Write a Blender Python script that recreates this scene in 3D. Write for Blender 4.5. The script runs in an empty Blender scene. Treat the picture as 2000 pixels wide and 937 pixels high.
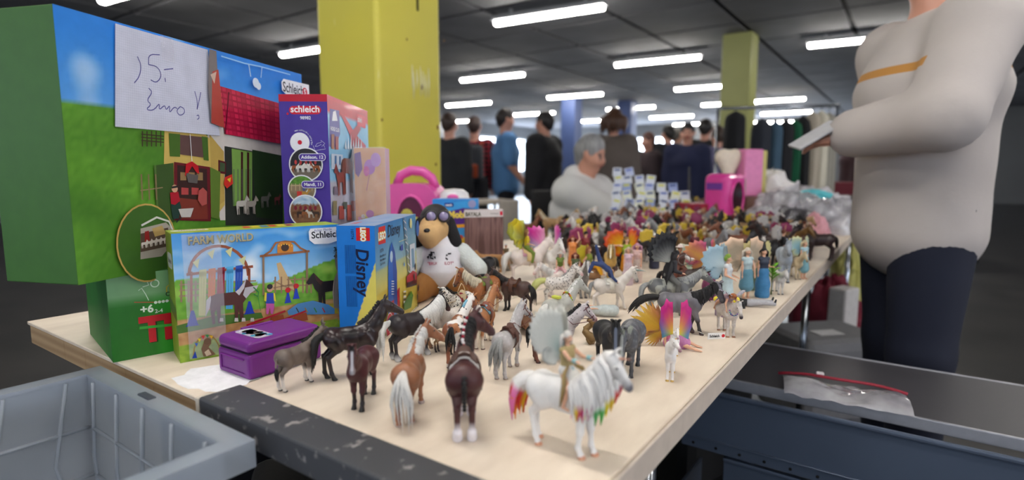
import bpy, bmesh, math, random
import numpy as np
from mathutils import Vector, Matrix, noise as mnoise
random.seed(7)
C = bpy.context.scene.collection
SC = bpy.context.scene
R = math.radians
# ------------------------------------------------------------------ camera, world, exposure
CAMZ, FPX, HORY = 1.025, 1110.0, 335.0
PITCH = math.atan((468.5-HORY)/FPX)
cam_d = bpy.data.cameras.new('camera'); cam = bpy.data.objects.new('camera', cam_d); C.objects.link(cam)
cam.location = (0, 0, CAMZ); cam.rotation_euler = (math.pi/2-PITCH, 0, 0)
cam_d.sensor_width = 36; cam_d.lens = FPX/2000*36; cam_d.clip_start = .02; cam_d.clip_end = 200
cam_d.dof.use_dof = True; cam_d.dof.focus_distance = .90; cam_d.dof.aperture_fstop = 2.6
SC.camera = cam
w = bpy.data.worlds.new('world'); SC.world = w; w.use_nodes = True
w.node_tree.nodes['Background'].inputs[0].default_value = (.88, .92, 1, 1)
w.node_tree.nodes['Background'].inputs[1].default_value = .18
SC.view_settings.view_transform = 'Standard'; SC.view_settings.look = 'None'
SC.view_settings.exposure = 1.02; SC.view_settings.gamma = 1
SC.cycles.max_bounces = 6; SC.cycles.diffuse_bounces = 3; SC.cycles.glossy_bounces = 3
SC.cycles.transmission_bounces = 6; SC.cycles.transparent_max_bounces = 12
SC.cycles.sample_clamp_indirect = 4; SC.cycles.use_denoising = True
TUBE_POWER = 27.0
# ------------------------------------------------------------------ helpers
TZ = .75
def ray(px, py):
    th = PITCH
    x = (px-1000)/FPX; u = -(py-468.5)/FPX
    return Vector((x, math.cos(th)+u*math.sin(th), -math.sin(th)+u*math.cos(th)))
def at_z(px, py, z=TZ):
    d = ray(px, py); t = (z-CAMZ)/d.z
    return Vector((d.x*t, d.y*t, z))
def at_y(px, py, Y):
    d = ray(px, py); t = Y/d.y
    return Vector((d.x*t, Y, CAMZ+d.z*t))
def lin(c):
    return tuple(((v/255)/12.92 if v/255 <= .04045 else ((v/255+.055)/1.055)**2.4) for v in c[:3])
def l4(c): return lin(c)+(1,)

class NT:
    def __init__(s, name):
        s.m = bpy.data.materials.new(name); s.m.use_nodes = True
        s.t = s.m.node_tree; s.p = s.t.nodes['Principled BSDF']
    def n(s, typ, **kw):
        nd = s.t.nodes.new(typ)
        for k, v in kw.items(): setattr(nd, k, v)
        return nd
    def link(s, a, b): s.t.links.new(a, b)
    def set(s, **kw):
        for k, v in kw.items():
            s.p.inputs[k.replace('_', ' ')].default_value = v
    def coord(s, kind='Object'): return s.n('ShaderNodeTexCoord').outputs[kind]
    def noise(s, scale, detail=3, vec=None, rough=.5):
        nd = s.n('ShaderNodeTexNoise'); nd.inputs['Scale'].default_value = scale
        nd.inputs['Detail'].default_value = detail; nd.inputs['Roughness'].default_value = rough
        s.link(vec or s.coord(), nd.inputs['Vector']); return nd.outputs['Fac']
    def voro(s, scale, out='Distance', feature='F1', vec=None, rand=1):
        nd = s.n('ShaderNodeTexVoronoi', feature=feature); nd.inputs['Scale'].default_value = scale
        nd.inputs['Randomness'].default_value = rand
        s.link(vec or s.coord(), nd.inputs['Vector']); return nd.outputs[out]
    def mapr(s, v, a, b, c=0, d=1):
        nd = s.n('ShaderNodeMapRange'); nd.inputs[1].default_value = a; nd.inputs[2].default_value = b
        nd.inputs[3].default_value = c; nd.inputs[4].default_value = d
        s.link(v, nd.inputs[0]); return nd.outputs[0]
    def math(s, op, a, b=None):
        nd = s.n('ShaderNodeMath', operation=op)
        for i, v in enumerate((a, b)):
            if v is None: continue
            if isinstance(v, (int, float)): nd.inputs[i].default_value = v
            else: s.link(v, nd.inputs[i])
        return nd.outputs[0]
    def mix(s, f, a, b, blend='MIX'):
        nd = s.n('ShaderNodeMix', data_type='RGBA', blend_type=blend)
        for i, v in ((0, f), (6, a), (7, b)):
            if isinstance(v, (int, float)): nd.inputs[i].default_value = v
            elif isinstance(v, tuple): nd.inputs[i].default_value = v if len(v) == 4 else v+(1,)
            else: s.link(v, nd.inputs[i])
        return nd.outputs[2]
    def attr(s, name): return s.n('ShaderNodeAttribute', attribute_name=name)
    def base(s, c): s.link(c, s.p.inputs['Base Color'])
    def bump(s, h, strength=.3, dist=.002):
        nd = s.n('ShaderNodeBump'); nd.inputs['Strength'].default_value = strength
        nd.inputs['Distance'].default_value = dist
        s.link(h, nd.inputs['Height']); s.link(nd.outputs[0], s.p.inputs['Normal'])
_mats = {}
def mat(name, col, rough=.5, metal=0, var=.12, scale=40, bump=0, coat=0, trans=0, alpha=1, col2=None, emit=0, spec=None, sub=0, bscale=None, ior=None):
    if name in _mats: return _mats[name]
    s = NT(name); c = lin(col); c2 = lin(col2) if col2 else tuple(v*(1-var) for v in c)
    s.base(s.mix(s.mapr(s.noise(scale), .3, .7), c, c2))
    s.set(Roughness=rough, Metallic=metal, Coat_Weight=coat, Transmission_Weight=trans, Alpha=alpha)
    if spec is not None: s.p.inputs['Specular IOR Level'].default_value = spec
    if ior: s.p.inputs['IOR'].default_value = ior
    if sub: s.p.inputs['Subsurface Weight'].default_value = sub; s.p.inputs['Subsurface Scale'].default_value = .004
    if emit:
        s.p.inputs['Emission Color'].default_value = c+(1,); s.p.inputs['Emission Strength'].default_value = emit
    if bump: s.bump(s.noise(bscale or scale*3, 4), bump, .002)
    _mats[name] = s.m; return s.m
def mat_attr(name, rough=.4, coat=0, alpha=1, trans=0, var=.08, scale=60, bump=0, bscale=200):
    if name in _mats: return _mats[name]
    s = NT(name); a = s.attr('Col').outputs['Color']
    s.base(s.mix(s.mapr(s.noise(scale), .3, .7, 0, var), a, (0, 0, 0, 1)))
    s.set(Roughness=rough, Coat_Weight=coat, Alpha=alpha, Transmission_Weight=trans)
    s.p.inputs['Specular IOR Level'].default_value = .3
    if bump: s.bump(s.noise(bscale, 3), bump, .001)
    _mats[name] = s.m; return s.m

class MB:
    """collects geometry for one mesh object"""
    def __init__(s): s.v = []; s.f = []; s.c = []; s.smooth = []
    def add(s, vs, fs, col=None, smooth=False):
        o = len(s.v); s.v += [tuple(p) for p in vs]; s.f += [tuple(i+o for i in f) for f in fs]
        s.c += [col or (.8, .8, .8)]*len(vs); s.smooth += [smooth]*len(fs)
    def box(s, c, d, M=None, col=None):
        x, y, z = [k/2 for k in d]; cx, cy, cz = c
        vs = [Vector((cx+i*x, cy+j*y, cz+k*z)) for i in (-1, 1) for j in (-1, 1) for k in (-1, 1)]
        if M: vs = [M @ p for p in vs]
        s.add(vs, [(0, 1, 3, 2), (4, 6, 7, 5), (0, 4, 5, 1), (2, 3, 7, 6), (0, 2, 6, 4), (1, 5, 7, 3)], col)
    def bbox(s, c, d, r=.01, n=3, M=None, col=None):
        bm = bmesh.new(); bmesh.ops.create_cube(bm, size=1)
        for q in bm.verts: q.co = Vector((q.co.x*d[0]+c[0], q.co.y*d[1]+c[1], q.co.z*d[2]+c[2]))
        bmesh.ops.bevel(bm, geom=bm.edges[:], offset=min(r, min(d)*.49), segments=n, profile=.5, affect='EDGES')
        bm.verts.ensure_lookup_table()
        vs = [(M @ q.co if M else q.co.copy()) for q in bm.verts]; fs = [[q.index for q in f.verts] for f in bm.faces]
        bm.free(); s.add(vs, fs, col, False)
    def tube(s, pts, rad, n=8, flat=1.0, ref=(0, 0, 1), col=None, closed=False, cap=True, cols=None):
        pts = [Vector(p) for p in pts]; k = len(pts); ref = Vector(ref)
        if isinstance(rad, (int, float)): rad = [rad]*k
        vs = []; o = len(s.v)
        for i, p in enumerate(pts):
            t = (pts[(i+1) % k]-pts[i-1]) if closed else (pts[min(i+1, k-1)]-pts[max(i-1, 0)])
            t = t.normalized() if t.length > 1e-9 else Vector((0, 0, 1))
            a = t.cross(ref)
            if a.length < 1e-3: a = t.cross(Vector((1, .1, 0)))
            a.normalize(); b = a.cross(t)
            for j in range(n):
                th = 2*math.pi*j/n
                vs.append(p+(a*math.cos(th)+b*math.sin(th)*flat)*rad[i])
        fs = []
        for i in range(k if closed else k-1):
            for j in range(n):
                i2 = (i+1) % k; fs.append((i*n+j, i*n+(j+1) % n, i2*n+(j+1) % n, i2*n+j))
        if not closed and cap: fs += [tuple(range(n))[::-1], tuple((k-1)*n+j for j in range(n))]
        s.add(vs, fs, col, True)
        if cols:
            for i in range(k):
                for j in range(n): s.c[o+i*n+j] = cols[i]
    def lathe(s, prof, n=24, M=None, col=None, smooth=True):
        vs = []; fs = []
        for r, z in prof:
            for j in range(n):
                a = 2*math.pi*j/n; p = Vector((r*math.cos(a), r*math.sin(a), z)); vs.append(M @ p if M else p)
        for i in range(len(prof)-1):
            for j in range(n): fs.append((i*n+j, i*n+(j+1) % n, (i+1)*n+(j+1) % n, (i+1)*n+j))
        fs += [tuple(range(n))[::-1], tuple((len(prof)-1)*n+j for j in range(n))]
        s.add(vs, fs, col, smooth)
    def sphere(s, c, r, n=10, col=None, sc=(1, 1, 1), M=None):
        vs = []; fs = []; m = n//2+1
        for i in range(m+1):
            ph = math.pi*i/m
            for j in range(n):
                a = 2*math.pi*j/n
                p = Vector((c[0]+r*sc[0]*math.sin(ph)*math.cos(a), c[1]+r*sc[1]*math.sin(ph)*math.sin(a), c[2]+r*sc[2]*math.cos(ph)))
                vs.append(M @ p if M else p)
        for i in range(m):
            for j in range(n): fs.append((i*n+j, (i+1)*n+j, (i+1)*n+(j+1) % n, i*n+(j+1) % n))
        s.add(vs, fs, col, True)
    def prism(s, poly, y0, y1, M=None, col=None, smooth=False):
        """outline in (x,z), extruded from y0 to y1"""
        n = len(poly)
        vs = [Vector((p[0], y0, p[1])) for p in poly]+[Vector((p[0], y1, p[1])) for p in poly]
        if M: vs = [M @ p for p in vs]
        s.add(vs, [tuple(range(n)), tuple(range(2*n-1, n-1, -1))]+[((i+1) % n, i, n+i, n+(i+1) % n) for i in range(n)], col, smooth)
    def sheet(s, fn, nu, nv, col=None, thick=None, smooth=True, cfn=None):
        o = len(s.v); vs = [Vector(fn(i/nu, j/nv)) for i in range(nu+1) for j in range(nv+1)]
        fs = [(i*(nv+1)+j, (i+1)*(nv+1)+j, (i+1)*(nv+1)+j+1, i*(nv+1)+j+1) for i in range(nu) for j in range(nv)]
        cs = [cfn(i/nu, j/nv) for i in range(nu+1) for j in range(nv+1)] if cfn else None
        if thick:
            nm = [Vector((0, 0, 0)) for _ in vs]
            for f in fs:
                q = (vs[f[1]]-vs[f[0]]).cross(vs[f[3]]-vs[f[0]])+(vs[f[3]]-vs[f[2]]).cross(vs[f[1]]-vs[f[2]])
                for i in f: nm[i] += q
            N = len(vs); vs2 = [v-(m.normalized() if m.length else m)*thick for v, m in zip(vs, nm)]
            fs2 = [tuple(i+N for i in f[::-1]) for f in fs]
            rim = [i*(nv+1) for i in range(nu+1)]+[nu*(nv+1)+j for j in range(1, nv+1)]+[i*(nv+1)+nv for i in range(nu-1, -1, -1)]+[j for j in range(nv-1, 0, -1)]
            fs3 = [(rim[(i+1) % len(rim)], rim[i], rim[i]+N, rim[(i+1) % len(rim)]+N) for i in range(len(rim))]
            s.add(vs+vs2, fs+fs2+fs3, col, smooth)
            if cs: s.c[o:] = cs+cs
        else:
            s.add(vs, fs, col, smooth)
            if cs: s.c[o:] = cs
    def mesh(s, name):
        me = bpy.data.meshes.new(name); me.from_pydata(s.v, [], s.f)
        me.polygons.foreach_set('use_smooth', s.smooth)
        a = me.color_attributes.new('Col', 'FLOAT_COLOR', 'POINT')
        arr = np.ones((len(s.v), 4), np.float32)
        if s.c: arr[:, :3] = np.array(s.c, np.float32)
        a.data.foreach_set('color', arr.ravel()); me.update(); return me
    def build(s, name, m, parent=None, loc=None, label=None, rotz=0):
        me = s.mesh(name); o = bpy.data.objects.new(name, me); C.objects.link(o)
        if m: me.materials.append(m)
        if parent: o.parent = parent
        if loc is not None: o.location = loc
        if rotz: o.rotation_euler.z = rotz
        if label: o['label'] = label
        return o
def tag(o, label=None, cat=None, group=None, kind=None):
    if label: o['label'] = label
    if cat: o['category'] = cat
    if group: o['group'] = group
    if kind: o['kind'] = kind
    return o
def thing(name, label, cat, loc=(0, 0, 0), rotz=0, group=None, scale=1):
    o = bpy.data.objects.new(name, None); C.objects.link(o); o.location = loc; o.rotation_euler.z = rotz
    o.scale = (scale,)*3; o.empty_display_size = .02
    return tag(o, label, cat, group)
def mobj(name, me, m, parent=None):
    o = bpy.data.objects.new(name, me); C.objects.link(o)
    if m:
        if not me.materials: me.materials.append(None)
        o.material_slots[0].link = 'OBJECT'; o.material_slots[0].material = m
    if parent: o.parent = parent
    return o
def dup(root, loc=None, rotz=None, label=None, group=None, scale=None, mats=None):
    r = root.copy(); C.objects.link(r)
    if loc is not None: r.location = loc
    if rotz is not None: r.rotation_euler.z = rotz
    if scale is not None: r.scale = (scale,)*3
    if label: r['label'] = label
    if group: r['group'] = group
    for ch in list(root.children):
        c = ch.copy(); C.objects.link(c); c.parent = r
        if mats and ch.name.split('.')[0] in mats: c.material_slots[0].link = 'OBJECT'; c.material_slots[0].material = mats[ch.name.split('.')[0]]
        for g in list(ch.children):
            d = g.copy(); C.objects.link(d); d.parent = c
    return r
_txt = {}
def text_geo(s, bold=0.0, shear=0.0):
    """vertices and faces of a line of text, cap height about 0.7, starting at 0,0"""
    key = (s, bold, shear)
    if key in _txt: return _txt[key]
    cu = bpy.data.curves.new('t', 'FONT'); cu.body = s; cu.size = 1; cu.resolution_u = 3; cu.fill_mode = 'FRONT'
    cu.offset = bold; cu.shear = shear
    o = bpy.data.objects.new('t', cu); C.objects.link(o); bpy.context.view_layer.update()
    me = o.evaluated_get(bpy.context.evaluated_depsgraph_get()).to_mesh()
    vs = [(v.co.x, v.co.y) for v in me.vertices]; fs = [tuple(p.vertices) for p in me.polygons]
    o.to_mesh_clear(); bpy.data.objects.remove(o); bpy.data.curves.remove(cu)
    _txt[key] = (vs, fs); return vs, fs
class Art:
    """flat print on one face of an object: each ink layer a hair above the last"""
    def __init__(s, root, O, U, V, step=.00012):
        bpy.context.view_layer.update()
        s.root = root; s.inv = root.matrix_world.inverted(); s.O = Vector(O); s.U = Vector(U); s.V = Vector(V)
        s.N = s.U.cross(s.V).normalized(); s.mb = MB(); s.k = 1; s.step = step
        s.co = s.inv @ Vector((0, 0, CAMZ))
        if s.N.dot(s.co-s.O) < 0: s.N = -s.N
    def uv(s, px, py):
        d = (s.inv @ (Vector((0, 0, CAMZ))+ray(px, py)))-s.co
        t = (s.O-s.co).dot(s.N)/d.dot(s.N); p = s.co+d*t-s.O
        return p.dot(s.U), p.dot(s.V)
    def P(s, u, v): return s.O+s.U*u+s.V*v+s.N*(s.k*s.step)
    def poly(s, pts, col, px=True, keep=False):
        pts = [s.uv(*p) for p in pts] if px else pts
        vs = [s.P(*p) for p in pts]
        s.mb.add(vs, [tuple(range(len(vs)))], lin(col))
        if not keep: s.k += 1
    def quads(s, pts, col, px=True): s.poly(pts, col, px)
    def circle(s, cu, cv, r, col, ry=None, n=28, keep=False):
        ry = ry or r
        s.poly([(cu+r*math.cos(2*math.pi*i/n), cv+ry*math.sin(2*math.pi*i/n)) for i in range(n)], col, False, keep)
    def rrect(s, u0, v0, u1, v1, r, col, keep=False):
        pts = []
        for cx, cy, a in ((u1-r, v1-r, 0), (u0+r, v1-r, 90), (u0+r, v0+r, 180), (u1-r, v0+r, 270)):
            for i in range(5):
                t = R(a+i*22.5); pts.append((cx+r*math.cos(t), cy+r*math.sin(t)))
        s.poly(pts, col, False, keep)
    def line(s, pts, w, col, px=True, keep=False):
        pts = [Vector(s.uv(*p)) if px else Vector(p) for p in pts]; vs = []; n = len(pts)
        for i, p in enumerate(pts):
            t = (pts[min(i+1, n-1)]-pts[max(i-1, 0)]); t.normalize(); q = Vector((-t.y, t.x))*w/2
            vs += [s.P(*(p+q)), s.P(*(p-q))]
        s.mb.add(vs, [(2*i, 2*i+1, 2*i+3, 2*i+2) for i in range(n-1)], lin(col))
        if not keep: s.k += 1
    def text(s, t, u, v, size, col, bold=0.0, rot=0, shear=0, center=False, sx=1.0, keep=False):
        vs, fs = text_geo(t, bold, shear)
        if not vs: return
        if center: mx = (min(p[0] for p in vs)+max(p[0] for p in vs))/2
        else: mx = 0
        c, sn = math.cos(R(rot)), math.sin(R(rot)); out = []
        for x, y in vs:
            x = (x-mx)*size*sx; y = y*size
            out.append(s.P(u+x*c-y*sn, v+x*sn+y*c))
        s.mb.add(out, fs, lin(col))
        if not keep: s.k += 1
    def picture(s, u0, v0, u1, v1, nu, nv, fn):
        o = len(s.mb.v); vs = []; cs = []
        for i in range(nu+1):
            for j in range(nv+1):
                a, b = i/nu, j/nv; vs.append(s.P(u0+(u1-u0)*a, v0+(v1-v0)*b)); cs.append(lin(fn(a, b)))
        s.mb.add(vs, [(i*(nv+1)+j, (i+1)*(nv+1)+j, (i+1)*(nv+1)+j+1, i*(nv+1)+j+1) for i in range(nu) for j in range(nv)])
        s.mb.c[o:] = cs; s.k += 1
    def horse(s, u, v, h, col, face=1, mane=None, leg=None):
        """a small printed horse silhouette, feet at (u,v), h tall"""
        P_ = [(-.42, .0), (-.36, .0), (-.36, .28), (-.26, .42), (.16, .40), (.2, .0), (.27, .0), (.28, .42), (.38, .55), (.42, .70), (.54, .68), (.6, .74), (.44, .95), (.38, 1.0), (.34, .93), (.2, .72), (-.3, .72), (-.42, .68), (-.46, .5)]
        s.poly([(u+face*x*h, v+y*h) for x, y in P_][::face], col, False)
        s.poly([(u+face*x*h, v+y*h) for x, y in [(-.30, .0), (-.24, .0), (-.22, .45), (-.32, .45)]][::face], leg or col, False, True)
        s.poly([(u+face*x*h, v+y*h) for x, y in [(.08, .02), (.14, .02), (.18, .45), (.08, .45)]][::face], leg or col, False)
        if mane: s.poly([(u+face*x*h, v+y*h) for x, y in [(.38, 1.0), (.2, .78), (.12, .72), (.2, .62), (.32, .78)]][::face], mane, False, True); s.poly([(u+face*x*h, v+y*h) for x, y in [(-.42, .70), (-.52, .6), (-.56, .2), (-.46, .4), (-.42, .6)]][::face], mane, False)
    def build(s, name='printed_picture', m=None, label=None):
        return s.mb.build(name, m or mat_attr('glossy_print', .42, coat=.06), s.root, label=label)
def nz(x, y, z=0): return mnoise.noise(Vector((x, y, z)))
def mixc(a, b, t): t = max(0, min(1, t)); return tuple(a[i]*(1-t)+b[i]*t for i in range(3))
# ------------------------------------------------------------------ the setting
GU = Vector((math.sin(R(35)), math.cos(R(35)), 0)); GV = Vector((-math.cos(R(35)), math.sin(R(35)), 0))
GM = Matrix(((GU.x, GV.x, 0), (GU.y, GV.y, 0), (0, 0, 1))).to_4x4()       # grid axes: x along GU, y along GV
GROT = math.atan2(GU.y, GU.x)
CEIL = 3.05
def g2w(a, b, z=0): return GU*a+GV*b+Vector((0, 0, z))
def w2g(p): return p.x*GU.x+p.y*GU.y, p.x*GV.x+p.y*GV.y
A0, A1, B0, B1 = -6, 30, -14, 22
fl = MB(); fl.box(((A0+A1)/2, (B0+B1)/2, -.05), (A1-A0, B1-B0, .1), GM)
sfl = NT('floor_vinyl'); sfl.base(sfl.mix(sfl.mapr(sfl.noise(2.5, 5), .35, .65), lin((48, 47, 47)), lin((62, 60, 59)))); sfl.set(Roughness=.35)
tag(fl.build('floor', sfl.m), kind='structure')
ce = MB(); ce.box(((A0+A1)/2, (B0+B1)/2, CEIL+.08), (A1-A0, B1-B0, .1), GM)
ceil = tag(ce.build('ceiling', mat('ceiling_void', (40, 40, 42), .9)), 'dark grid ceiling of the hall', kind='structure')
mpan = mat('ceiling_panel', (124, 124, 128), .9, var=.25, scale=1.3, bump=.1)
pm = MB(); pm.bbox((0, 0, 0), (1.19, 1.19, .03), .008, 1); pmesh = pm.mesh('panel'); pmesh.materials.append(mpan)
cells = []
for i in range(-3, 22):
    for j in range(-8, 14):
        p = g2w(i*1.25+.3, j*1.25+.2, CEIL+.012)
        if p.y > -1.5: cells.append((p.length, p, i, j))
cells.sort(key=lambda c: c[0])
def in_view(p):
    return p.y > 1 and abs(p.x/p.y) < 1.05
near = [c for c in cells if in_view(c[1])][:290]
nk = {(c[2], c[3]) for c in near}
for c in near:
    o = bpy.data.objects.new('panel', pmesh); C.objects.link(o); o.parent = ceil; o.location = c[1]; o.rotation_euler.z = GROT
rest = MB()
for i in range(-4, 24):
    for j in range(-11, 17):
        if (i, j) not in nk: rest.box((i*1.25+.3, j*1.25+.2, CEIL+.012), (1.19, 1.19, .03), GM)
o = rest.build('far_panels', mpan, ceil); o['kind'] = 'stuff'
mwall = mat('wall_paint', (120, 122, 124), .8, var=.15, scale=.6)
def wall(name, a, b, w, h, along, holes):
    """wall with window openings; along 'v' runs on GV at grid a, along 'u' runs on GU at grid b"""
    root = MB(); z0, z1 = 1.0, 2.55
    def seg(c0, c1, za, zb):
        if c1-c0 < .01: return
        if along == 'v': root.box((a, (c0+c1)/2, (za+zb)/2), (.2, c1-c0, zb-za), GM)
        else: root.box(((c0+c1)/2, b, (za+zb)/2), (c1-c0, .2, zb-za), GM)
    cur = w[0]
    for h0, h1 in holes:
        seg(cur, h0, 0, h); seg(h0, h1, 0, z0); seg(h0, h1, z1, h); cur = h1
    seg(cur, w[1], 0, h)
    return tag(root.build(name, mwall), kind='structure')
msky = mat('daylight_glass', (222, 236, 255), .3, var=.02, emit=9.0)
mframe = mat('window_frame_paint', (205, 208, 210), .5)
def windows(along, pos, holes, start):
    for k, (h0, h1) in enumerate(holes):
        f = MB(); pn = []
        n = max(2, round((h1-h0)/1.2)); stp = (h1-h0)/n
        def bx(c, L, z, H, mb, t=.08):
            if along == 'v': mb.box((pos, c, z), (t, L, H), GM)
            else: mb.box((c, pos, z), (L, t, H), GM)
        for i in range(n+1): bx(h0+i*stp, .08, 1.775, 1.55, f)
        bx((h0+h1)/2, h1-h0, 1.04, .08, f); bx((h0+h1)/2, h1-h0, 2.51, .08, f)
        fo = tag(f.build('window_%d' % (start+k), mframe), kind='structure')  # those on the right and near walls are added for fill, out of view
        for i in range(n):
            p_ = MB(); bx(h0+(i+.5)*stp, stp-.08, 1.775, 1.47, p_, .02); p_.build('pane', msky, fo)
hv = [(2.8, 6.4), (8.2, 13)]
hu = [(19, 23.5), (25, 29)]
wall('wall_back', 24, 0, (B0, B1), CEIL+.05, 'v', hv); windows('v', 24, hv, 1)
wall('wall_left', 0, 15, (A0, 30), CEIL+.05, 'u', hu); windows('u', 15, hu, 5)
hr_ = [(-4.5, -.5), (.5, 4.5), (5.5, 9.5)]
mfill_right = mat('added_fill_glass_right', (240, 244, 255), .3, var=.02, emit=6.0)  # glow of unseen windows added to light the pillar and box sides
wall('wall_right', 0, B0+.5, (A0, 30), CEIL+.05, 'u', hr_); _k = msky; msky = mfill_right; windows('u', B0+.5, hr_, 20); msky = _k
mfill_near = mat('added_fill_glass_near', (222, 236, 255), .3, var=.02, emit=1.2)  # weaker glow of unseen windows added behind the camera as fill
hn = [(-9.5, -5), (-4, .5), (1.5, 6), (7, 11.5)]
wall('wall_near', A0+.4, 0, (B0, B1), CEIL+.05, 'v', hn); _k = msky; msky = mfill_near; windows('v', A0+.4, hn, 9); msky = _k
# ceiling lights
mtube = mat('tube_light', (255, 250, 242), .4, var=.01, emit=TUBE_POWER)
mhous = mat('light_housing', (150, 152, 155), .5)
hs = MB(); hs.box((0, 0, .045), (1.5, .15, .05)); hs.box((-.5, 0, .11), (.03, .03, .09)); hs.box((.5, 0, .11), (.03, .03, .09)); hs_me = hs.mesh('housing'); hs_me.materials.append(mhous)
tb = MB(); tb.tube([(-.73, 0, -.005), (-.72, 0, -.005), (.72, 0, -.005), (.73, 0, -.005)], [.02, .055, .055, .02], 10, .6); tb_me = tb.mesh('diffuser'); tb_me.materials.append(mtube)
LROT = math.atan2(.5, -.87)
def light(p, label):
    t = thing('ceiling_light', label, 'light', p, LROT, 'white tube lights under the dark ceiling')
    for nm, me in (('housing', hs_me), ('diffuser', tb_me)):
        o = bpy.data.objects.new(nm, me); C.objects.link(o); o.parent = t
pos = [(1068, 30, 'biggest white tube light at the top of the picture, right of the yellow pillar'),
       (1282, 119, 'long white tube light above the seated seller, second nearest'),
       (1383, 170, 'white tube light touching the pale green pillar on its left side'),
       (1231, 211, 'white tube light above the far brown-coated person'),
       (1311, 228, 'white tube light just right of the dark blue column'),
       (1122, 187, 'white tube light directly above the seller, third row'),
       (960, 151, 'white tube light right of the yellow pillar, upper of its column'),
       (914, 203, 'white tube light right of the yellow pillar, middle of its column'),
       (1043, 222, 'small white tube light above the person in blue shirt'),
       (1150, 236, 'tiny white tube light by the left blue column'),
       (893, 237, 'white tube light low beside the yellow pillar above the checked shirt'),
       (1690, 78, 'white tube light beside the shoulder of the standing person'),
       (1424, 202, 'short far white tube light left of the pale green pillar'),
       (1512, 196, 'far white tube light right of the pale green pillar'),
       (1535, 220, 'far white tube light above the clothes rail'),
       (1528, 238, 'farthest white tube light above the clothes rail'),
       (612, 98, 'white tube light half hidden by the yellow pillar on its left'),
       (1352, 242, 'far white tube light above the bright windows'),
       (1450, 240, 'far white tube light behind the pale green pillar')]
for px, py, lb in pos: light(at_z(px, py, CEIL-.15), lb)
for k, (x, y) in enumerate([(-.35, .75), (2.6, 1.0), (-2.4, 3.6), (.4, -1.6), (2.9, -1.4), (-2.2, -.6), (4.6, 4.2), (-3.9, 6.2)]):  # extra unseen tubes added for light, the first placed to steer table shadows
    light(Vector((x, y, CEIL-.15)), 'unseen white tube light added overhead beyond the frame to light the stall')
# pillars
def pillar(name, x, y, s, m, label, marks=False):
    t = thing(name, label, 'pillar', (x, y, 0), GROT)
    b = MB(); b.bbox((s/2, s/2, CEIL/2), (s, s, CEIL), .018, 2); b.build('shaft', m, t)
    if marks:
        g = MB(); g.box((s*.62, -.001, 2.02), (.012, .004, .52)); g.build('slot', mat('dark_slot', (60, 58, 20), .8), t)
        rs = random.Random(6)
        for k in range(7):
            g = MB(); x0 = s*.50+k*.018+rs.uniform(-.01, .01); z0 = 1.36+rs.uniform(0, .06); L = rs.uniform(.05, .16)
            g.tube([(x0, -.0005, z0), (x0+.003, -.001, z0+L*.5), (x0+.001, -.0005, z0+L)], [.002, .006, .002], 6, .15, ref=(0, 1, 0)); g.build('scuff', mat('pale_scuff', (226, 224, 180), .7), t)
        for x0, z0, r0 in ((.30, 1.42, .010), (.42, 1.24, .009), (.40, 1.06, .007), (.02, 1.25, .006), (.20, 1.62, .005), (.48, 1.66, .005)):
            g = MB(); g.sphere((x0*s/.405*.9, -.0005, z0), r0, 8, sc=(1, .12, 1.3)); g.build('paint_chip', mat('rusty_chip', (120, 84, 30), .8), t)
    return t
sy = NT('yellow_gloss_paint')
n1 = sy.mapr(sy.noise(1.6, 4), .35, .7)
cy = sy.mix(n1, lin((212, 200, 74)), lin((200, 190, 80)))
sp = sy.n('ShaderNodeMapping'); sp.inputs['Scale'].default_value = (9, 9, 1.2); sy.link(sy.coord(), sp.inputs[0])
stk = sy.mapr(sy.noise(5, 2, sp.outputs[0]), .72, .78)
cy = sy.mix(sy.math('MULTIPLY', stk, .6), cy, lin((226, 224, 170)))
dots = sy.mapr(sy.voro(9), .06, .03)
dn = sy.mapr(sy.noise(2.3, 1), .5, .55)
cy = sy.mix(sy.math('MULTIPLY', dots, dn), cy, lin((110, 84, 30)))
sy.base(cy); sy.set(Roughness=.45); sy.bump(sy.noise(30), .1, .002)
pillar('yellow_pillar', -.58, 2.52, .405, sy.m, 'big square yellow painted pillar with scuffs behind the toy boxes', True)
pp = at_z(1472, 66, CEIL)
pillar('green_pillar', pp.x-.1, pp.y-.2, .42, mat('pale_green_paint', (158, 160, 96), .5, var=.1, scale=2), 'distant square pale green pillar above the clothes rail')
for px, Y, lb in ((1122, 15, 'distant blue column left of the dark blue one, above the seller'), (1232, 16.5, 'distant blue column right of the brown-coated person')):
    q = at_y(px, 250, Y); pillar('blue_column', q.x, q.y, .42, mat('blue_paint', (70, 88, 136), .5), lb)
# ------------------------------------------------------------------ the stall table
TD = GU; TW = GV   # table length runs on GU, width on GV
n0 = at_z(1087, 1050); c0 = at_z(433, 762)
Wt = (c0-n0).length; 
TROT = math.atan2(TD.y, TD.x)
stt = NT('cream_laminate')
mp = stt.n('ShaderNodeMapping'); mp.inputs['Scale'].default_value = (1, 3, 1); stt.link(stt.coord(), mp.inputs[0])
c_ = stt.mix(stt.mapr(stt.noise(9, 6, mp.outputs[0]), .35, .7), lin((232, 218, 200)), lin((214, 198, 180)))
stt.base(c_); stt.set(Roughness=.5)
hb = stt.n('ShaderNodeBump'); hb.inputs['Strength'].default_value = .35; hb.inputs['Distance'].default_value = .003
stt.link(stt.noise(11, 2), hb.inputs['Height']); stt.link(hb.outputs[0], stt.p.inputs['Normal'])
sgb = NT('dark_grey_band'); wr = sgb.mapr(sgb.noise(55, 5), .60, .68)
wr2 = sgb.mapr(sgb.voro(24), .10, .04)
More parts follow.
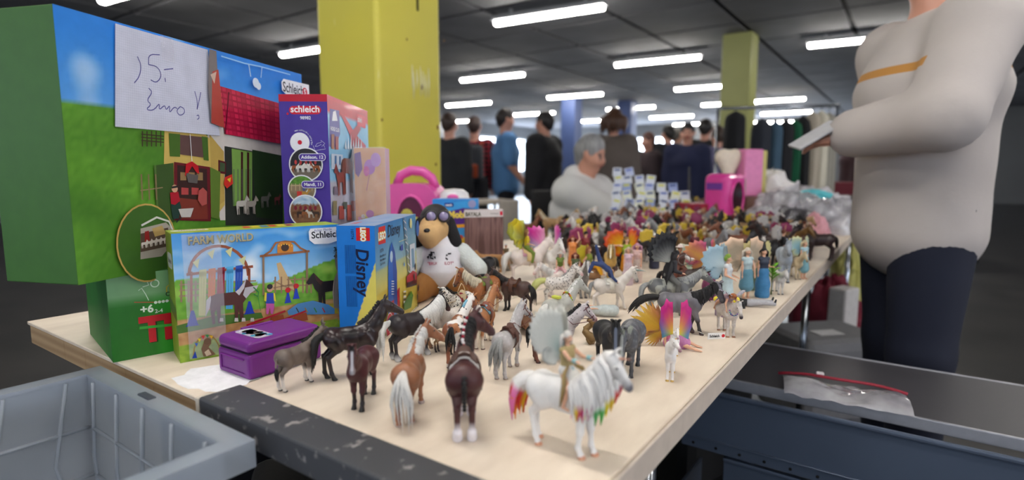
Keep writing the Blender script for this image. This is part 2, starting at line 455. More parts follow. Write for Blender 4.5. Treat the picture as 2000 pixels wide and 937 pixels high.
sgb.base(sgb.mix(sgb.math('MAXIMUM', sgb.math('MULTIPLY', wr, .6), sgb.math('MULTIPLY', wr2, .5)), lin((66, 67, 72)), lin((176, 170, 168)))); sgb.set(Roughness=.55)
LT = 3.7
tab = thing('stall_table', 'long cream laminate stall table with worn dark grey front edge, carrying the figurines', 'table', (n0.x, n0.y, 0), TROT)
# local: x along length, y toward the left table
b = MB(); b.bbox((LT/2+.0345, Wt/2, TZ-.0155), (LT, Wt-.004, .031), .0015, 1); b.build('tabletop', stt.m, tab)
b = MB()
b.bbox((.007, Wt/2, TZ-.0165), (.054, Wt, .035), .003, 2)
# thin band folded over the top edge
b.build('edge_band', sgb.m, tab, label='worn dark grey edge band')
b = MB(); b.bbox((LT/2, -.0015, TZ-.016), (LT-.02, .004, .032), .001, 1); b.build('side_edge', mat('beige_edge', (206, 192, 178), .5), tab, label='beige side edging')
chrome = mat('chrome_tube', (170, 175, 182), .2, 1)
for lx in (.35, 1.75, 3.3):
    for ly in (.06, Wt-.06):
        b = MB(); b.tube([(lx, ly, TZ-.031), (lx-.03, ly, .4), (lx-.03, ly, 0)], .012, 10, ref=(1, 0, 0)); b.build('leg', chrome, tab)
# second table to its left, raw wood end
W2 = .62
c1 = c0
tab2 = thing('board_table', 'cream topped board table with raw wooden front edge under the toy boxes', 'table', (c0.x, c0.y, 0), TROT)
b = MB(); b.bbox((LT/2-.03, W2/2+.006, TZ-.003), (LT, W2, .006), .001, 1)
b.build('tabletop', stt.m, tab2)
swd = NT('raw_wood')
mpw = swd.n('ShaderNodeMapping'); mpw.inputs['Scale'].default_value = (6, 1, 9); swd.link(swd.coord(), mpw.inputs[0])
rg = swd.n('ShaderNodeTexWave', wave_type='RINGS'); rg.inputs['Scale'].default_value = 2.5; rg.inputs['Distortion'].default_value = 5; swd.link(mpw.outputs[0], rg.inputs[0])
swd.base(swd.mix(rg.outputs['Fac'], lin((178, 150, 114)), lin((156, 126, 92)))); swd.set(Roughness=.7)
mend = mat('cream_edge_strip', (214, 204, 188), .6, bump=.2)
bws = [0, .12, .21, .36, .45, .62]
for i in range(5):
    b = MB(); b.bbox((LT/2-.028, (bws[i]+bws[i+1])/2+.008, TZ-.0245), (LT-.004, bws[i+1]-bws[i]-.0006, .036), .0008, 1); b.build('board', swd.m, tab2)
b = MB(); b.bbox((LT/2-.03, .0035, TZ-.022), (LT, .007, .043), .001, 1); b.build('side_edge', mend, tab2, label='peeling cream edge strip')
b = MB(); random.seed(3)
pts = []
for i in range(26):
    a = 2*math.pi*i/26; r = 1+.22*nz(math.cos(a)*2, math.sin(a)*2, 3)+.22*random.random()
    pts.append(Vector((.055*math.cos(a)*r*.75-.0, .052*math.sin(a)*r, 0)))
q = at_z(430, 742); lq = Vector(((q-c0).dot(TD)+.005, (q-c0).dot(TW)+.016, TZ+.0004))
b.add([lq+p for p in pts], [tuple(range(26))]); b.build('torn_patch', mat('torn_white_paper', (240, 240, 244), .8, bump=.3, scale=90), tab2, label='torn white patch')
for lx in (.5, 3.2):
    for ly in (.08, W2-.08):
        b = MB(); b.tube([(lx, ly, TZ-.0425), (lx, ly, 0)], .014, 10); b.build('leg', chrome, tab2)
# ------------------------------------------------------------------ toy boxes
def carton(name, label, O, dirv, w, d, h, z, m, cat='box', r=.0012, group=None):
    """O: front-left bottom corner; dirv: direction of the front's width; depth goes to the left of dirv"""
    rz = math.atan2(dirv[1], dirv[0]); t = thing(name, label, cat, (O[0], O[1], z), rz, group)
    b = MB(); b.bbox((w/2, d/2, h/2), (w, d, h), r, 2); b.build('carton', m, t)
    return t
X_, Y_, Z_ = (1, 0, 0), (0, 1, 0), (0, 0, 1)
def grass(x, y, a=(92, 150, 40), b=(120, 180, 60)): return mixc(a, b, .5+.9*nz(x*30, y*30))
# ---- green game box under the big playset
gd = (math.sin(R(46)), math.cos(R(46)))
gO = at_z(352, 690); gO = gO-Vector((gd[0], gd[1], 0))*.082
gO = gO+Vector((-gd[1], gd[0], 0))*.02
g = carton('game_box', 'green table football game box lying under the big farm playset box', gO, gd, .118, .2, .127, TZ, mat('green_carton', (44, 120, 44), .5))
a = Art(g, (0, 0, 0), X_, Z_)
a.picture(.0, .0, .118, .127, 20, 16, lambda u, v: mixc(mixc((30, 110, 26), (66, 190, 60), 1-abs(u-.8)*2.5+.3*nz(u*4, v*4)), (120, 168, 118), (v-.62)*8))
def pa(px, py): return a.uv(px, py)
a.line([(262, 590), (300, 590), (352, 583)], .001, (190, 70, 50))
u, v = pa(274, 612); a.text('+6', u, v, .016, (230, 240, 225), .03)
u, v = pa(297, 599)
for i in range(4): a.circle(u+.005+i*.005, v+.006, .0022, (225, 240, 225), keep=True)
a.k += 1; a.text('2-4', u+.003, v-.010, .008, (225, 240, 225), .02)
u, v = pa(276, 668); a.text('TIPP', u+.002, v-.001, .052, (20, 60, 20), .05, sx=.95); a.text('TIPP', u, v, .052, (196, 22, 40), .05, sx=.95)
u, v = pa(323, 578); a.text('Offiz', u, v, .009, (40, 60, 40), .02)
a.line([(325, 570), (325, 560), (330, 556), (336, 560), (336, 570)], .0016, (190, 170, 50))
u, v = pa(302, 553); a.circle(u, v, .006, (214, 232, 214)); a.circle(u, v, .0045, (120, 168, 120))
a.line([(270, 567), (276, 562), (284, 574), (290, 586)], .001, (214, 232, 214)); a.line([(278, 560), (290, 556), (286, 548)], .001, (214, 232, 214))
a.line([(272, 640), (350, 632)], .004, (60, 170, 60))
a.build()
# ---- big farm playset box
bd = (math.sin(R(13)), math.cos(R(13)))
bA = Vector((-.543, .826, 0)); bO = bA-Vector((bd[0], bd[1], 0))*.10
bz = TZ+.128
big = carton('playset_box', 'large farm barn playset box with handwritten price sheet, tallest at the left', bO, bd, .10+.425, .12, .352, bz, mat('playset_carton', (60, 110, 40), .5))
a = Art(big, (0, 0, 0), X_, Z_); W, H = .525, .352
def farm_bg(u, v):
    u *= 1
    if v > .66:
        c = mixc((120, 176, 232), (42, 130, 222), (v-.45)*2); return mixc(c, (236, 242, 250), max(0, nz(u*7, v*6, 4)-.25)*1.6)
    return mixc(grass(u*2, v*2, (96, 160, 40), (140, 200, 70)), (60, 110, 34), .5+.5*nz(u*5, v*5))
a.picture(0, 0, W, H, 90, 50, farm_bg)
# printed barn traced on the front face
a.poly([(414, 166), (552, 206), (552, 430), (430, 430), (402, 300)], (214, 206, 200))
a.poly([(438, 285), (552, 306), (552, 440), (440, 440)], (46, 50, 44))
a.poly([(452, 290), (492, 297), (492, 400), (455, 402)], (126, 166, 80)); a.poly([(492, 292), (552, 304), (552, 430), (500, 424)], (40, 62, 32))
a.poly([(470, 296), (474, 297), (474, 400), (470, 400)], (70, 20, 30), keep=True); a.poly([(482, 297), (486, 298), (486, 396), (482, 396)], (70, 20, 30))
for i in range(5): a.line([(456+i*8, 330), (456+i*8, 400)], .0018, (90, 92, 96), keep=True)
a.k += 1
# cream front wall and roof underside
a.poly([(320, 250), (400, 262), (436, 300), (438, 400), (420, 424), (318, 424)], (206, 178, 96))
for i in range(9): a.line([(325+i*9, 330), (325+i*9, 420)], .0008, (176, 146, 70), keep=True)
a.k += 1
a.poly([(408, 262), (436, 296), (438, 392), (414, 410)], (190, 160, 84)); 
a.poly([(425, 312), (440, 316), (440, 340), (425, 338)], (90, 24, 34)); a.poly([(428, 316), (438, 319), (438, 336), (428, 334)], (70, 90, 60))
a.poly([(340, 262), (400, 268), (400, 308), (340, 300)], (96, 70, 66)); a.poly([(328, 260), (350, 262), (350, 306), (330, 305)], (70, 104, 36)); a.poly([(392, 266), (404, 268), (406, 314), (396, 312)], (70, 104, 36))
a.poly([(338, 316), (408, 326), (410, 432), (338, 430)], (104, 28, 34)); a.poly([(344, 322), (402, 330), (404, 398), (344, 398)], (58, 34, 30))
for i in range(3): a.poly([(350+i*16, 336), (362+i*16, 337), (362+i*16, 352), (350+i*16, 352)], (150, 120, 80), keep=True)
for i in range(2): a.poly([(352+i*20, 366), (366+i*20, 367), (366+i*20, 380), (352+i*20, 380)], (176, 70, 70), keep=True)
a.k += 1
a.poly([(346, 386), (402, 392), (404, 428), (344, 428)], (126, 52, 40))
a.poly([(298, 323), (336, 318), (338, 434), (304, 430)], (58, 84, 38)); a.poly([(298, 323), (302, 322), (308, 431), (304, 430)], (80, 110, 50))
a.poly([(408, 326), (428, 336), (426, 428), (410, 424)], (96, 122, 48))
# red tiled roof
a.poly([(420, 166), (552, 204), (552, 282), (438, 262)], (166, 22, 56))
for r_ in range(8):
    ya, yb = 166+r_*12.3, 204+r_*9.9
    for c in range(14):
        t0, t1 = c/14, (c+.8)/14
        xa = 421+r_*2.1
        x0 = xa+(552-xa)*t0; x1 = xa+(552-xa)*t1; y0 = ya+(yb-ya)*t0; y1 = ya+(yb-ya)*t1
        a.poly([(x0, y0+1), (x1, y1+1), (x1+1, y1+8.5), (x0+1, y0+9)], mixc((206, 40, 78), (150, 16, 48), (c % 3)*.22), keep=True)
a.k += 1
a.line([(444, 180), (437, 262)], .003, (110, 10, 36))
# hoist, bucket, farmer, barrow, animals
a.line([(368, 262), (372, 318)], .0012, (230, 230, 230)); a.poly([(360, 320), (372, 315), (384, 324), (386, 340), (380, 336), (372, 324), (364, 338), (358, 344)], (190, 24, 36)); a.poly([(360, 338), (384, 342), (382, 358), (364, 356)], (96, 90, 88))
a.poly([(436, 346), (450, 340), (452, 358), (440, 368), (434, 360)], (206, 50, 40)); a.poly([(440, 350), (448, 346), (446, 356)], (230, 200, 50))
a.poly([(331, 388), (345, 386), (350, 404), (346, 426), (334, 428), (330, 404)], (36, 62, 54)); a.poly([(328, 376), (344, 374), (348, 392), (338, 400), (330, 398)], (168, 26, 44)); u, v = a.uv(337, 368); a.circle(u, v, .006, (206, 160, 130)); a.poly([(331, 364), (343, 362), (343, 366), (331, 368)], (40, 40, 40))
a.poly([(344, 408), (374, 406), (368, 424), (350, 424)], (196, 190, 186)); a.line([(350, 424), (340, 434)], .002, (50, 50, 50))
a.poly([(384, 372), (392, 366), (400, 374), (400, 398), (390, 402), (382, 390)], (176, 82, 78))
for x, c in ((470, (196, 190, 180)), (488, (170, 160, 150))):
    u, v = a.uv(x, 418); a.horse(u, v, .034, c, 1, leg=(150, 140, 130))
a.horse(*a.uv(515, 405), .03, (110, 108, 100)); a.horse(*a.uv(538, 400), .022, (120, 60, 60))
for k in range(3): a.line([(270, 262+k*6), (314, 266+k*6)], .0016, (66, 50, 38), keep=True)
for k in range(5): a.line([(272+k*9, 256), (272+k*9, 286)], .002, (66, 50, 38), keep=True)
for k in range(3): a.line([(270+k*14, 340), (272+k*14, 390)], .0025, (130, 110, 80), keep=True)
a.line([(268, 372), (312, 366)], .0015, (150, 130, 100), keep=True); a.k += 1
# round inset with stable picture lower left
u, v = a.uv(283, 474); a.circle(u, v, .052, (196, 160, 90), .058); a.circle(u, v, .0495, (60, 100, 36), .0555)
a.poly([(268, 446), (318, 434), (330, 446), (328, 478), (310, 500), (268, 506)], (170, 162, 150)); a.poly([(268, 456), (322, 444), (324, 480), (268, 492)], (92, 74, 62))
a.poly([(276, 452), (284, 450), (286, 470), (276, 474)], (150, 40, 40), keep=True); a.poly([(290, 446), (310, 440), (318, 456), (296, 462)], (190, 160, 100))
for k in range(5): a.horse(*a.uv(276+k*9, 484-k*2), .012, (220, 210, 200))
a.line([(268, 440), (298, 424), (322, 432), (330, 450)], .003, (214, 214, 208))
# cloud and logo
a.circle(*a.uv(493, 162), .009, (214, 226, 240)); a.circle(*a.uv(498, 168), .007, (220, 230, 242)); 
a.poly([(547, 154), (597, 166), (598, 188), (556, 188), (544, 176), (543, 160)], (240, 240, 242))
u, v = a.uv(546, 178); a.text('Schleich', u, v, .0275, (40, 42, 50), .014, sx=.80); u, v = a.uv(589, 180); a.circle(u, v, .009, (206, 30, 60)); a.text('S', u-.004, v-.006, .017, (245, 245, 245), .03)
a.line([(424, 110), (470, 124), (500, 130), (560, 146)], .0022, (150, 200, 240)); a.line([(478, 126), (482, 150)], .003, (170, 200, 230)); a.line([(504, 132), (502, 152)], .002, (170, 200, 230))
# horse head photo at the sheet's right end
a.poly([(400, 96), (414, 100), (418, 170), (426, 250), (404, 236), (398, 170)], (120, 112, 112)); a.poly([(406, 140), (418, 136), (430, 250), (404, 240)], (176, 70, 58)); a.poly([(402, 146), (414, 140), (410, 164)], (206, 176, 160))
a.build()
sd = thing('price_sheet', 'squared paper sheet taped on the barn box with handwritten 25,- euro', 'paper')
sd.location = big.location; sd.rotation_euler = big.rotation_euler
a2 = Art(sd, (0, -.0028, 0), X_, Z_, .0001)
corners = [(225, 46), (405, 97), (429, 265), (225, 247)]
uvs = [a2.uv(*c) for c in corners]; sb = MB()
vs = [Vector((p[0], -.0035, p[1])) for p in uvs]+[Vector((p[0], -.0025, p[1])) for p in uvs]
sb.add(vs, [(0, 1, 2, 3), (7, 6, 5, 4), (0, 4, 5, 1), (1, 5, 6, 2), (2, 6, 7, 3), (3, 7, 4, 0)]); sb.build('sheet', mat('squared_paper', (214, 216, 234), .7), sd)
a2.O = Vector((0, -.0037, 0))
for i in range(46):
    t = i/46; a2.line([(225+180*t, 48+50*t), (225+200*t, 247+18*t)], .0002, (176, 180, 204), keep=True)
for i in range(40):
    t = i/40; a2.line([(225, 48+198*t), (405+24*t, 98+166*t)], .0002, (176, 180, 204), keep=True)
a2.k += 1
pc = (106, 104, 160)
for ln in ([(268, 110), (276, 128), (272, 150), (262, 162)], [(312, 107), (290, 106), (290, 126)], [(290, 126), (308, 130), (316, 148), (306, 162), (294, 156)], [(320, 136), (338, 134)], [(322, 152), (323, 160)],
           [(290, 172), (298, 180), (286, 196), (296, 204), (284, 214), (300, 216), (312, 200), (310, 216), (322, 204), (324, 216), (332, 204), (330, 222), (340, 208), (346, 212)],
           [(352, 208), (344, 216), (350, 226), (360, 222), (360, 212), (352, 208)], [(380, 178), (386, 200), (384, 218), (388, 200), (392, 180)], [(384, 226), (388, 224), (389, 231), (385, 233)]):
    for _ in range(2):
        nl_ = [ln[0]]
        for p0_, p1_ in zip(ln, ln[1:]): nl_ += [(p0_[0]*.75+p1_[0]*.25, p0_[1]*.75+p1_[1]*.25), (p0_[0]*.25+p1_[0]*.75, p0_[1]*.25+p1_[1]*.75)]
        ln = nl_+[ln[-1]]
    a2.line(ln, .0014, (84, 84, 150), keep=True)
a2.build('handwriting', mat_attr('ink', .7))
tp = MB(); u, v = a2.uv(326, 80); tp.sheet(lambda i, j: (u-.012+.024*i, -.0042+.0003*nz(i*9, j*9), v-.030+.036*j), 8, 12); tp.build('tape', mat('clear_tape', (240, 240, 250), .08, alpha=.25, coat=1, bump=.6), sd)
# ---- farm world box
fd = (math.sin(R(52)), math.cos(R(52)))
fO = at_z(352, 709)
fw, fh_ = .243, .188
farm = carton('farm_box', 'yellow-green riding course toy box standing in front, torn at its right edge', fO, fd, fw, .062, fh_, TZ, mat('yellow_green_carton', (142, 168, 44), .5, var=.15, scale=30))
a = Art(farm, (0, 0, 0), X_, Z_)
def fbg(u, v):
    hill = .60+.05*math.sin(u*7+1)+.1*max(0, u-.55)
    if v > hill:
        c = mixc((150, 200, 236), (44, 140, 222), (v-.62)*2.6); return mixc(c, (236, 244, 250), max(0, nz(u*6, v*9, 2)-.05)*1.5+max(0, .25-u)*2*max(0, v-.7))
    if v > .33: return mixc(grass(u, v), (170, 206, 90), max(0, nz(u*6, v*10))*1.2)
    if v > .13+.02*math.sin(u*9): return mixc((168, 118, 72), (206, 164, 112), .5+.8*nz(u*24, v*24))
    return grass(u, v, (112, 150, 40), (150, 182, 60))
a.picture(0, 0, fw, fh_, 100, 70, fbg)
# tape glare strip is real tape; printed items follow, traced in face coordinates
a.poly([(540, 514), (548, 512), (562, 540), (580, 566), (520, 566), (546, 545)], (200, 170, 120))
def post(x0, x1, y0, y1, c): a.poly([(x0, y0), (x1, y0), (x1, y1), (x0, y1)], c, keep=True)
for k in range(8): post(352+k*14, 356+k*14, 548, 590, (150, 126, 96))
for k in range(3): a.line([(350, 556+k*11), (500, 548+k*11)], .0022, (160, 136, 104), keep=True)
for x in (536, 548, 562, 574, 590, 606): post(x, x+3, 540, 572, (150, 120, 90))
for k in range(2): a.line([(534, 548+k*14), (575, 568-k*14)], .002, (160, 130, 98), keep=True); a.line([(560, 546+k*12), (608, 544+k*12)], .002, (160, 130, 98), keep=True)
a.k += 1
a.poly([(344, 636), (420, 616), (510, 610), (514, 620), (440, 634), (346, 652)], (76, 116, 44))
arch = (150, 76, 44)
pts = []
for i in range(15):
    t = math.pi*(1-i/14); pts.append((427+58*math.cos(t), 538-58*math.sin(t)))
a.line(pts, .0042, arch, keep=True); post(371, 376, 530, 610, arch); post(484, 489, 524, 575, arch); a.line([(364, 536), (494, 520)], .004, arch)
for i, (x, y) in enumerate(((383, 508), (412, 490), (447, 486), (473, 503))):
    a.poly([(x-7, y+4), (x+7, y-4), (x+3, y+16)], (214, 216, 160), keep=True)
a.k += 1
for i, (x, c, L) in enumerate(((396, (206, 206, 140), 86), (414, (214, 120, 50), 78), (432, (150, 24, 50), 50), (449, (86, 176, 226), 82), (467, (30, 80, 180), 70))):
    for k in range(3): a.line([(x-5+k*5, 530-i*1.5), (x-6+k*4.5, 530+L-i*3)], .003, c, keep=True)
    a.poly([(x-7, 527-i*2), (x+7, 525-i*2), (x+6, 538-i*2), (x-6, 540-i*2)], c, keep=True)
a.k += 1
def cone(x, y, h, wd, c, ball=None):
    a.poly([(x-wd, y), (x+wd, y-wd*.25), (x+wd*.75, y-5), (x+wd*.2, y-h), (x-wd*.2, y-h), (x-wd*.75, y-4)], c)
    if ball: a.circle(*a.uv(x, y-h-4), .0042, ball)
cone(376, 638, 32, 14, (24, 60, 170)); cone(487, 614, 26, 11, (24, 60, 170)); cone(562, 592, 22, 7, (24, 60, 180), (196, 30, 40)); cone(578, 584, 22, 7, (24, 60, 180), (196, 30, 40))
# gate arch
ga = (150, 92, 52)
post(512, 516, 500, 576, (140, 112, 84)); post(597, 601, 492, 572, (140, 112, 84)); a.line([(507, 500), (604, 490)], .0035, ga, keep=True)
a.line([(516, 498), (528, 490), (538, 474), (556, 471), (574, 472), (586, 484), (598, 490)], .003, ga); a.poly([(541, 494), (541, 478), (548, 472), (566, 472), (572, 478), (572, 492)], (206, 130, 40)); a.circle(*a.uv(556, 483), .006, (60, 40, 30))
for k in range(6): a.circle(*a.uv(544+k*5, 476+abs(k-2.5)*1.5), .0009, (250, 210, 80), keep=True)
# brown pony with grey mane and halter, child, dark horse
hx, hy = a.uv(452, 627); a.horse(hx, hy, .062, (84, 46, 40), 1, (200, 196, 200))
a.poly([(478, 561), (504, 556), (500, 564), (488, 572), (480, 582), (474, 575)], (190, 186, 190))
for x in (432, 461, 475, 492): a.poly([(x-3, 620), (x+3, 620), (x+4, 627), (x-4, 627)], (206, 200, 196), keep=True)
a.line([(494, 560), (504, 570), (503, 578), (495, 574)], .0018, (40, 120, 60), keep=True); a.line([(503, 578), (508, 606), (523, 590)], .001, (50, 140, 60), keep=True); a.k += 1
a.poly([(519, 590), (534, 588), (535, 598), (532, 612), (528, 612), (526, 600), (523, 613), (519, 612)], (196, 90, 160)); a.poly([(520, 572), (533, 571), (535, 592), (518, 592)], (40, 70, 170)); a.poly([(516, 570), (520, 571), (519, 588), (515, 586)], (220, 206, 60), keep=True); a.poly([(533, 571), (536, 572), (538, 588), (534, 586)], (220, 206, 60)); a.circle(*a.uv(526, 564), .0045, (206, 160, 130)); a.circle(*a.uv(526, 559), .0042, (40, 36, 40))
a.poly([(620, 598), (655, 590), (660, 612), (626, 606)], (170, 160, 50)); hx, hy = a.uv(640, 596); a.horse(hx, hy, .058, (30, 24, 24), -1, (60, 34, 30))
a.poly([(560, 606), (580, 592), (610, 586), (640, 594), (652, 602), (652, 612), (562, 614)], (70, 130, 186))
for i, (x, c) in enumerate(((577, (50, 60, 60)), (594, (150, 120, 60)), (612, (50, 130, 60)), (628, (180, 50, 60)))): a.line([(x, 600), (x+5, 609)], .0018, c, keep=True)
a.k += 1
for x, y in ((502, 640), (540, 626), (585, 622), (553, 632)): a.poly([(x-15, y+6), (x-12, y-9), (x+12, y-13), (x+15, y+2)], (150, 70, 38), keep=True)
a.k += 1; a.line([(480, 634), (556, 606)], .003, (170, 24, 44)); a.line([(524, 634), (596, 606)], .003, (170, 24, 44))
# pony sketch bottom left
pts = [(379+26*math.cos(math.pi*(1-i/10))+24, 692-40*math.sin(math.pi*(1-i/10))) for i in range(11)]
a.line(pts, .0014, (150, 120, 60))
for i, c in enumerate(((60, 100, 190), (220, 200, 60), (200, 50, 50), (60, 140, 80), (230, 180, 50))): x, y = pts[2+i*1]; a.poly([(x-3, y), (x+4, y), (x+1, y+7)], c, keep=True)
a.k += 1
a.poly([(396, 694), (392, 680), (398, 664), (404, 662), (412, 668), (406, 676), (414, 684), (420, 690), (408, 694)], (120, 92, 70)); a.poly([(398, 686), (406, 680), (412, 690), (402, 694)], (206, 186, 160)); a.circle(*a.uv(404, 665), .005, (110, 84, 64))
a.poly([(374, 698), (384, 697), (380, 684)], (24, 60, 160))
# lettering
u, v = a.uv(366, 478); a.text('FARM WORLD', u, v, .0165, (80, 76, 60), .03, sx=.82, rot=0); a.text('FARM WORLD', u-.0004, v+.0006, .0165, (176, 168, 130), .02, sx=.82)
a.poly([(604, 446), (660, 442), (660, 468), (640, 475), (612, 476), (602, 468), (601, 452)], (238, 238, 240))
u, v = a.uv(606, 465); a.text('Schleich', u, v, .0155, (30, 30, 36), .02, sx=.95); u, v = a.uv(611, 452); a.text('Acker Pferde', u, v, .0055, (110, 110, 170), .0, rot=2)
u, v = a.uv(649, 490); a.text('3-8', u, v, .010, (20, 30, 30), .03); a.line([(648, 493), (664, 492)], .0006, (20, 30, 30)); u, v = a.uv(649, 502); a.text('42481', u, v, .0062, (20, 30, 30), .01)
a.build()
# torn cardboard at the right end
b = MB(); up, vp = fw+.0004, 0
a3 = Art(farm, (0, 0, 0), X_, Z_)
tr = [a3.uv(*p) for p in ((664, 468), (656, 480), (652, 500), (653, 516), (657, 530), (650, 545), (648, 570), (650, 600), (664, 602))]
b.add([Vector((p[0], -.0028-.002*(i % 2), p[1])) for i, p in enumerate(tr)], [tuple(range(len(tr)))[::-1]])
b.build('torn_flap', mat('bare_cardboard', (124, 116, 108), .9, bump=.3), farm, label='torn grey cardboard flap')
# top and left side print
a = Art(farm, (0, 0, fh_), X_, Y_)
a.picture(0, 0, fw, .062, 30, 8, lambda u, v: mixc((150, 176, 50), (176, 196, 80), .5+nz(u*9, v*9)))
a.rrect(.004, .030, .055, .048, .008, (236, 236, 236)); a.text('Schleich', .05, .044, .011, (50, 40, 50), .01, rot=180)
for i, c in enumerate(((200, 60, 50), (220, 200, 60), (70, 130, 190), (200, 60, 50), (220, 200, 80), (150, 50, 60))): a.poly([(.10+i*.013, .02), (.111+i*.013, .022), (.114+i*.013, .05), (.104+i*.013, .052)], c, False, True)
a.k += 1; a.text('Farm World', .23, .04, .010, (100, 130, 30), .0, rot=180)
a.build()
a = Art(farm, (0, 0, 0), Y_, Z_)
a.rrect(.008, .135, .052, .158, .008, (232, 232, 236)); a.text('Schleich', .048, .143, .010, (60, 50, 60), .01, sx=-1); a.poly([(.0, .06), (.062, .07), (.062, .09), (0, .08)], (90, 120, 50), False)
a.build()
b = MB()
b.sheet(lambda i, j: (.012+.05*i, -.0034+.0004*nz(i*12, j*20), fh_*(.02+.97*j)), 10, 40); b.build('tape', mat('clear_tape', (240, 240, 250), .08), farm, label='clear tape strip')
# ---- tall purple box
pO = (-.4165, 1.037); pw, ph = .0862, .412
pd = (1, .0)
pur = carton('calendar_box', 'tall narrow purple horse calendar box with red top band and round photos', pO, pd, pw, .287, ph, TZ, mat('purple_carton', (72, 52, 148), .5))
a = Art(pur, (0, 0, 0), X_, Z_)
a.picture(0, 0, pw, ph, 4, 10, lambda u, v: mixc((84, 58, 160), (70, 50, 150), v))
a.poly([(0, ph), (0, ph-.0125), (pw, ph-.013), (pw, ph)], (186, 18, 44), False)
u0, v0 = a.uv(565, 223); u1, v1 = a.uv(627, 207); a.rrect(u0, v0, u1, v1, .0072, (206, 20, 48)); u, v = a.uv(596, 219); a.text('schleich', u, v, .0165, (246, 246, 250), .02, center=True); a.circle(*a.uv(562, 222), .002, (206, 20, 48))
u, v = a.uv(597, 233); a.text('98982', u, v, .0078, (236, 236, 250), .02, center=True)
def rnd(px, py, r, fn, n=14):
    u, v = a.uv(px, py); a.circle(u, v, r+.0022, (240, 240, 248)); 
    vs = []; o = len(a.mb.v); cs = []
    for i in range(n+1):
        for j in range(28):
            t = 2*math.pi*j/28; rr = r*i/n; x, y = rr*math.cos(t), rr*math.sin(t); vs.append(a.P(u+x, v+y)); cs.append(lin(fn(x/r, y/r)))
    a.mb.add(vs, [(i*28+j, i*28+(j+1) % 28, (i+1)*28+(j+1) % 28, (i+1)*28+j) for i in range(n) for j in range(28)]); a.mb.c[o:] = cs; a.k += 1
    return u, v
u, v = a.uv(586, 278); a.circle(u, v, .0175, (238, 238, 248)); a.circle(u, v, .004, (206, 20, 48))
for i in range(24):
    t = R(110-i*5.2); a.text('www.schleich-s.com/qr4you'[i], u+.0205*math.cos(t), v+.0205*math.sin(t), .0042, (220, 220, 245), .01, rot=math.degrees(t)-90, center=True, keep=True)
a.k += 1
a.line([(612, 284), (616, 294), (636, 291), (632, 282)], .0007, (206, 206, 236)); a.line([(616, 286), (620, 280), (628, 278), (627, 274), (635, 280), (629, 286), (628, 282), (620, 286), (616, 286)], .0007, (206, 206, 236))
u, v = rnd(598, 321, .0285, lambda x, y: (38, 34, 40) if y > -.35 else (120, 108, 96))
for k, (dx, c) in enumerate(((-.018, (150, 80, 44)), (-.009, (222, 218, 214)), (.001, (226, 220, 216)), (.009, (216, 210, 210)), (.018, (150, 84, 44)))):
    a.horse(u+dx, v-.014, .017, c, 1 if k < 3 else -1, (240, 236, 230)); a.circle(u+dx, v+.004, .0022, (196, 60, 60), .004, keep=True)
a.k += 1
u, v = rnd(591, 369, .0235, lambda x, y: mixc((110, 160, 60), (70, 120, 40), nz(x*5, y*5)+.5) if y > .35 else ((150, 128, 104) if y > -.3 else (128, 112, 90)))
for k in range(6): a.line([(571+k*8, 358), (571+k*8, 372)], .0012, (200, 180, 140), keep=True)
a.line([(569, 362), (612, 362)], .0014, (200, 180, 140), keep=True); a.k += 1
a.horse(u+.005, v-.017, .018, (190, 140, 60), 1, (240, 240, 230)); a.poly([(u-.009, v-.014), (u, v-.014), (u, v-.004), (u-.009, v-.004)], (206, 60, 50), False); a.circle(u+.004, v+.002, .003, (90, 100, 150), .006)
u, v = rnd(599, 412, .028, lambda x, y: mixc((150, 180, 214), (220, 230, 240), nz(x*3, y*6)+.4) if y > .45 else mixc((150, 104, 72), (120, 84, 60), nz(x*6, y*6)+.5))
for k in range(5): a.horse(u-.018+k*.009, v-.012, .016, ((110, 70, 40), (60, 40, 34), (150, 90, 50), (210, 200, 190), (70, 50, 40))[k], 1 if k < 3 else -1); a.circle(u-.018+k*.009, v+.006, .0026, (130, 30, 50), .004, keep=True)
for t, px, py in (('Addison, 12', 613, 307), ('Mandi, 11', 614, 360)):
    u, v = a.uv(px, py); wd = .0045*len(t)/2*.86; a.rrect(u-wd-.004, v-.0066, u+wd+.002, v+.0066, .006, (238, 238, 250)); a.rrect(u-wd-.003, v-.0056, u+wd+.001, v+.0056, .005, (84, 58, 160)); a.text(t, u-.001, v-.0026, .0082, (246, 246, 255), .02, center=True)
a.build()
a = Art(pur, (pw, 0, 0), Y_, Z_)
D_ = .287
def pbg(u, v):
    if v > .93: return (206, 26, 52)
    if v > .62: return mixc((110, 180, 220), (140, 196, 226), nz(u*3, v*4)+.5)
    return mixc((196, 200, 214), (160, 150, 160), nz(u*4, v*6)*1.2+.3)
a.picture(0, 0, D_, ph, 20, 60, pbg)
a.poly([(640, 193), (714, 224), (714, 240), (640, 212)], (196, 22, 52))
a.poly([(644, 212), (662, 216), (664, 262), (654, 288), (642, 286)], (90, 84, 160)); a.poly([(648, 236), (650, 218), (655, 216), (659, 236)], (240, 240, 245)); u, v = a.uv(645, 254); a.text('HORSE CLUB', u, v, .010, (240, 240, 250), .03, sx=.9)
a.poly([(664, 222), (672, 226), (694, 262), (714, 284), (714, 300), (690, 280)], (190, 26, 52)); a.poly([(682, 262), (700, 240), (704, 252), (694, 270), (700, 288), (688, 292)], (170, 20, 46))
u0, v0 = a.uv(697, 246); u1, v1 = a.uv(713, 228); a.rrect(u0, v0, u1, v1, .006, (214, 30, 60)); a.text('schleich', u0+.004, v0+.010, .016, (250, 250, 250), .02, sx=.7)
a.poly([(646, 262), (652, 262), (652, 292), (646, 290)], (150, 90, 60), keep=True); a.poly([(654, 266), (660, 267), (660, 292), (654, 292)], (160, 60, 60)); 
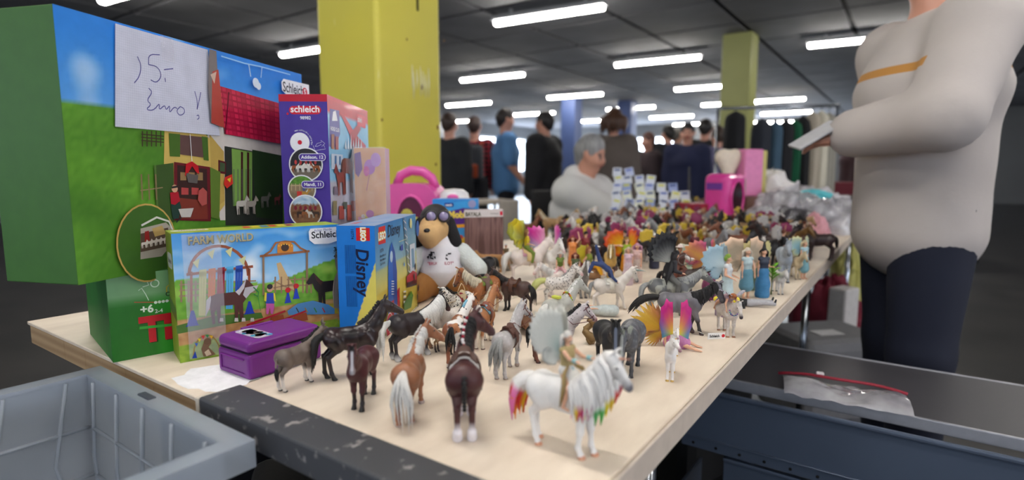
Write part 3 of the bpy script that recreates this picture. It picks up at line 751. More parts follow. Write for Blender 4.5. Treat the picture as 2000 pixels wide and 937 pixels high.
a.poly([(646, 300), (668, 302), (670, 330), (646, 330)], (196, 210, 224)); a.poly([(652, 304), (656, 304), (656, 320), (652, 320)], (60, 120, 170), keep=True); a.poly([(661, 305), (664, 305), (664, 322), (661, 322)], (60, 120, 170))
for k in range(7): a.poly([(672+k*5, 290), (674+k*5, 272-(k % 3)*5), (676+k*5, 292)], (206, 220, 230), keep=True)
a.k += 1
u, v = a.uv(681, 378); a.horse(u, v, .098, (128, 74, 54), 1, (70, 46, 40)); u, v = a.uv(664, 382); a.horse(u, v, .062, (140, 60, 50), -1, (100, 40, 40))
for x, y, w_, h_, c in ((648, 420, 8, 28, (140, 130, 90)), (660, 428, 10, 26, (170, 70, 60)), (676, 430, 9, 30, (190, 90, 70)), (668, 408, 8, 14, (80, 100, 90)), (650, 380, 7, 16, (120, 110, 130)), (684, 412, 8, 20, (206, 120, 90))): a.poly([(x, y), (x+w_, y), (x+w_, y-h_), (x, y-h_)], c, keep=True)
a.build()
# ---- pink puzzle box beside it (printed with balloons and toys)
q = at_y(690, 300, 1.16); wz = .0615*1.16/1.11*1.0
puz = carton('puzzle_box', 'pink and orange party puzzle box in clear wrap, right of the tall purple box', (q.x+.004, 1.15), (1, .02), .062, .045, 1.072-TZ, TZ, mat('puzzle_carton', (196, 150, 170), .5))
a = Art(puz, (0, 0, 0), X_, Z_)
a.picture(0, 0, .062, .322, 12, 60, lambda u, v: mixc(mixc((214, 150, 92), (226, 172, 120), .5+nz(u*4, v*7)), (216, 196, 170), max(0, .5-v)*1.4+nz(u*3, v*9, 3)*.5))
random.seed(5)
a.poly([(692, 300), (704, 296), (708, 330), (700, 346), (694, 338)], (120, 70, 150)); a.circle(*a.uv(722, 326), .011, (176, 96, 190), .015); a.circle(*a.uv(734, 312), .010, (190, 130, 206), .014); a.line([(722, 340), (716, 372)], .001, (160, 60, 140)); a.circle(*a.uv(716, 334), .006, (206, 60, 150), .01)
for i in range(60):
    a.circle(.006+random.random()*.05, .02+random.random()*.17, .003+random.random()*.006, random.choice([(214, 60, 140), (236, 232, 232), (60, 44, 60), (226, 200, 60), (160, 70, 170), (226, 150, 190), (240, 236, 236), (170, 60, 150)]), keep=(i % 12 != 0))
a.build()
b = MB(); b.sheet(lambda i, j: (-.002+.066*i, -.0045-.002*abs(nz(i*6, j*22)), .324*j), 10, 50); b.build('plastic_wrap', mat('clear_tape', (240, 240, 250), .08), puz)
# ---- blue construction toy box
ld = (math.sin(R(4.7)), math.cos(R(4.7)))
lc = at_z(738, 670); lp = (-ld[1], ld[0])
lO = lc+Vector((lp[0], lp[1], 0))*.062
lego = carton('brick_set_box', 'blue and yellow building brick set box with blue rocket, right of the farm box', lO, (-lp[0], -lp[1]), .062, .258, .190, TZ, mat('blue_carton', (16, 104, 190), .5))
a = Art(lego, (0, 0, 0), X_, Z_)
def lbg(u, v):
    if v < .58-.75*(1-u)**1.0*1.25+.12: return mixc((214, 204, 96), (232, 222, 120), nz(u*3, v*5)+.4) if u > .35-.2*v else (16, 110, 200)
    return mixc((14, 112, 204), (30, 124, 214), v)
a.picture(0, 0, .062, .19, 30, 50, lbg)
a.poly([(0.031, .19*.05), (.062, .0), (.062, .125), (.046, .082), (.036, .045)], (220, 208, 100), False)
u0, v0 = a.uv(696, 470); u1, v1 = a.uv(722, 445); a.rrect(u0, v0, u1, v1, .0008, (206, 24, 34)); uc, vc = (u0+u1)/2, (v0+v1)/2
a.text('LEGO', uc-.0036, vc, .0112, (240, 210, 40), .10, rot=-90, center=True, sx=.78); a.text('LEGO', uc-.0036, vc, .0112, (250, 250, 250), .04, rot=-90, center=True, sx=.78)
u, v = a.uv(688, 461); a.text('10774', u-.002, v+.012, .0068, (14, 50, 100), .01, rot=-90)
u, v = a.uv(707, 540); a.text('Disney', u-.008, v+.046, .029, (16, 24, 60), .02, rot=-90, shear=.15, sx=.95)
for k in range(10):
    u, v = a.uv(674+k*2.2, 478); a.line([(u, v), (u, v-.046)], .0006, (10, 66, 130), False, True); a.line([(u, v-.05), (u, v-.10)], .0006, (10, 66, 130), False, True)
a.k += 1
a.build()
a = Art(lego, (.062, 0, 0), Y_, Z_)
L_ = .258
def l2(u, v):
    if v > .62: c = mixc((126, 168, 186), (40, 120, 190), (v-.62)*2.4+.5*(.4-u))
    else: c = mixc((206, 196, 110), (150, 176, 150), (v-.45)*4)
    if v < .42: c = mixc((222, 206, 96), (196, 170, 60), nz(u*5, v*6)+.4)
    return c
a.picture(0, 0, L_, .19, 40, 40, l2)
u0, v0 = a.uv(739, 478); u1, v1 = a.uv(752, 441); a.poly([(739, 478), (739, 444), (752, 440), (753, 474)], (206, 24, 34)); uc, vc = a.uv(746, 461); a.text('LEGO', uc, vc-.005, .0165, (240, 210, 40), .1, center=True, sx=.95); a.text('LEGO', uc, vc-.005, .0165, (250, 250, 250), .04, center=True, sx=.95)
u, v = a.uv(756, 464); a.text('Disney', u, v, .030, (20, 26, 50), .01, rot=0, shear=.2, sx=.95)
u, v = a.uv(741, 494); a.text('10774', u, v, .008, (30, 40, 60), .01)
for k, t in enumerate(("Mickey Mouse &", "Minnie Mouse's", "Space Rocket")): a.text(t, u, v-.008-k*.0065, .006, (30, 40, 60), .01, sx=.8)
# rocket
a.poly([(757, 620), (757, 520), (760, 486), (764, 472), (770, 492), (774, 530), (775, 640)], (20, 96, 190)); a.poly([(764, 472), (770, 492), (774, 530), (775, 640), (768, 640), (766, 520)], (16, 70, 160)); a.circle(*a.uv(763, 501), .008, (170, 196, 214), .010)
for k in range(6): a.poly([(763, 548+k*5), (768, 548+k*5), (768, 550+k*5), (763, 550+k*5)], (235, 235, 240), keep=True)
a.poly([(774, 568), (779, 560), (780, 610), (776, 616)], (190, 30, 50), keep=True); a.poly([(760, 590), (768, 585), (768, 640), (760, 650)], (176, 30, 60)); a.poly([(768, 600), (774, 595), (774, 640), (768, 650)], (60, 120, 190))
# launch tower, flag, items
a.line([(786, 425), (798, 560)], .004, (60, 70, 80)); a.line([(790, 425), (802, 560)], .003, (150, 160, 170))
for k in range(9): a.line([(786+k*1.4, 430+k*14), (791+k*1.4, 436+k*14)], .002, (220, 225, 230), keep=True)
a.poly([(798, 478), (808, 474), (810, 538), (800, 541)], (206, 214, 222)); a.poly([(801, 486), (806, 484), (808, 520), (803, 524)], (110, 150, 180))
a.poly([(792, 540), (804, 528), (812, 532), (812, 552), (792, 560)], (176, 30, 50), keep=True); a.poly([(792, 552), (812, 545), (812, 556), (792, 562)], (80, 70, 76))
a.line([(784, 476), (788, 516)], .001, (120, 120, 120)); a.poly([(780, 480), (784, 476), (785, 488), (780, 490)], (40, 70, 160)); a.circle(*a.uv(787, 516), .004, (70, 140, 206)); a.circle(*a.uv(800, 436), .008, (214, 216, 150), .010)
a.circle(*a.uv(813, 446), .012, (30, 100, 180), .016); a.line([(776, 472), (792, 466)], .001, (230, 232, 180))
for k in range(6): a.poly([(785, 568+k*5), (790, 567+k*5), (790, 570+k*5), (785, 571+k*5)], (60, 60, 60) if k % 2 else (236, 236, 236), keep=True)
a.k += 1
a.poly([(786, 592), (794, 578), (800, 568), (804, 576), (800, 600), (792, 604), (786, 606)], (60, 120, 40)); a.circle(*a.uv(800, 574), .006, (90, 150, 50))
for x, y in ((812, 580), (814, 562), (808, 520), (813, 600), (806, 540)): a.circle(*a.uv(x, y), .005, (36, 30, 34), .007, keep=True)
a.k += 1; a.text('Juniors', *a.uv(803, 612), .012, (40, 36, 40), .03)
u, v = a.uv(757, 637); a.circle(u, v, .021, (236, 232, 236), .0235); a.circle(u, v, .0195, (186, 24, 48), .022); a.text('4', u-.0095, v-.010, .031, (250, 250, 250), .06); a.text('+', u+.009, v-.006, .014, (250, 250, 250), .06)
a.build()
a = Art(lego, (0, 0, .19), X_, Y_)
a.picture(0, 0, .062, .258, 8, 20, lambda u, v: mixc((110, 150, 200), (150, 170, 200), nz(u*3, v*6)+.5)); a.text('LEGO', .02, .03, .014, (220, 60, 60), .05, rot=90); a.build()
# ---- purple money case
mO = at_z(488, 744.5); pdv = Vector((.062, -.042, 0)).normalized(); ldv = Vector((pdv.y*-1, pdv.x, 0))
mpl = mat('purple_plastic', (112, 30, 128), .42, var=.06, coat=0)
cs_ = thing('purple_case', 'purple plastic lidded case with a worn pink sticker, beside the grey donkey', 'case', mO, math.atan2(ldv.y, ldv.x))
# local x along the long side (away), y to the left
cw, cl, chh = .0765, .115, .0345
b = MB(); b.bbox((cl/2, cw/2, chh/2), (cl, cw, chh), .005, 3)
b.build('body', mpl, cs_)
b = MB(); b.bbox((-.0012, cw*.5, .0265), (.0022, cw*.72, .0016), .0006, 1); b.bbox((-.0008, cw*.86, .017), (.0014, .0012, .02), .0004, 1); b.bbox((-.0008, cw*.5, .008), (.0014, cw*.7, .0010), .0004, 1); b.build('ridge', mpl, cs_)
b = MB(); b.bbox((cl/2, cw/2, chh+.0090), (cl-.001, cw-.001, .017), .0068, 4); b.bbox((cl/2, cw-.006, chh+.0175), (.05, .006, .004), .0015, 2); b.build('lid', mpl, cs_)
b = MB(); b.bbox((cl/2, cw/2, chh+.0004), (cl-.0035, cw-.0035, .0012), .0004, 1); b.build('seam', mat('dark_purple_gap', (40, 10, 50), .7), cs_)
a = Art(cs_, (0, 0, chh+.0178), X_, Y_, .0001)
random.seed(2)
a.rrect(.018, .006, .044, .066, .008, (206, 196, 220)); 
for i in range(40): a.circle(.022+random.random()*.018, .012+random.random()*.046, .002+random.random()*.004, random.choice([(70, 150, 200), (236, 236, 240), (206, 110, 180), (214, 130, 190), (120, 90, 110), (230, 200, 226)]), keep=True)
a.build('sticker', mat_attr('foil_sticker', .25, coat=.5), 'worn pink and blue sticker')
# ---- boxes behind the dog
vb = carton('learning_toy_box', 'blue learning toy box with purple badge behind the plush dog', (at_y(846, 500, 1.72).x, 1.72), (1, .02), .138, .07, at_y(880, 389, 1.72).z-TZ, TZ, mat('bright_blue_carton', (40, 130, 206), .5))
a = Art(vb, (0, 0, 0), X_, Z_)
a.poly([(846, 402), (932, 388), (932, 470), (846, 480)], (60, 150, 214)); a.poly([(866, 430), (880, 412), (905, 406), (932, 408), (932, 444), (868, 446)], (80, 40, 130))
a.poly([(866, 440), (932, 436), (932, 442), (866, 446)], (226, 160, 40)); u, v = a.uv(876, 425); a.text('Mobile', u, v, .028, (240, 214, 90), .05, sx=.9); a.rrect(*a.uv(868, 404), *a.uv(886, 396), .003, (30, 50, 130)); u, v = a.uv(870, 402); a.text('vtech', u, v, .009, (250, 250, 250), .03)
a.poly([(846, 402), (856, 400), (862, 480), (852, 482)], (214, 206, 180)); a.circle(*a.uv(884, 460), .022, (196, 214, 230)); a.circle(*a.uv(904, 470), .012, (220, 180, 60)); a.circle(*a.uv(900, 463), .007, (200, 70, 60)); a.circle(*a.uv(922, 398), .012, (150, 150, 190))
a.build()
mb_ = carton('brown_box', 'brown plank-print toy box with white header behind the small lioness figurine', (at_y(909, 500, 1.68).x, 1.655), (1, .06), .114, .04, .164, TZ, mat('brown_carton', (120, 94, 90), .45))
a = Art(mb_, (0, 0, 0), X_, Z_)
a.picture(0, 0, .114, .164, 42, 12, lambda u, v: mixc((134, 104, 100), (92, 66, 64), abs(nz(u*14, v*1.5))*2+(.5 if (u*5) % 1 < .05 else 0)))
a.poly([(0, .142), (.114, .144), (.114, .164), (0, .164)], (206, 200, 200), False); u, v = .003, .146; a.text('BAYALA', u, v, .0165, (70, 70, 50), .04, sx=.75); a.text('Schleich', .076, .151, .0075, (40, 40, 40), .0); a.rrect(.104, .148, .112, .160, .002, (200, 40, 60))
a.build()
# ------------------------------------------------------------------ smooth-union body builder
class Body:
    """limbs as tapering capsules blended into one continuous surface"""
    def __init__(s): s.p = []
    def add(s, a, b, ra, rb=None, L=None, ls=1.0, k=.03, tag='', sub=False):
        s.p.append((np.array(a, float), np.array(b, float), ra, ra if rb is None else rb, None if L is None else np.array(L, float), ls, k, tag, sub))
    def sph(s, c, r, **kw): s.add(c, c, r, r, **kw)
    @staticmethod
    def dist(P, a, b, ra, rb, L, ls):
        q = P-a; ba = b-a
        if L is not None:
            q = q+((ls-1)*(q @ L))[..., None]*L; ba = ba+(ls-1)*ba.dot(L)*L
        bb = ba.dot(ba)
        if bb < 1e-12: return np.sqrt((q*q).sum(-1))-ra
        t = np.clip((q @ ba)/bb, 0, 1); d = q-t[..., None]*ba
        return np.sqrt((d*d).sum(-1))-(ra+(rb-ra)*t)
    def mesh(s, name, cell, floor=None, bump=None):
        lo = np.min([np.minimum(p[0], p[1])-max(p[2], p[3]) for p in s.p if not p[8]], 0)-3*cell
        hi = np.max([np.maximum(p[0], p[1])+max(p[2], p[3]) for p in s.p if not p[8]], 0)+3*cell
        n = np.ceil((hi-lo)/cell).astype(int)+1
        ax = [lo[i]+cell*np.arange(n[i]) for i in range(3)]
        D = np.full(n, 1.0)
        for a, b, ra, rb, L, ls, k, tg, sub in s.p:
            m = max(ra, rb)+k+2*cell
            i0 = np.clip(((np.minimum(a, b)-m-lo)/cell).astype(int), 0, n); i1 = np.clip(((np.maximum(a, b)+m-lo)/cell).astype(int)+2, 0, n)
            sl = tuple(slice(i0[i], i1[i]) for i in range(3))
            G = np.stack(np.meshgrid(ax[0][sl[0]], ax[1][sl[1]], ax[2][sl[2]], indexing='ij'), -1)
            if G.size == 0: continue
            d = s.dist(G, a, b, ra, rb, L, ls); c = D[sl]
            if sub:
                h = np.clip(.5-.5*(c+d)/k, 0, 1); D[sl] = c*(1-h)-d*h+k*h*(1-h)
            else:
                h = np.clip(.5+.5*(c-d)/k, 0, 1); D[sl] = c*(1-h)+d*h-k*h*(1-h)
        if floor is not None:
            D = np.maximum(D, (floor-ax[2])[None, None, :])
        ins = D < 0
        nc = n-1; cnt = np.zeros(nc); acc = np.zeros(tuple(nc)+(3,))
        offs = [(i, j, k) for i in (0, 1) for j in (0, 1) for k in (0, 1)]
        def sub_(arr, o): return arr[o[0]:o[0]+nc[0], o[1]:o[1]+nc[1], o[2]:o[2]+nc[2]]
        for o in offs:
            for ax_ in range(3):
                if o[ax_]: continue
                o2 = list(o); o2[ax_] = 1
                d0, d1 = sub_(D, o), sub_(D, o2); m = (d0 < 0) != (d1 < 0)
                t = np.where(m, d0/np.where(m, d0-d1, 1), 0); cnt += m
                for q in range(3):
                    acc[..., q] += np.where(m, o[q]+(t if q == ax_ else 0), 0)
        act = cnt > 0; idx = np.full(nc, -1); idx[act] = np.arange(act.sum())
        ii = np.argwhere(act); V = lo+cell*(ii+acc[act]/cnt[act][:, None])
        F = []
        for ax_ in range(3):
            sl0 = [slice(1, n[q]-1) for q in range(3)]; sl0[ax_] = slice(0, n[ax_]-1)
            sl1 = list(sl0); sl1[ax_] = slice(1, n[ax_])
            a0 = ins[tuple(sl0)]; a1 = ins[tuple(sl1)]
            e = np.argwhere(a0 != a1); flip = a0[tuple(e.T)]
            base = e.copy()
            for q in range(3):
                if q != ax_: base[:, q] += 1
            u, v = [(1, 2), (2, 0), (0, 1)][ax_]
            def cid(du, dv):
                c = base.copy(); c[:, u] -= du; c[:, v] -= dv
                return idx[c[:, 0], c[:, 1], c[:, 2]]
            q4 = np.stack([cid(1, 1), cid(0, 1), cid(0, 0), cid(1, 0)], 1)
            q4[~flip] = q4[~flip][:, ::-1]; F.append(q4)
        F = np.concatenate(F); F = F[(F >= 0).all(1)]
        me = bpy.data.meshes.new(name); nv, nf = len(V), len(F)
        me.vertices.add(nv); me.vertices.foreach_set('co', V.astype(np.float32).ravel())
        me.loops.add(nf*4); me.loops.foreach_set('vertex_index', F.astype(np.int32).ravel())
        me.polygons.add(nf); me.polygons.foreach_set('loop_start', np.arange(0, nf*4, 4, dtype=np.int32))
        me.polygons.foreach_set('use_smooth', np.ones(nf, bool))
        me.update(calc_edges=True); s.V = V; return me
    def tagdist(s, V, tags):
        d = np.full(len(V), 9.0)
        for a, b, ra, rb, L, ls, k, tg, sub in s.p:
            if tg in tags: d = np.minimum(d, s.dist(V, a, b, ra, rb, L, ls))
        return d
def set_attr(me, name, arr):
    a = me.color_attributes.new(name, 'FLOAT_COLOR', 'POINT'); a.data.foreach_set('color', arr.astype(np.float32).ravel())
def vdir(pitch, yaw):
    p, y = R(pitch), R(yaw); return np.array((math.cos(p)*math.cos(y), math.cos(p)*math.sin(y), math.sin(p)))
# ------------------------------------------------------------------ horses (withers height 1, facing +x)
_hm = {}
def horse_body(neck=52, head=-48, yaw=0, legs=None, bulk=1.0, feather=0, cell=.0125, nlen=1.0, leg=1.0, hscale=1.0, foal=False, ears=True):
    """legs: dict lf/rf/lh/rh -> (forward shift, lift)"""
    key = (neck, head, yaw, str(legs), bulk, feather, cell, nlen, leg, hscale, foal)
    if key in _hm: return _hm[key]
    legs = legs or {}; B = Body(); Y = np.array((0, 1.0, 0)); k_ = bulk
    bz = .73; lt = .0
    B.add((-.32, 0, .77), (-.05, 0, .735), .185*k_, .195*k_, Y, 1.28, .06); B.add((-.05, 0, .735), (.26, 0, .735), .195*k_, .20*k_, Y, 1.3, .06)
    for s in (-1, 1):
        B.add((-.36, s*.065*k_, .80), (-.30, s*.075*k_, .70), .135*k_, .13*k_, k=.07)
        B.add((.22, s*.06*k_, .80), (.33, s*.075*k_, .64), .12*k_, .10*k_, k=.06)
    B.add((.10, 0, .885), (.27, 0, .905), .045, .07, k=.08); B.add((.36, 0, .72), (.34, 0, .62), .12*k_, .09*k_, Y, 1.1, .06)
    B.add((-.22, 0, .64), (.12, 0, .59), .10*k_, .09*k_, Y, .9, .08)
    for nm, s in (('lf', 1), ('rf', -1)):
        dx, lf = legs.get(nm, (0, 0)); y = s*.082*k_
        E = np.array((.28, y, .56)); K = np.array((.295+dx*.55+lf*.55, y, .335+lf*.55)); F = np.array((.285+dx-lf*.25, y, .125+lf*.9)); H = np.array((.325+dx-lf*.45, y, .04+lf*.8))
        B.add((.30, y*.85, .66), E, .10*k_, .075, k=.06); B.add(E, K, .074, .047, k=.03); B.sph(K, .049, k=.03)
        B.add(K, F, .038, .033, k=.02, tag='leg'); B.sph(F, .037+feather*.02, k=.025, tag='leg')
        B.add(F, H, .031, .040, k=.02, tag='leg')
        if feather: B.add(F+(-.02, 0, -.01), H+(-.01, 0, .01), .045, .068, k=.03, tag='leg')
        B.add(H+(.0, 0, -.004), H+(.014, 0, -.04), .041+feather*.01, .055+feather*.012, k=.008, tag='hoof')
    for nm, s in (('lh', 1), ('rh', -1)):
        dx, lf = legs.get(nm, (0, 0)); y = s*.085*k_
        S = np.array((-.27, y, .60)); Hk = np.array((-.465+dx*.5+lf*.2, y, .42+lf*.35)); F = np.array((-.44+dx+lf*.1, y, .125+lf*.9)); H = np.array((-.405+dx-lf*.1, y, .04+lf*.85))
        B.add((-.35, y*.9, .74), S, .145*k_, .105*k_, k=.06); B.add(S, Hk, .09, .043, k=.03); B.add(Hk+(-.025, 0, .03), Hk, .026, .04, k=.02)
        B.add(Hk, F, .042, .035, k=.02, tag='leg'); B.sph(F, .038+feather*.02, k=.025, tag='leg')
        B.add(F, H, .031, .040, k=.02, tag='leg')
        if feather: B.add(F+(-.02, 0, -.01), H+(-.01, 0, .01), .045, .068, k=.03, tag='leg')
        B.add(H+(0, 0, -.004), H+(.014, 0, -.04), .041+feather*.01, .055+feather*.012, k=.008, tag='hoof')
    nl = .2*nlen
    N0 = np.array((.27, 0, .80)); pts = [N0]; segs = [(neck-14, yaw*.15, 1.0), (neck+2, yaw*.45, 1.05), (neck+8, yaw*.8, 1.0)]
    rad = [.172*k_, .146*k_, .118, .088]
    for pz, yw, l in segs: pts.append(pts[-1]+vdir(pz, yw)*nl*l)
    for i in range(3):
        Ls = np.cross(vdir(0, segs[i][1]), (0, 0, 1.0)); B.add(pts[i], pts[i+1], rad[i], rad[i+1], Ls, 1.5-.08*i, .05, tag='neck')
    H0 = pts[-1]; f = vdir(head, yaw); L = np.cross(vdir(0, yaw), (0, 0, 1.0)); U = np.cross(L, f); U = U/np.linalg.norm(U)
    hs = hscale*1.1
    def h(x, l, u): return H0+(f*x+L*l+U*u)*hs
    B.add(h(.0, 0, .0), h(.12, 0, -.012), .078*hs, .080*hs, L, 1.25, .03, tag='head'); B.add(h(.04, 0, .028), h(.33, 0, .004), .055*hs, .036*hs, L, 1.05, .025, tag='head')
    B.add(h(.08, 0, -.045), h(.31, 0, -.032), .066*hs, .030*hs, L, 1.25, .03, tag='head')
    B.add(h(.33, 0, -.008), h(.355, 0, -.018), .046*hs, .043*hs, L, .98, .02, tag='muz'); B.sph(h(.335, 0, -.05), .026*hs, k=.015, tag='muz')
    for s in (-1, 1):
        B.sph(h(.115, s*.052, .022), .021*hs, k=.02, tag='head')
        B.add(h(.36, s*.026, .008), h(.385, s*.036, .006), .010*hs, .008*hs, k=.008, sub=True)
        B.add(h(-.03, s*.036, .06), h(-.035, s*.052, .125), .024*hs, .026*hs, f, 1.9, .012, tag='ear')
        B.add(h(-.035, s*.052, .125), h(-.02, s*.055, .165), .024*hs, .004*hs, f, 1.9, .01, tag='ear')
    B.add(h(.345, -.02, -.036), h(.385, .0, -.034), .005, .005, k=.006, sub=True)
    me = B.mesh('horse_body', cell, floor=0.0)
    V = B.V; leg_ = B.tagdist(V, ('leg', 'hoof')); oth = B.tagdist(V, ('',)); lm = np.clip(1-(V[:, 2]-.0)/.62, 0, 1)*(V[:, 2] < .6)
    hoof = (B.tagdist(V, ('hoof',)) < .004) & (B.tagdist(V, ('hoof',)) < B.tagdist(V, ('leg',))-.002)
    hd = B.tagdist(V, ('head', 'muz')); rel = (V-H0)/hs
    fx, lx, ux = rel @ f, rel @ L, rel @ U
    muz = np.clip((fx-.24)/.12, 0, 1)*(hd < .03); blz = np.clip(1-np.abs(lx)/.028, 0, 1)*(ux > .0)*(fx > .05)*(hd < .03)
    set_attr(me, 'zone', np.stack([lm, hoof.astype(float), muz, blz], 1))
    out = dict(me=me, pts=pts, rad=rad, segs=segs, H0=H0, f=f, L=L, U=U, h=h, hs=hs, bulk=k_, yaw=yaw)
    _hm[key] = out; return out
def horse_mat(name, body, sock=None, sock_at=.55, hoof=(50, 44, 42), muz=None, blaze=None, patch=None, patch_col=(235, 232, 228), spots=None, spot_scale=16, dapple=0, rough=.45, var=.12, spot_r=.25, shade=None, ears=None):
    if name in _mats: return _mats[name]
    s = NT(name); z = s.attr('zone'); sp = s.n('ShaderNodeSeparateColor'); s.link(z.outputs['Color'], sp.inputs[0])
    c = s.mix(s.mapr(s.noise(7, 4), .3, .7), lin(body), tuple(v*(1-var*2) for v in lin(body)))
    if shade: c = s.mix(s.mapr(s.noise(3.2, 2), .42, .62), c, lin(shade))
    if dapple: c = s.mix(s.mapr(s.voro(13), .5, .1, 0, dapple), c, tuple(min(1, v*1.9+.04) for v in lin(body)))
    if patch: c = s.mix(s.mapr(s.noise(patch, 2), .50, .53), c, lin(patch_col))
    if spots: c = s.mix(s.mapr(s.voro(spot_scale), spot_r, spot_r-.05), c, lin(spots))
    if sock: c = s.mix(s.mapr(sp.outputs[0], sock_at, sock_at+.2), c, lin(sock))
    c = s.mix(sp.outputs[1], c, lin(hoof))
    if muz: c = s.mix(sp.outputs[2], c, lin(muz))
    if blaze: c = s.mix(s.mapr(z.outputs['Alpha'], .1, .5), c, lin(blaze))
    s.base(c); s.set(Roughness=rough); s.bump(s.noise(26, 4), .12, .004)
    _mats[name] = s.m; return s.m
def hair_mat(name, col, var=.45, rough=.5, col2=None):
    if name in _mats: return _mats[name]
    s = NT(name); w_ = s.n('ShaderNodeTexNoise'); w_.inputs['Scale'].default_value = 30; w_.inputs['Detail'].default_value = 4
    mp_ = s.n('ShaderNodeMapping'); mp_.inputs['Scale'].default_value = (3, 3, .8); s.link(s.coord(), mp_.inputs[0]); s.link(mp_.outputs[0], w_.inputs[0])
    s.base(s.mix(s.mapr(w_.outputs[0], .35, .7), lin(col), lin(col2) if col2 else tuple(v*(1-var) for v in lin(col)))); s.set(Roughness=rough); s.bump(w_.outputs[0], .5, .01)
    _mats[name] = s.m; return s.m
def lock(mb, p0, dirs, L, r, n=6, flat=.5, col=None, cols=None, sides=6, ref=(0, 1, 0)):
    """a tapering strand following a list of directions"""
    p = Vector(p0); pts = [p.copy()]; m = len(dirs)
    for d in dirs: p = p+Vector(d).normalized()*(L/m); pts.append(p.copy())
    rr = [r*(.75+.5*math.sin(math.pi*min(1, i/m*1.2)))*(1-(i/m)**3*.85) for i in range(m+1)]
    mb.tube(pts, rr, sides, flat, ref, col, cols=cols)
def make_mane(H, m, parent, side=1, length=.22, n=16, wild=0, seed=1, forelock=True, cols=None, both=False, thick=1.0, start=.0, style='fall'):
    rnd_ = random.Random(seed); mb = MB(); P = [Vector(p) for p in H['pts']]
    for i in range(n):
        t = (i+.5)/n*2.98*(1-start)+.02+2.98*start*0; j = min(2, int(t)); u = t-j
        p = P[j].lerp(P[j+1], u); r = H['rad'][j]*(1-u)+H['rad'][j+1]*u
        d = (P[j+1]-P[j]).normalized(); Lv = Vector(H['L']) if j > 1 else Vector((0, -1, 0)).lerp(Vector(H['L']), (j+u)/3).normalized(); N = Lv.cross(d).normalized()
        if N.z < 0: N = -N
        sides_ = (1, -1) if both else (side,)
        for s in sides_:
            for q in range(2):
                pp_ = p+N*r*(.96 if q == 0 else .90)+d*(rnd_.random()-.5)*.03; S = -Lv*s
                out = r/1.35
                L_ = length*(.8+.4*rnd_.random())*(1-.25*abs(t/3-.5))
                ds = [N*.3+S*.9, S*1.0-N*.4+d*wild*(rnd_.random()-.5), S*.25-N*1.0+Vector((0, 0, -.5))+d*wild*(rnd_.random()-.6), -N*.8+Vector((0, 0, -1))+S*.10+d*wild*(rnd_.random()-.7), Vector((0, 0, -1))-N*.4+S*(.12 if wild else .0)+d*wild*(rnd_.random()-.8), Vector((0, 0, -1))+d*wild*(rnd_.random()-.5)*1.3]
                if style == 'crest': ds = [N*1.0+d*.2, N*.9+S*.3, N*.4+S*.6, S*.6-N*.2]
                lock(mb, pp_-N*.01, ds, L_+r*.6, .024*thick*(.8+.4*rnd_.random()), flat=.55, cols=cols(len(ds)+1) if cols else None, ref=tuple(S))
    if forelock:
        for q in range(4):
            s = (q-1.5)*.018; lock(mb, H['h'](-.03, s, .07), [Vector(H['f'])+Vector(H['U'])*.5, Vector(H['f'])*1.0, Vector(H['f'])-Vector(H['U'])*.25+Vector(H['L'])*s*6, Vector(H['f'])-Vector(H['U'])*.2], .13*H['hs'], .018, cols=cols(5) if cols else None)
    return mb.build('mane', m, parent)
def make_tail(H, m, parent, length=.62, out=.12, lift=0, sway=0, n=12, seed=1, thick=1.0, cols=None, curve=0):
    rnd_ = random.Random(seed+5); mb = MB(); b0 = Vector((-.475*H['bulk'], 0, .84))
    for i in range(n):
        a = 2*math.pi*i/n; off = Vector((0, math.cos(a), math.sin(a)))*.026*thick
        ds = []
        for k in range(8):
            t = k/7; ds.append(Vector((-max(0, 1-t*2.2)*(.8+lift)-out*(1+lift*2)*(1-t*.4)+curve*max(0, t-.5), sway*(.4+t)+math.cos(a)*.16*(1 if t < .6 else -.5)*thick+.1*(rnd_.random()-.5), -.25-t*1.1+lift*1.1*(1-t*1.1)+math.sin(a)*.06)))
        lock(mb, b0+off+Vector((.03, 0, 0)), ds, length*(.82+.3*rnd_.random()), .032*thick, cols=cols(9) if cols else None, ref=(0, 1, .1))
    return mb.build('tail', m, parent)
def eyes(H, parent, r=.015):
    for s in (-1, 1):
        b = MB(); c = H['h'](.118, s*.064, .026); b.sphere(tuple(c), r*H['hs'], 8); b.build('eye', mat('eye_gloss', (14, 10, 8), .08, coat=1), parent)
def torso_ring(x, H, rr=1.0, a0=0, a1=360, n=24):
    k = H['bulk']; pts = []
    zc = .735 if x > -.1 else .75; rz = .205*k*rr; ry = .165*k*rr
    for i in range(n+1):
        a = R(a0+(a1-a0)*i/n); pts.append(Vector((x, ry*math.sin(a), zc+rz*math.cos(a))))
    return pts
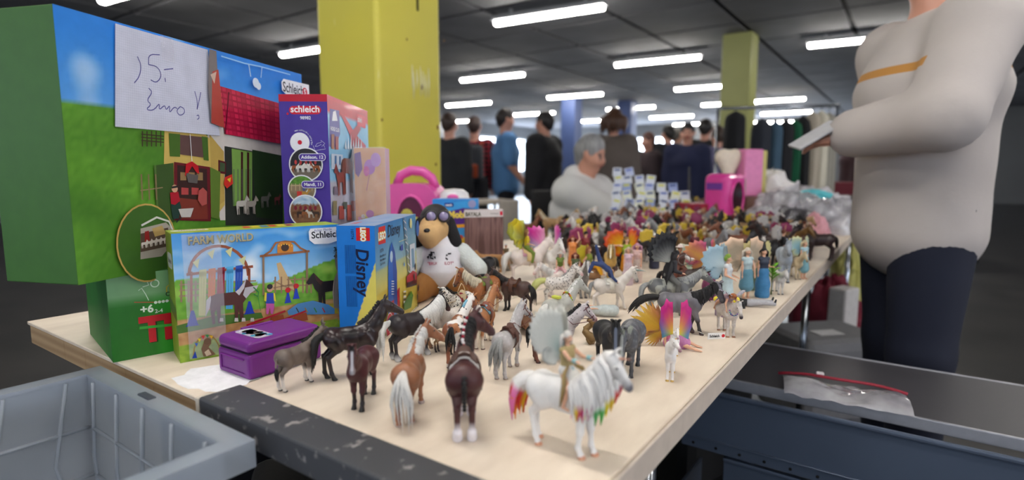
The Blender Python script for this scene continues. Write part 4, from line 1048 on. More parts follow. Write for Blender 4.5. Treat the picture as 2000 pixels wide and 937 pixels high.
def make_saddle(H, parent, seat=(70, 40, 30), pad=(230, 228, 224), padmat=None, stirrup=True, western=False, girth=True, name='saddle', blanket_name='saddle_pad'):
    k = H['bulk']
    if pad:
        b = MB(); x0, x1 = -.17, .20
        def fn(i, j):
            a = R(-76+152*j); x = x0+(x1-x0)*i; ry, rz = .172*k+.012, .205*k+.014
            return (x, ry*math.sin(a)*(1+.03*abs(a)), .735+rz*math.cos(a)+(.018 if abs(a) < .4 else 0))
        b.sheet(fn, 10, 22, thick=.012); o = b.build(blanket_name, padmat or mat('pad_%d_%d_%d' % pad, pad, .85, bump=.5, scale=200), parent)
    sm_ = mat('leather_%d_%d_%d' % seat, seat, .45, bump=.3, scale=60)
    b = MB()
    def fn2(i, j):
        a = R(-62+124*j); x = -.13+.28*i
        e = max(0, abs(i-.5)*2-.45)**2*.32; w_ = (1-.45*abs(i-.45))
        rr = 1.0+e*(1-abs(a)/1.1)*1.2
        return (x-.02*math.cos(a), (.18*k+.014)*math.sin(a*w_)*1.02, .735+(.205*k+.026)*math.cos(a*w_)*rr+(e*.5 if abs(a) < .5 else 0))
    b.sheet(fn2, 14, 18, thick=.016); b.build(name, sm_, parent)
    for s in (-1, 1):
        b = MB()
        def fn3(i, j): 
            a = R(50+62*j); x = -.05+.15*i-.0*j
            return (x, s*(.178*k+.022)*math.sin(a), .735+(.205*k+.03)*math.cos(a))
        b.sheet(fn3, 4, 8, thick=.01 if s < 0 else -.01); b.build('saddle_flap', sm_, parent)
        if stirrup:
            b = MB(); y = s*(.185*k+.03); b.tube([(.03, s*.18*k, .80), (.03, y, .70), (.03, y, .55)], .010, 6, .5); b.build('stirrup_strap', sm_, parent)
            b = MB(); pts = [(.03+.035*math.cos(t)*1.0, y, .515+.04*math.sin(t)) for t in [2*math.pi*i/14 for i in range(14)]]; b.tube(pts, .0075, 6, closed=True, ref=(0, 1, 0)); b.build('stirrup', mat('steel', (150, 150, 152), .25, .9) if not western else sm_, parent)
    if girth:
        b = MB(); pts = [p+Vector((.06, 0, -.02)) for p in torso_ring(0, H, 1.06, 90, 270)]; b.tube(pts, .016, 6, .4, ref=(1, 0, 0)); b.build('girth', sm_, parent)
def make_bridle(H, parent, col=(110, 60, 40), reins=True, name='bridle'):
    m_ = mat('strap_%d_%d_%d' % col, col, .5); b = MB(); h = H['h']; hs = H['hs']
    def ring(x, ry, ru, cu, n=14): return [Vector(h(x, ry*math.sin(2*math.pi*i/n), cu+ru*math.cos(2*math.pi*i/n))) for i in range(n)]
    r = .0085*hs
    b.tube(ring(.25, .050, .062, -.020), r, 6, closed=True, ref=tuple(H['f'])); b.tube(ring(.03, .077, .088, -.004), r, 6, closed=True, ref=tuple(H['f']))
    for s in (-1, 1):
        b.tube([h(.0, s*.070, .03), h(.10, s*.070, -.015), h(.25, s*.052, -.02), h(.315, s*.046, -.03)], r, 6)
        b.tube([h(.02, s*.074, .02), h(.05, s*.052, .06), h(.05, 0, .085)], r, 6)
        c = h(.315, s*.048, -.03); b.tube([c+np.array(H['f'])*.014*math.cos(t)+np.array(H['U'])*.014*math.sin(t) for t in [2*math.pi*i/10 for i in range(10)]], .004, 5, closed=True, ref=tuple(H['L']))
    if reins:
        P = H['pts']; e = np.array((.20, 0, 1.0))
        for s in (-1, 1):
            a = h(.32, s*.055, -.04); b.tube([a, a*.65+np.array(P[1])*.35+np.array((0, s*-.10, .0))*1, np.array(P[1])*.9+np.array((.0, s*-.13, .05)), e+np.array((.05, s*-.05, 0)), e], .0085, 6)
    b.build(name, m_, parent)
def place_horse(hind, front, scale, dx=.065):
    """root position and turn from the pixel midpoints of hind and front hooves"""
    a, b = at_z(*hind), at_z(*front); m_ = (a+b)/2; d = (b-a).normalized()
    return m_+d*dx*scale, math.atan2(d.y, d.x)
def at_heading(px, py, ang): return at_z(px, py), R(90-ang)
def horse(label, loc, rz, scale, hm, pose={}, mane=None, tail=None, name='horse_figurine', cat='horse figurine', group='model horses on the stall table', eye=True, cell=.0125):
    t = thing(name, label, cat, loc, rz, group, scale)
    H = horse_body(**{'cell': cell, **pose}); b = mobj('body', H['me'], hm, t)
    if mane: m_, kw = mane; make_mane(H, m_, t, **kw)
    if tail: m_, kw = tail; make_tail(H, m_, t, **kw)
    if eye: eyes(H, t)
    return t, H
def make_horn(H, parent, m, L=.2, r=.024, name='horn', n=9):
    b = MB(); pts = []; rr = []
    d = (Vector(H['f'])*.55+Vector(H['U'])*.85).normalized(); p0 = Vector(H['h'](.04, 0, .07))
    for i in range(19):
        t = i/18; pts.append(p0+d*L*t); rr.append(r*(1-t*.92)*(1+.12*math.sin(t*math.pi*2*n/2)))
    b.tube(pts, rr, 10); b.build(name, m, parent)
# ------------------------------------------------------------------ people and small figures (height 1, facing +x, y = left)
def figure_prims(pose, female=True):
    """joints from direction vectors; returns dict of points"""
    V3 = lambda v: np.array(v, float)/np.linalg.norm(v)
    J = {}; pel = np.array(pose.get('pelvis', (0, 0, .53)), float); T = V3(pose.get('torso', (0, 0, 1))); side = V3(pose.get('side', (0, 1, 0)))
    side = V3(side-T*side.dot(T)); J['T'], J['S'] = T, side; F = np.cross(side, T); J['F'] = F
    J['pel'] = pel; J['waist'] = pel+T*.085; J['chest'] = pel+T*.19; J['nb'] = pel+T*.295; hd = V3(pose.get('headdir', T+F*.05)); J['hd'] = hd
    face = V3(pose.get('face', F)); face = V3(face-hd*face.dot(hd)); J['face'] = face; J['fs'] = np.cross(hd, face); J['head'] = J['nb']+hd*.115
    sw = .082 if female else .105
    for n_, s in (('l', 1), ('r', -1)):
        J['sh'+n_] = pel+T*.265+side*s*sw; J['hip'+n_] = pel+side*s*.048-T*.01
        ua = V3(pose.get('ua'+n_, pose.get('ua', (0, s*.15, -1)))); fa = V3(pose.get('fa'+n_, pose.get('fa', (.15, 0, -1))))
        J['el'+n_] = J['sh'+n_]+ua*.165; J['wr'+n_] = J['el'+n_]+fa*.145; J['hn'+n_] = J['wr'+n_]+V3(pose.get('ha'+n_, fa))*.05; J['hadir'+n_] = V3(pose.get('ha'+n_, fa))
        th = V3(pose.get('th'+n_, pose.get('th', (0, 0, -1)))); sh = V3(pose.get('sn'+n_, pose.get('sn', (0, 0, -1))))
        J['kn'+n_] = J['hip'+n_]+th*.245; J['an'+n_] = J['kn'+n_]+sh*.235; J['ft'+n_] = V3(pose.get('ft'+n_, pose.get('ft', (1, 0, -.12))))
    return J
def fig_body(J, female=True, hands=False, cell=.011, key=None):
    B = Body(); T, S, F = J['T'], J['S'], J['F']; hd, fc, fs = J['hd'], J['face'], J['fs']; h = J['head']
    B.add(h-hd*.002-fc*.004, h+hd*.022-fc*.008, .050, .052, fs, 1.12, .02, 'head'); B.add(h-hd*.012+fc*.012, h-hd*.048+fc*.020, .036, .022, fs, 1.05, .02, 'head')
    B.add(h-hd*.016+fc*.050, h+hd*.008+fc*.045, .009, .005, k=.01, tag='head'); B.add(h-hd*.030+fc*.042+fs*.010, h-hd*.030+fc*.042-fs*.010, .007, k=.006, tag='lip')
    for s in (-1, 1):
        B.sph(h+fc*.052+fs*s*.021+hd*.005, .011, k=.012, sub=True); B.add(h+fs*s*.048-hd*.012, h+fs*s*.052+hd*.008-fc*.006, .008, .010, k=.006, tag='head'); B.sph(h+fc*.034+fs*s*.025-hd*.018, .016, k=.015, tag='head')
    B.add(J['nb']-T*.015, h-hd*.03-fc*.012, .030 if female else .037, .027 if female else .034, k=.02)
    g = 1.0 if female else 1.16
    B.add(J['pel'], J['waist'], .066, .052*g, S, .80, .03); B.add(J['waist'], J['chest'], .052*g, .066*g, S, .80, .03); B.add(J['chest'], J['nb']-T*.04, .064*g, .045, S, .70, .03)
    for n_, s in (('l', 1), ('r', -1)):
        if female: B.sph(J['chest']+F*.042+S*s*.028+T*.005, .032, k=.02)
        B.add(J['nb']-T*.025, J['sh'+n_], .030, .034*g, k=.02); B.add(J['sh'+n_], J['el'+n_], .031*g, .024*g, k=.015); B.add(J['el'+n_], J['wr'+n_], .024*g, .016*g, k=.012)
        B.add(J['hip'+n_], J['kn'+n_], .056, .036, k=.025); B.add(J['kn'+n_], J['an'+n_], .036, .020, k=.015)
        calf = J['kn'+n_]*.7+J['an'+n_]*.3; B.add(calf, calf*.7+J['an'+n_]*.3, .034, .026, k=.02)
        ft = J['ft'+n_]; B.add(J['an'+n_]-ft*.012, J['an'+n_]+ft*.085-np.array((0, 0, .006)), .021, .014, k=.012, tag='foot')
        hdv = J['hadir'+n_]; w_ = J['wr'+n_]; side_ = np.cross(hdv, (0, 0, 1.0)); side_ = side_/max(1e-6, np.linalg.norm(side_)) if np.linalg.norm(side_) > .1 else S
        up = np.cross(side_, hdv)
        B.add(w_, w_+hdv*.038, .016, .021, up, 1.5, .01, 'hand')
        for q in range(4):
            o_ = side_*(q-1.5)*.0105; L = (.036, .042, .040, .031)[q]
            p1 = w_+hdv*.045+o_; p2 = p1+hdv*L*.55-up*.004; p3 = p2+(hdv*.75-up*.5)*L*.5
            B.add(p1, p2, .0065, .006, k=.003, tag='hand'); B.add(p2, p3, .006, .005, k=.003, tag='hand')
        tb_ = w_+hdv*.015+side_*.018; B.add(tb_, tb_+(hdv*.6+side_*.6)*.032, .0075, .006, k=.004, tag='hand')
    me = B.mesh('figure_body', cell)
    V = B.V; rel = V-h; a = np.zeros((len(V), 4)); 
    lips = np.linalg.norm((rel-(-hd*.030+fc*.048))*1.0, axis=1) < .012
    ey = np.zeros(len(V)); 
    for s in (-1, 1): ey = np.maximum(ey, (np.linalg.norm(rel-(fc*.044+fs*s*.021+hd*.006), axis=1) < .0095))
    a[:, 0] = lips; a[:, 1] = ey; a[:, 2] = 0; a[:, 3] = 1; set_attr(me, 'zone', a); return me
def fig_cloth(J, what, female=True, cell=.012, name='clothes', infl=.012, neck=False, sleeve=1.0, legs=1.0):
    B = Body(); T, S, F = J['T'], J['S'], J['F']; g = 1.0 if female else 1.16; i_ = infl
    if 'top' in what:
        B.add(J['pel']+T*.0, J['waist'], .064+i_, .056*g+i_, S, .80, .03); B.add(J['waist'], J['chest'], .054*g+i_, .066*g+i_, S, .80, .03); B.add(J['chest'], J['nb']-T*.04, .064*g+i_, .045+i_*.8, S, .70, .03)
        for n_, s in (('l', 1), ('r', -1)):
            if female: B.sph(J['chest']+F*.042+S*s*.028+T*.005, .033+i_*.6, k=.02)
            B.add(J['nb']-T*.030, J['sh'+n_], .030+i_*.7, .034*g+i_, k=.02)
            if sleeve > 0:
                e = J['el'+n_]; B.add(J['sh'+n_], e if sleeve > .5 else J['sh'+n_]*(1-sleeve*2)+e*sleeve*2, .034*g+i_, .026*g+i_, k=.015)
                if sleeve > .5: t = (sleeve-.5)*2; B.add(e, e*(1-t)+J['wr'+n_]*t, .026*g+i_, .020*g+i_*.9, k=.012)
    if 'hem' in what: B.add(J['pel']-T*.045, J['waist']+T*.02, .074+i_, .056*g+i_, S, .80, .02)
    if 'bottom' in what:
        B.add(J['pel']-T*.01, J['pel']+T*.05, .068+i_, .060+i_, S, .82, .03)
        for n_ in 'lr':
            B.add(J['hip'+n_], J['kn'+n_], .057+i_, .038+i_, k=.025)
            if legs > .5: t = (legs-.5)*2; B.add(J['kn'+n_], J['kn'+n_]*(1-t)+J['an'+n_]*t, .038+i_, .028+i_, k=.015)
    if 'shoes' in what:
        for n_ in 'lr':
            ft = J['ft'+n_]; B.add(J['an'+n_]-ft*.016, J['an'+n_]+ft*.095-np.array((0, 0, .006)), .027, .020, k=.012); B.add(J['an'+n_], J['an'+n_]*.8+J['kn'+n_]*.2, .027, .030, k=.01)
    if 'skirt' in what:
        d = -T if 'fall' not in what else np.array((0, 0, -1.0)); p = J['pel']
        kn = (J['knl']+J['knr'])/2; B.add(J['waist'], p, .052+i_, .070+i_, S, .82, .03); B.add(p, kn, .078+i_, .11+i_, S, .85, .05)
        if 'long' in what: an = (J['anl']+J['anr'])/2; B.add(kn, an*.9+kn*.1, .11+i_, .12+i_, S, .9, .05)
    if 'hood' in what: B.add(J['nb']-F*.045, J['nb']-F*.05+T*.02, .055, .045, S, .7, .02); B.add(J['nb']+S*.03, J['nb']-S*.03, .04, k=.02)
    return B.mesh(name, cell)
def fig_hair(J, m, parent, length=.25, style='long', seed=1, cell=None, thick=1.0):
    h, hd, fc, fs = J['head'], J['hd'], J['face'], J['fs']; rnd_ = random.Random(seed); mb = MB()
    B = Body(); B.add(h+hd*.020-fc*.014, h+hd*.028-fc*.012, .057, .055, fs, 1.05, .02); B.add(h-fc*.032, h-fc*.034-hd*.02, .045, .036, k=.02)
    me = B.mesh('hair', .011); o = mobj('hair', me, m, parent)
    if style in ('long', 'tied'):
        n = 14
        for i in range(n):
            a = math.pi*(.10+.80*i/(n-1)); st = h+hd*(.03)-fc*.045*math.sin(a)+fs*.054*math.cos(a)
            dn = Vector((0, 0, -1)); bk = -Vector(fc)
            ds = [bk*.5*math.sin(a)+Vector(fs)*math.cos(a)*.5-Vector(hd)*.4, -Vector(hd)*1.0+dn*.2, -Vector(hd)*.8+dn*.5+bk*.1, dn+bk*.15+Vector((rnd_.random()-.5, rnd_.random()-.5, 0))*.4, dn+bk*.2]
            lock(mb, st, ds, length*(.8+.3*rnd_.random()), .022*thick, flat=.6)
        mb.build('hair_strands', m, o)
    return o
def skin_mat(name, col, lip=(176, 70, 66), eye=(40, 34, 34)):
    if name in _mats: return _mats[name]
    s = NT(name); z = s.attr('zone'); sp = s.n('ShaderNodeSeparateColor'); s.link(z.outputs['Color'], sp.inputs[0])
    c = s.mix(s.mapr(s.noise(8), .3, .7), lin(col), tuple(v*.85 for v in lin(col)))
    c = s.mix(sp.outputs[0], c, lin(lip)); c = s.mix(sp.outputs[1], c, lin(eye)); s.base(c); s.set(Roughness=.5); _mats[name] = s.m; return s.m
def wing(mb, root, outl, M, cfn, t=.004, ridges=7):
    """a thin wing: fan of ribs from the root, thickened; colours run from root to rim"""
    n = len(outl); rt = Vector(root); K = 5
    def P(i, k, s):
        a = Vector(outl[i]); f = k/K
        p = Vector((rt.x+(a[0]-rt.x)*f, rt.y+(a[1]-rt.y)*f)); z = (.010*math.cos(i*math.pi)*f+.03*math.sin(f*math.pi))
        return M @ Vector((p.x, p.y, z+s*t*(1-.5*f)))
    vs = []; cs = []
    for s in (0, 1):
        for i in range(n):
            for k in range(K+1): vs.append(P(i, k, s)); cs.append(lin(cfn(i/(n-1), k/K)))
    N = n*(K+1); fs = []
    for i in range(n-1):
        for k in range(K):
            a = i*(K+1)+k; fs.append((a, a+K+1, a+K+2, a+1)); fs.append((a+N+1, a+K+2+N, a+K+1+N, a+N))
        a = i*(K+1)+K; fs.append((a, a+K+1, a+K+1+N, a+N))
    for i in (0, n-1):
        for k in range(K): a = i*(K+1)+k; fs.append((a, a+1, a+1+N, a+N))
    o = len(mb.v); mb.add(vs, fs, None, True); mb.c[o:] = cs
# ------------------------------------------------------------------ materials of the model horses
HW = hair_mat('white_hair', (244, 242, 238), .22); HB = hair_mat('black_hair', (24, 22, 24), .4); HC = hair_mat('cream_hair', (222, 210, 184), .3); HG = hair_mat('grey_hair', (170, 172, 172), .35)
HLIME = hair_mat('lime_hair', (206, 210, 130), .2)
def rainbow(n, base=(236, 234, 232), dp=2, cols=((210, 40, 60), (236, 200, 20), (60, 170, 70), (206, 60, 150))):
    c = cols[random.randrange(len(cols))]
    return [lin(base)]*(n-dp)+[lin(mixc(base, c, .8))]+[lin(c)]*(dp-1)
MATTR = mat_attr('painted_plastic', .4, coat=.2); WINGM = mat_attr('clear_wing_plastic', .18, coat=.4, alpha=.8); OPWING = mat_attr('opaque_wing', .5)
# 1 grey donkey
p_, r_ = at_heading(581, 753, 30)
t, H = horse('small grey-brown donkey with white legs and black-tipped tail beside the purple case', p_, r_, .056, horse_mat('donkey_coat', (112, 98, 90), sock=(214, 206, 198), sock_at=.35, hoof=(24, 22, 22), muz=(196, 186, 176)), dict(neck=40, head=-28, yaw=-18, cell=.011, bulk=.98), name='donkey_figurine', cat='donkey figurine')
make_mane(H, HB, t, n=14, length=.04, style='crest', forelock=False, thick=.8)
b = MB(); b.tube([(-.46, 0, .83), (-.53, 0, .74), (-.55, 0, .6), (-.54, 0, .5)], [.03, .024, .022, .03], 8); b.build('tail', _mats['donkey_coat'], t)
b = MB(); 
for i in range(7): lock(b, (-.54, .02*math.cos(i), .54+.02*math.sin(i)), [(0, .1*math.cos(i), -1), (0, 0, -1), (.1, 0, -1)], .26, .035)
b.build('tail_tuft', HB, t)
for s in (-1, 1):
    b = MB(); q = H['h'](-.02, s*.045, .08); b.tube([q, q+np.array((-.02, s*.02, .10)), q+np.array((-.0, s*.035, .20))], [.028, .036, .008], 8, .5); b.build('ear', _mats['donkey_coat'], t)
# 2 black mare
p_, r_ = at_heading(690, 734, 64)
t, H = horse('tall glossy black horse standing sideways with raised head, left of the blue brick box', p_, r_, .0735, horse_mat('black_coat', (26, 21, 24), shade=(44, 28, 30), hoof=(22, 20, 20), rough=.3), dict(neck=57, head=-28, yaw=2, cell=.0105, legs={'lh': (-.05, 0), 'rh': (.05, 0)}), tail=(HB, dict(length=.72, n=14, thick=1.05)))
make_mane(H, HB, t, n=20, length=.05, style='crest', forelock=False, thick=.8)
# 3 bay pony front view
p_, r_ = place_horse((722, 767.5), (700, 799.5), .063)
t, H = horse('dark reddish bay horse facing the camera with grey-white blaze, in front of the black one', p_, r_, .066, horse_mat('bay_coat', (78, 34, 40), sock=(28, 20, 22), sock_at=.45, hoof=(20, 18, 18), muz=(150, 140, 146), blaze=(170, 168, 176)), dict(neck=46, head=-58, yaw=14, cell=.0105, legs={'lf': (.05, .0), 'rf': (-.04, 0)}), mane=(HB, dict(length=.12, n=14, side=-1)), tail=(HB, dict(length=.55)))
# 4 palomino rear view
p_, r_ = place_horse((789, 834), (813, 787), .070)
t, H = horse('light brown horse seen from behind with long white mane and tail, head turned right', p_, r_, .070, horse_mat('palomino_coat', (158, 104, 74), hoof=(176, 160, 156), muz=(150, 96, 70), blaze=(226, 214, 206)), dict(neck=50, head=-34, yaw=-52, cell=.0105, bulk=1.05, legs={'lf': (-.06, 0), 'rf': (.08, .04), 'lh': (-.10, 0), 'rh': (.04, 0)}), mane=(HW, dict(length=.22, n=20, wild=.5, both=True)), tail=(HW, dict(length=.86, n=18, thick=1.25, out=.05, sway=-.06)))
# 5 dark bay draft horse rear view, braided
p_, r_ = place_horse((908, 867), (908, 808), .083)
t, H = horse('dark chestnut draft horse seen from behind, white feathered feet, saddle and red-white mane ribbon', p_, r_, .083, horse_mat('draft_coat', (74, 34, 36), sock=(226, 220, 224), sock_at=.56, hoof=(226, 214, 212), muz=(60, 36, 44)), dict(neck=58, head=-38, yaw=-62, bulk=1.06, feather=1, cell=.0105), mane=(HB, dict(length=.20, n=16, side=-1)))
make_saddle(H, t, (84, 56, 46), (232, 230, 228))
b = MB(); P = [Vector(q) for q in H['pts']]
for i in range(13):
    u = .15+i/12*2.7; j = min(2, int(u)); q = P[j].lerp(P[j+1], u-j); rr = H['rad'][j]*(1-(u-j))+H['rad'][j+1]*(u-j); d = (P[j+1]-P[j]).normalized(); L_ = Vector((0, -1, 0)).lerp(Vector(H['L']), min(1, u/3)).normalized(); N = L_.cross(d)
    if N.z < 0: N = -N
    b.sphere(tuple(q+N*(rr+.012)+L_*-.0), .026, 8, lin((232, 230, 230)) if i % 2 else lin((150, 24, 50)))
    if i % 2 == 0: b.sphere(tuple(q+N*(rr+.045)+L_*-.02), .020, 6, lin((24, 20, 22)))
o = b.build('mane_ribbon', MATTR, t, label='red and white mane braid')
b = MB(); 
for k in range(9): b.sphere((-.52-.03*min(k, 2), 0, .83-.045*k), .042-.0015*k, 8, sc=(1, 1, .9))
b.build('tail', HB, t); b = MB(); b.sphere((-.53, 0, .83), .03, 8, sc=(1, 1.2, .6)); b.build('tail_ribbon', mat('red_ribbon', (170, 24, 56), .5), t)
# 6 pale grey saddled rear view
p_, r_ = place_horse((975, 744), (1005, 715), .066)
t, H = horse('light grey saddled horse seen from behind with silver tail, brown saddle and bridle', p_, r_, .066, horse_mat('pale_grey_coat', (176, 172, 172), hoof=(150, 132, 120), muz=(120, 112, 114), dapple=.2), dict(neck=54, head=-40, yaw=-30, cell=.011, legs={'rf': (.03, .1), 'lh': (-.05, 0)}), mane=(HW, dict(length=.12, n=18)), tail=(HG, dict(length=.66, n=16, thick=1.3, sway=.10)))
make_saddle(H, t, (92, 58, 48), (84, 52, 44)); make_bridle(H, t, (110, 64, 52))
# 7 white unicorn in front
p_, r_ = place_horse((1067, 865), (1144, 891), .079, -.02)
uni, H = horse('big white unicorn nearest the camera with rainbow-tipped mane and tail, carrying a winged rider', p_, r_, .079, horse_mat('unicorn_white', (236, 234, 232), hoof=(206, 150, 120), muz=(110, 108, 116), var=.04), dict(neck=57, head=-50, yaw=6, cell=.0105, bulk=1.04, legs={'lh': (-.04, 0), 'rh': (.06, .0), 'lf': (.05, 0), 'rf': (-.04, 0)}), name='unicorn_figurine', cat='unicorn figurine')
random.seed(11); _cnt = [0]
def mcols(n):
    _cnt[0] += 1
    return rainbow(n) if _cnt[0] < 34 and _cnt[0] % 3 else [lin((236, 234, 232))]*n
make_mane(H, MATTR, uni, n=26, length=.54, both=True, wild=.6, thick=1.5, cols=mcols)
make_tail(H, MATTR, uni, length=.66, n=20, thick=1.7, out=.22, curve=.3, cols=lambda n: rainbow(n, dp=5, cols=((206, 30, 30), (236, 190, 20), (230, 130, 20), (226, 110, 170))))
make_horn(H, uni, mat('bronze_horn', (196, 140, 120), .4), .17, .022); HU = H
b = MB()
for i, (x, y, z, c, L) in enumerate([(.36, -.19, .86, (206, 50, 150), .34), (.43, -.19, .90, (206, 60, 150), .36), (.50, -.16, .90, (60, 160, 80), .42), (.56, -.13, .92, (70, 170, 70), .42), (.61, -.10, .98, (236, 214, 30), .38), (.66, -.07, 1.02, (236, 190, 30), .36), (.70, -.03, 1.08, (226, 60, 50), .32), (.73, .01, 1.12, (214, 40, 70), .28), (.58, .10, .95, (80, 140, 190), .34)]):
    lock(b, (x-.05, y+.03, z), [(.5, -.3, -.6), (.2, -.1, -1), (.1, 0, -1), (0, 0, -1), (-.1, 0, -1)], L, .046, cols=[lin((236, 234, 232))]*3+[lin(mixc((236, 234, 232), c, .85)), lin(c), lin(c)], ref=(0, 1, 0))
b.build('mane_tips', MATTR, uni, label='rainbow mane tips')
b = MB()
for i in range(16):
    a = i/15*4.2; b.sphere((-.36+.06*math.cos(a), -.155-.012, .80+.05*math.sin(a)), .013, 6, lin([(60, 160, 170), (120, 90, 160), (70, 130, 190), (150, 80, 130)][i % 4]), sc=(1, .5, 1))
b.build('hip_ornament', MATTR, uni)
# 8 white unicorn foal
p_, r_ = at_heading(1309, 736, 198)
t, H = horse('small white unicorn foal with gold hooves and horn, alone by the table edge', p_, r_, .049, horse_mat('foal_white', (238, 234, 232), hoof=(190, 150, 60), muz=(150, 110, 120), var=.04), dict(neck=56, head=-30, yaw=35, cell=.012, bulk=.78, hscale=.95, nlen=.85), tail=(HW, dict(length=.34, lift=.9, n=9)), name='unicorn_figurine', cat='unicorn figurine')
make_mane(H, HW, t, n=12, length=.07, style='crest'); make_horn(H, t, mat('gold', (206, 160, 60), .3, .8), .09, .022)
# 9 grey horse with black mane
p_, r_ = at_heading(1328, 652, 93)
t, H = horse('smoky grey horse trotting right with flying black mane and tail, paper tag at hoof', p_, r_, .075, horse_mat('smoke_grey', (124, 120, 126), sock=(38, 36, 38), sock_at=.30, hoof=(70, 50, 46), muz=(60, 56, 60), shade=(100, 98, 104)), dict(neck=36, head=-66, yaw=-8, cell=.011, bulk=1.05, legs={'rf': (.12, .0), 'lf': (-.02, .06), 'rh': (-.06, 0), 'lh': (.08, .08)}), mane=(HB, dict(length=.34, n=20, side=-1, wild=1.3, thick=1.1)), tail=(HB, dict(length=.78, lift=.45, n=16, out=.8, thick=1.2)))
tagp = at_z(1389, 662); pt = thing('paper_tag', 'white paper tag with printed name hanging at the grey horse front hoof', 'tag', tagp+Vector((.004, -.012, .009)), R(8))
b = MB(); b.bbox((0, 0, 0), (.030, .0006, .0105), .0002, 1); b.build('card', mat('tag_card', (236, 234, 230), .6), pt)
a = Art(pt, (-.015, -.0005, -.005), X_, Z_); a.text('Schleich', .003, .003, .0062, (30, 30, 30), .03, sx=.85); a.circle(.0265, .005, .0028, (206, 40, 50)); a.build()
b = MB(); b.tube([(-.015, 0, 0), (-.022, .004, .004), (-.028, .010, .006)], .0004, 5); b.build('string', mat('string', (220, 215, 205)), pt)
# 10 small white horse with a lying fairy
p_, r_ = place_horse((1406, 642), (1429, 660), .058)
wh10, H10 = horse('small off-white horse near the right edge with a fairy lying along its neck', p_, r_, .058, horse_mat('offwhite_coat', (214, 204, 196), hoof=(140, 96, 70), muz=(60, 52, 56), dapple=.2), dict(neck=30, head=-58, yaw=2, cell=.012, bulk=1.05), mane=(HW, dict(length=.10, n=12)), tail=(HW, dict(length=.5, thick=1.3, sway=.35)))
b = MB(); 
for i in range(9): a = i/8*math.pi; q = H10['pts'][1]; b.sphere((q[0]+.05, q[1]+.13*math.cos(a), q[2]-.02-.15*math.sin(a)), .024, 6, lin([(60, 90, 160), (90, 170, 180), (130, 90, 170)][i % 3]))
b.build('flower_collar', MATTR, wh10)
# 11 white unicorn with acrobat
p_, r_ = at_heading(1190, 604, 84)
wh11, H11 = horse('white unicorn with long frosted horn and white bridle under an upside-down acrobat', p_, r_, .066, horse_mat('ivory_coat', (224, 216, 208), hoof=(170, 150, 130), muz=(96, 92, 96), var=.05), dict(neck=46, head=-66, yaw=-4, cell=.0115, legs={'rf': (.14, .02), 'lf': (-.03, 0), 'rh': (-.08, 0), 'lh': (.1, .05)}), tail=(HG, dict(length=.5)), name='unicorn_figurine', cat='unicorn figurine')
make_bridle(H11, wh11, (226, 222, 210), reins=False); make_saddle(H11, wh11, (226, 220, 206), (232, 230, 222), stirrup=False); make_horn(H11, wh11, mat('frosted_horn', (170, 190, 186), .2, trans=.3), .32, .045)
# 12 shaggy grey horse carrying the dark winged rider
p_, r_ = at_heading(1306, 618, 88)
wh12, H12 = horse('shaggy grey-white horse behind the smoky grey one, carrying the black winged rider', p_, r_, .076, horse_mat('shaggy_coat', (158, 160, 152), hoof=(60, 50, 46), muz=(70, 66, 64), patch=3, patch_col=(92, 94, 96)), dict(neck=34, head=-40, yaw=-6, cell=.012, bulk=1.15), mane=(HG, dict(length=.2, n=16, side=-1)), tail=(HG, dict(length=.6)))
# 13 pale grey horse with green and orange collar
p_, r_ = at_heading(1092, 656, 42)
t, H = horse('pale grey horse turned away with curly white mane and green-orange ornamental collar', p_, r_, .069, horse_mat('curly_grey', (176, 176, 168), hoof=(120, 110, 100), muz=(120, 116, 110)), dict(neck=52, head=-42, yaw=-36, cell=.012, bulk=1.06), mane=(HW, dict(length=.10, n=22, both=True, thick=1.1)), tail=(HW, dict(length=.62, thick=1.2, sway=.1)))
b = MB(); q = Vector(H['pts'][0])+Vector((.06, 0, .06))
for i in range(20):
    a = 2*math.pi*i/20; b.sphere((q.x-.10*math.cos(a)*.6, q.y+.13*math.sin(a), q.z+.19*math.cos(a)), .030, 6, lin([(190, 196, 60), (206, 130, 40), (150, 60, 30), (120, 140, 50)][i % 4]))
b.build('ornate_collar', MATTR, t)
b = MB(); b.bbox((-.12, -.0, .99), (.13, .22, .07), .02, 2); b.build('back_roll', mat('lime_cloth', (206, 210, 80), .6), t)
# 14 spotted foal-like appaloosa with lime tail
p_, r_ = place_horse((1068, 594), (1106, 592), .060)
t, H = horse('white horse with small black spots looking at the camera, long lime-green tail', p_, r_, .060, horse_mat('leopard_coat', (228, 222, 216), spots=(34, 30, 32), spot_scale=15, spot_r=.30, hoof=(40, 36, 36), muz=(206, 170, 170)), dict(neck=60, head=-40, yaw=-48, cell=.012), tail=(HLIME, dict(length=.75, lift=.35, n=16, thick=1.7, out=.45)))
make_mane(H, HG, t, n=10, length=.04, style='crest')
